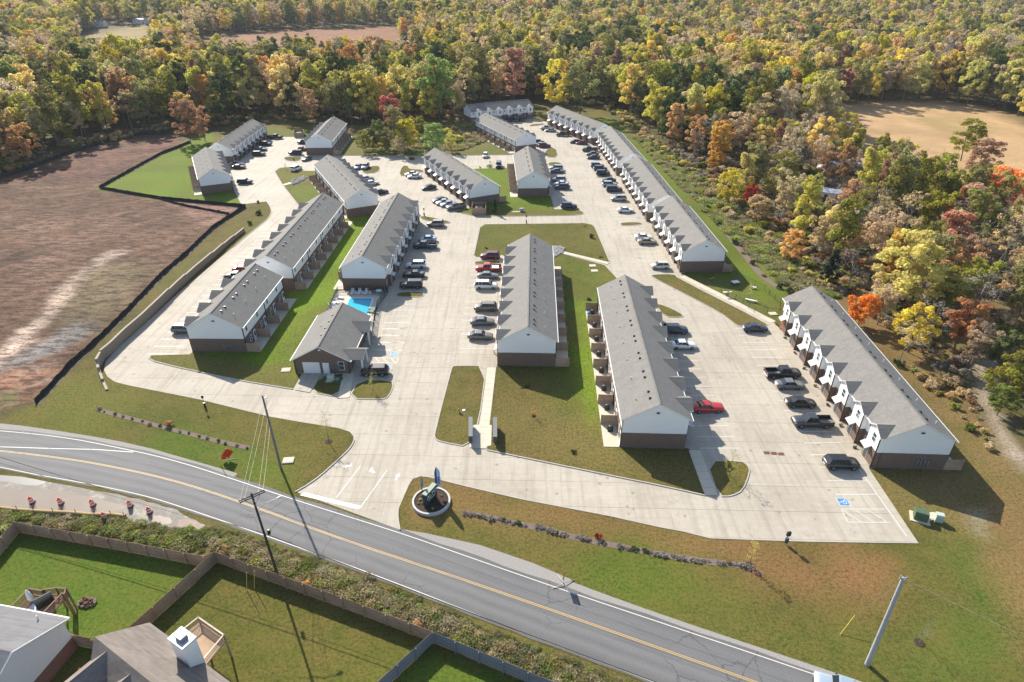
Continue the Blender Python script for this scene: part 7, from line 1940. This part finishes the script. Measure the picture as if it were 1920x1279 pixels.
def scatter_stuff(name, X, Y, Z, S, R, K, sources, label=None):
    """one object: a cloud of points that geometry nodes dress with the meshes of trees standing in the scene"""
    me = bpy.data.meshes.new(name); n = len(X)
    me.vertices.add(n); me.vertices.foreach_set('co', np.stack([X, Y, Z], 1).astype(np.float32).ravel())
    for nm, arr in (('sc', S), ('rz', R)): a = me.attributes.new(nm, 'FLOAT', 'POINT'); a.data.foreach_set('value', np.ascontiguousarray(arr, np.float32))
    a = me.attributes.new('kd', 'INT', 'POINT'); a.data.foreach_set('value', np.ascontiguousarray(K, np.int32)); me.update()
    o = inst(name, me); o['kind'] = 'stuff'
    if label: o['label'] = label
    ng = bpy.data.node_groups.new(name + " scatter", 'GeometryNodeTree')
    ng.interface.new_socket("Geometry", in_out='INPUT', socket_type='NodeSocketGeometry'); ng.interface.new_socket("Geometry", in_out='OUTPUT', socket_type='NodeSocketGeometry')
    N_ = ng.nodes.new; Lk_ = ng.links.new
    gi, go, jn = N_('NodeGroupInput'), N_('NodeGroupOutput'), N_('GeometryNodeJoinGeometry')
    def named(nm, dt):
        q = N_('GeometryNodeInputNamedAttribute'); q.data_type = dt; q.inputs['Name'].default_value = nm; return q.outputs['Attribute']
    for k, objs in enumerate(sources):
        cmp_ = N_('FunctionNodeCompare'); cmp_.data_type = 'INT'; cmp_.operation = 'EQUAL'
        ia = [s for s in cmp_.inputs if s.type == 'INT']; Lk_(named('kd', 'INT'), ia[0]); ia[1].default_value = k
        ip = N_('GeometryNodeInstanceOnPoints'); Lk_(gi.outputs[0], ip.inputs['Points']); Lk_(cmp_.outputs[0], ip.inputs['Selection'])
        j2 = N_('GeometryNodeJoinGeometry')
        for ob in objs:
            oi = N_('GeometryNodeObjectInfo'); oi.transform_space = 'ORIGINAL'; oi.inputs['Object'].default_value = ob; Lk_(oi.outputs['Geometry'], j2.inputs[0])
        Lk_(j2.outputs[0], ip.inputs['Instance'])
        cx = N_('ShaderNodeCombineXYZ'); Lk_(named('rz', 'FLOAT'), cx.inputs[2]); Lk_(cx.outputs[0], ip.inputs['Rotation'])
        c2 = N_('ShaderNodeCombineXYZ'); s_ = named('sc', 'FLOAT')
        for q in range(3): Lk_(s_, c2.inputs[q])
        Lk_(c2.outputs[0], ip.inputs['Scale']); Lk_(ip.outputs[0], jn.inputs[0])
    Lk_(jn.outputs[0], go.inputs[0])
    md = o.modifiers.new("scatter", 'NODES'); md.node_group = ng
    return o
# one tree of every kind stands in the scene and serves as the source of the far wood
src = {}
for o in list(COL.objects):
    if o.name.split('.')[0] == 'tree' and o.children:
        cr = [c for c in o.children if c.name.startswith('crown')][0]; tr = [c for c in o.children if c.name.startswith('trunk')][0]
        for k, v in TREES.items():
            if v[1] == cr.data and k not in src: src[k] = (tr, cr)
miss = [k for k in keys if k not in src]
rem = ~used_
for i in np.where(rem)[0]:
    if not miss: break
    if vis[i] and d[i] > 250:
        k = miss.pop(); r = put_tree(k, X[i], Y[i], SZ[i], f"{WORDS[k.rstrip('0123456789')]} tree deep in the far wood", "trees deep in the far wood", z=ZT[i]); used_[i] = True
        src[k] = (r.children[0], r.children[1])
rem = ~used_
scatter_stuff("forest", X[rem], Y[rem], ZT[rem], SZ[rem], nr.uniform(0, 6.28, rem.sum()), KI[rem], [list(src[k]) for k in keys], "autumn wood reaching to the horizon")

# ------------------------------------------------------------------ shrubs and undergrowth
def clump_mesh(name, leafc, r_, h_, n, size, seed, lobes=9):
    r = np.random.RandomState(seed); C = np.stack([r.uniform(-r_ * .6, r_ * .6, lobes), r.uniform(-r_ * .6, r_ * .6, lobes), r.uniform(h_ * .2, h_ * .7, lobes)], 1); R = r.uniform(.3, .5, lobes) * max(r_, h_) * .8
    V, val = leaf_cloud(C, R, n, size, .8, seed); V[:, 2] = np.maximum(V[:, 2], .0)
    return leaf_mesh(name, V, val, LEAFM[leafc])
BUSH = {k: clump_mesh("foliage", k if k in LEAFM else 'olive', 1.0, 1.0, n, .09 if n > 500 else .12, 300 + i) for i, (k, n) in enumerate((('olive', 420), ('yellowgreen', 420), ('tan', 320), ('green', 420), ('rust', 320), ('darkgreen', 520), ('evergreen', 520), ('orange', 320), ('red', 300), ('grey', 280), ('brightgreen', 420), ('gold', 320), ('yellow', 300)))}
WEEDC = {'straw': (.44, .37, .20), 'weed_green': (.22, .27, .06), 'weed_olive': (.32, .30, .10), 'weed_tan': (.38, .30, .16), 'weed_lime': (.34, .38, .07)}
def weed_mesh(name, mat, seed, n=210):
    """a tuft of upright blades and seed heads, wider than it is tall"""
    r = np.random.RandomState(seed); t = r.uniform(0, 6.283, n); q = r.uniform(0, 1, n) ** .7; b0 = np.stack([np.cos(t) * q * .9, np.sin(t) * q * .9, r.uniform(0, .25, n)], 1)
    L = r.uniform(.15, .55, n) * (1.1 - q * .5); d = np.stack([np.cos(t) * .4 + r.normal(0, .3, n), np.sin(t) * .4 + r.normal(0, .3, n), np.ones(n)], 1); d /= np.linalg.norm(d, axis=1)[:, None]
    tip = b0 + d * L[:, None]; s_ = np.cross(d, r.normal(size=(n, 3))); s_ /= np.linalg.norm(s_, axis=1)[:, None]; w = r.uniform(.05, .12, n)[:, None]
    mid = (b0 + tip) / 2; V = np.stack([b0, mid - s_ * w, tip, mid + s_ * w], 1).reshape(-1, 3)
    return leaf_mesh(name, V, np.repeat(r.uniform(0, 1, n), 4), mat)
for i_, (k, c) in enumerate(WEEDC.items()):
    LEAFM[k] = m_leaf(k.replace('_', ' '), c, hue=.02, val=.4, trans=.35); BUSH[k] = weed_mesh("foliage", LEAFM[k], 350 + i_)
TWIG = MB()
for k in range(7): t = k * .9; TWIG.tube((0, 0, 0), (math.cos(t) * .35, math.sin(t) * .35, .7), .02, .008, 3, cap=False)
TWIG = TWIG.mesh("stem", BARK)
def shrub(x, y, s, kind, label, group=None, sz=1.0, cat="shrub", name="shrub"):
    r = empty(name, (x, y, 0), rng.random() * 6, (s, s, s * sz)); tag(r, label, cat, group); inst("foliage", BUSH[kind], r); inst("stem", TWIG, r); return r
# planting bed at the left verge and at the right verge
def bed_strip(line_, w, name="mulch_bed"):
    l = chaikin(pts(line_), 2, False); b = MB(); a, c = offset(l, w / 2, False), offset(l, -w / 2, False)
    for i in range(len(l) - 1):
        j = i + 1; wob = lambda p: (p[0] + nr.uniform(-.07, .07), p[1] + nr.uniform(-.07, .07))
        b.poly([(*c[i], .02), (*c[j], .02), (*a[j], .02), (*a[i], .02)])
    o = b.obj(name, MULCH2); o['kind'] = 'structure'
    return l
MULCH2 = simple("grey brown mulch", (.16, .12, .095), .98, var=.6, scale=4, bmp=.08)
L1b = [(184, 768), (215, 777), (250, 786), (290, 797), (330, 807), (380, 820), (430, 832), (467, 840)]; R1b = [(872, 962), (905, 968), (960, 980), (1010, 990), (1060, 1003), (1110, 1015), (1180, 1028), (1250, 1042), (1320, 1053), (1400, 1060), (1428, 1078)]
bed_strip(L1b, .8); bed_strip(R1b, .9)
def along(line_, n, fn):
    l = resample(pts(line_), n)
    for i, (x, y) in enumerate(l): fn(i, x, y)
places = lambda i, n: f"{['first', 'second', 'third', 'fourth', 'fifth', 'sixth', 'seventh', 'eighth', 'ninth', 'tenth', 'eleventh', 'twelfth', 'thirteenth', 'fourteenth', 'fifteenth', 'sixteenth', 'seventeenth', 'eighteenth', 'nineteenth', 'twentieth', 'twenty-first', 'twenty-second'][i]} of the {n}"
along(L1b, 17, lambda i, x, y: shrub(x + rng.uniform(-.3, .3), y + rng.uniform(-.15, .15), rng.uniform(.22, .48), 'darkgreen' if i % 3 else 'grey', f"{places(i, '').split(' ')[0]} low dark shrub from the left in the left verge's mulch strip", "shrubs in the left mulch strip"))
q = at(317, 797); shrub(q.x, q.y, .75, 'orange', "rust orange shrub standing up out of the left mulch strip", None, 1.2)
for i, (x, y) in enumerate(resample(pts(R1b), 64)):
    if rng.random() < .12: continue
    q_ = ["left", "middle", "right"][min(2, i * 3 // 64)]
    shrub(x + rng.uniform(-.15, .15), y + rng.uniform(-.2, .2), rng.uniform(.32, .6), 'grey' if rng.random() < .75 else 'rust' if i > 40 else 'darkgreen', f"low twiggy shrub in the {q_} third of the thin mulch strip beside the road", f"twiggy shrubs in the {q_} third of the roadside mulch strip", rng.uniform(.45, .8))
for px, py, s, k, lab, sz in ((1120, 1009, .65, 'red', "bright red little shrub in the roadside mulch strip", 1.5), (895, 545, .5, 'evergreen', "x", 1), (1108.5, 446.5, .75, 'evergreen', "dark upright bush in the large grass island behind the central row", 1.7), (1104, 562.5, .6, 'evergreen', "small dark shrub in the grass between the central row and the patio row", .9), (1000, 779, .5, 'rust', "little rust shrub in a mulch ring before the central row", 1), (1074, 848, .6, 'darkgreen', "dark little shrub on the front lawn near the patio row", .9), (989, 727, .5, 'darkgreen', "dark sapling stump in the shade before the central row", 1.4), (485, 380.5, .6, 'darkgreen', "topmost dark shrub on the corner lawn above the left drive", 1.4), (486.5, 402, 1.0, 'evergreen', "middle dark shrub on the corner lawn above the left drive", 1.3), (467.5, 420.5, .9, 'darkgreen', "lowest dark shrub on the corner lawn above the left drive", 1.3), (912, 466, .5, 'darkgreen', "small shrub at the left side of the large grass island", .8), (1126, 482, .8, 'rust', "spread out brown shrub at the right corner of the large grass island", .5), (1097, 424.5, .7, 'rust', "flat brown shrub at the top right of the large grass island", .4), (900, 315, .4, 'darkgreen', "little dark shrub on the lawn beside the far small island", 1.5), (1027, 388, .5, 'green', "tiny green shrub in the shade below the short six unit row", 1), (1690, 688, .9, 'evergreen', "left of two evergreen shrubs behind the easternmost row", 1.3), (1678, 680, .7, 'evergreen', "right of two evergreen shrubs behind the easternmost row", 1.1), (1479, 549, 1.1, 'evergreen', "dark evergreen bush by the far corner of the easternmost row", 1.2)):
    if lab == 'x': continue
    q = at(px, py); shrub(q.x, q.y, s, k, lab, None, sz)
# upright evergreen below the bin enclosure
for px, py, s, lab in ((928, 401, .36, "upright pointed evergreen beside the wooden bin enclosure"),):
    q = at(px, py); put_tree('evergreen1', q.x, q.y, s, lab, None, sxy=.95)
# low plants in the sign bed
for k_i, (dx, dy) in enumerate(((-1.5, .2), (-1.1, -.5), (-1.6, -.5), (-1.0, .5), (-.7, -1.1), (-1.3, .9), (.3, -1.5), (1.2, .9))):
    shrub(sc_.x + dx, sc_.y + dy, .26, ('yellowgreen', 'olive', 'olive')[k_i % 3], "low yellowish plant in the mulch of the round sign bed", "low plants in the sign bed", .8); list(COL.objects)[-3].location.z = .3
# young street trees
for px, py, h, key, lab, th in ((616, 828, 5.2, 'olive3', "thin young tree on the lawn corner left of the entrance", .8), (699, 733, 3.6, 'olive3', "young tree on the small island before the clubhouse", .9), (1367, 893, 4.6, 'yellowgreen1', "young yellow tree on the island beside the near end of the patio row", .8), (1405, 1060, 4.2, 'yellowgreen2', "thin yellow sapling at the right end of the roadside mulch strip", .9), (536, 318, 2.2, 'green1', "tiny sapling on the grass beside the white suv at the left", .7), (1000, 782, 2.0, 'orange1', "orange sapling in a mulch ring before the central row", .7), (1404, 560, 3.6, 'yellowgreen2', "thin pale sapling inside the dog park", .9), (1724, 1205, 3.2, 'bare2', "bare sapling on the lush grass at the bottom right", .8)):
    q = at(px, py); tr, cr, hh = TREES[key]
    V_ = np.zeros(len(cr.vertices) * 3, np.float32); cr.vertices.foreach_get('co', V_); V_ = V_.reshape(-1, 3)
    n = len(V_) // 4; sel = np.random.RandomState(int(px)).choice(n, min(n, 420), False); s = h / hh
    Q = V_.reshape(n, 4, 3)[sel]; c = Q.mean(1, keepdims=True); Q = c + (Q - c) * .45 / max(s, .2) * (.5 if key != 'bare2' else .3)
    mat_ = cr.materials[0]; me_ = leaf_mesh("crown", Q.reshape(-1, 3), nr.rand(len(Q) * 4), mat_)
    r = empty("young_tree", q, rng.random() * 6, (s * th, s * th, s)); tag(r, lab, "tree"); inst("trunk", tr, r); inst("crown", me_, r)
    mr = MB().lathe([(.55, 0), (.5, .05)], 12).obj("mulch_ring", MULCH, r); mr.scale = (1 / (s * th), 1 / (s * th), 1 / s)
# clipped row behind the right hand rows
RB_ = [(1196, 263), (1212, 278), (1228, 292), (1247, 308), (1262, 322), (1280, 341), (1297, 358), (1312, 376), (1328, 395), (1341, 412), (1358, 433), (1372, 448), (1385, 466), (1398, 480), (1420, 508), (1441, 528), (1462, 541)]
bed_strip(RB_, 1.5)
along(RB_, 22, lambda i, x, y: shrub(x, y, rng.uniform(.7, 1.0), 'evergreen' if i % 2 else 'rust', f"{'dark upright' if i % 2 else 'rusty low'} bush, {places(i, '').split(' ')[0]} from the far end of the planted line behind the right rows", "planted line behind the right hand rows", 1.6 if i % 2 else .7))
# shrubs at the fronts of the easternmost row
Hm = TH['H']; bpy.context.view_layer.update()
for k in range(8):
    w = Hm.matrix_world @ Vector((-5.45, k * U + 4.1, 0)); shrub(w.x, w.y, .42, 'rust' if k % 2 else 'darkgreen', f"little foundation shrub at the {['nearest', 'second nearest', 'third nearest', 'fourth nearest', 'fourth farthest', 'third farthest', 'second farthest', 'farthest'][k]} recess of the easternmost row's front", "foundation shrubs of the easternmost row")
# undergrowth as stuff
srcb = []
first = {}
def bush_source(kind, px, py, s, lab):
    q = at(px, py); r = shrub(q.x, q.y, s, kind, lab); return [r.children[0]]
BS = ['olive', 'yellowgreen', 'tan', 'rust', 'green', 'grey', 'gold', 'straw', 'weed_green', 'weed_olive', 'weed_tan', 'weed_lime']
where = [(1420, 430), (1345, 372), (1372, 400), (1500, 520), (1385, 440), (1700, 640), (1650, 600), (690, 1085), (300, 1000), (740, 1110), (520, 1052), (1290, 330)]
names_ = ["olive bush on the weedy bank", "yellow green bush on the far part of the weedy bank", "tan bush in the middle of the weedy bank", "rust bush above the dog park", "green bush on the near part of the weedy bank", "grey twiggy bush behind the easternmost row", "gold bush beside the easternmost row", "pale straw tuft in the ditch by the middle garden fence", "green weed tuft in the ditch behind the left garden fence", "olive weed tuft in the ditch right of the dark pole", "tan weed tuft in the ditch near the foot of the dark pole", "lime green tuft at the far end of the weedy bank"]
for k, w, nm in zip(BS, where, names_): srcb.append(bush_source(k, *w, .9, nm))
TRACKW = pts([(1812, 690), (1840, 670), (1885, 678), (1866, 740), (1912, 820), (1965, 905), (1940, 950), (1860, 830), (1822, 740)])
def area_pts(poly, dens, seed):
    p = pts(poly); r = np.random.RandomState(seed); xs = [q[0] for q in p]; ys = [q[1] for q in p]
    n = int((max(xs) - min(xs)) * (max(ys) - min(ys)) * dens); X = r.uniform(min(xs), max(xs), n); Y = r.uniform(min(ys), max(ys), n); m = inside(p, X, Y) & ~inside(TRACKW, X, Y); return X[m], Y[m]
def undergrowth(name, polys, label, seed):
    XX_, YY_, SS, KK = [], [], [], []
    r = np.random.RandomState(seed)
    for poly, dens, smin, smax, kinds in polys:
        x, y = area_pts(poly, dens, r.randint(9999)); XX_.append(x); YY_.append(y); SS.append(r.uniform(smin, smax, len(x))); KK.append(np.array([BS.index(k) for k in kinds])[r.randint(0, len(kinds), len(x))])
    x, y, s, k = map(np.concatenate, (XX_, YY_, SS, KK)); return scatter_stuff(name, x, y, np.zeros(len(x)) + terrain(x, y), s, r.uniform(0, 6.28, len(x)), k, srcb, label)
undergrowth("roadside_weeds", [
    ([(-300, 955), (0, 960), (100, 970), (200, 974), (300, 988), (380, 998), (385, 1038), (200, 1003), (30, 972), (0, 1000)], 5.5, .35, .9, ['weed_green', 'weed_olive', 'weed_green', 'weed_lime', 'weed_tan', 'weed_olive']),
    ([(385, 1000), (440, 1012), (520, 1045), (640, 1090), (640, 1118), (520, 1078), (405, 1032)], 5.5, .4, 1.0, ['straw', 'weed_olive', 'weed_tan', 'weed_lime', 'straw', 'weed_green']),
    ([(600, 1065), (800, 1145), (960, 1212), (1100, 1268), (1240, 1335), (1060, 1293), (811, 1188), (640, 1120)], 5.5, .4, 1.0, ['straw', 'straw', 'weed_tan', 'weed_olive', 'straw', 'weed_lime', 'weed_green']),
    ([(380, 983), (500, 1015), (640, 1066), (800, 1129), (960, 1196), (1200, 1290), (1190, 1308), (950, 1210), (780, 1146), (620, 1083), (480, 1030), (380, 1000)], 6.0, .25, .55, ['weed_olive', 'weed_tan', 'weed_olive', 'weed_green']),
    ([(380, 1010), (640, 1095), (960, 1215), (1060, 1290), (811, 1188), (401, 1034)], .35, .35, .8, ['straw', 'tan', 'olive', 'gold']),
    ([(200, 985), (380, 1000), (382, 1036), (220, 1003)], .5, .4, .9, ['olive', 'green', 'olive'])], "tall weeds and dry grasses in the ditch between road and garden fences", 3)
undergrowth("bank_vegetation", [
    ([(1185, 255), (1215, 262), (1340, 352), (1480, 470), (1570, 560), (1500, 545), (1470, 535), (1380, 455), (1240, 312)], .75, .7, 1.7, ['weed_lime', 'weed_olive', 'weed_green', 'weed_lime', 'weed_tan', 'weed_olive']),
    ([(1195, 255), (1225, 262), (1350, 345), (1490, 455), (1590, 560), (1520, 545), (1400, 440), (1250, 300)], .14, .7, 2.0, ['yellowgreen', 'olive', 'tan', 'green', 'olive', 'yellowgreen']),
    ([(655, 250), (870, 236), (915, 262), (860, 284), (690, 286)], .45, .8, 1.8, ['weed_tan', 'weed_olive', 'weed_green', 'weed_tan']),
    ([(655, 250), (870, 236), (895, 255), (850, 278), (690, 282)], .07, .9, 2.4, ['olive', 'tan', 'rust', 'green', 'yellowgreen']),
    ([(1400, 430), (1480, 470), (1560, 540), (1700, 640), (1820, 770), (1830, 700), (1700, 560), (1550, 460)], .34, .5, 1.6, ['tan', 'rust', 'olive', 'grey', 'tan', 'grey', 'tan', 'olive']),
    ([(1480, 480), (1560, 540), (1700, 640), (1820, 770), (1870, 830), (1850, 700), (1700, 540), (1550, 450)], .5, .4, .9, ['weed_tan', 'weed_tan', 'weed_olive']),
    ([(1200, 255), (1400, 300), (1900, 350), (1920, 640), (1700, 620), (1500, 470)], .14, .7, 2.2, ['tan', 'olive', 'rust', 'grey', 'tan', 'green']),
    ([(1700, 690), (1760, 700), (1850, 790), (1860, 850), (1780, 780)], .3, .5, 1.4, ['olive', 'tan', 'green', 'gold', 'tan']),
    ([(0, 330), (134, 283), (330, 243), (335, 232), (130, 268), (0, 305)], .12, .8, 2.4, ['olive', 'rust', 'green', 'tan', 'grey', 'gold']),
    ([(352, 262), (395, 240), (480, 226), (860, 224), (872, 210), (470, 212), (380, 232)], .10, .8, 2.4, ['olive', 'rust', 'green', 'tan', 'gold']),
    ([(1000, 194), (1130, 201), (1190, 250), (1220, 262), (1200, 235), (1140, 190)], .12, .8, 2.2, ['olive', 'green', 'yellowgreen', 'tan'])], "bushes and undergrowth along the bank and the rims of the wood", 4)

# ------------------------------------------------------------------ air
m = bpy.data.materials.new("haze"); m.use_nodes = True; nt = m.node_tree; nt.nodes.remove(nt.nodes["Principled BSDF"])
pv = nt.nodes.new("ShaderNodeVolumePrincipled"); pv.inputs['Color'].default_value = (.86, .92, 1, 1); pv.inputs['Density'].default_value = .00008; pv.inputs['Anisotropy'].default_value = 0
nt.links.new(pv.outputs[0], nt.nodes["Material Output"].inputs['Volume'])
hz = MB().box(-3600, 3600, -120, 4300, -1.5, 82).obj("haze", m); tag(hz, kind='stuff')
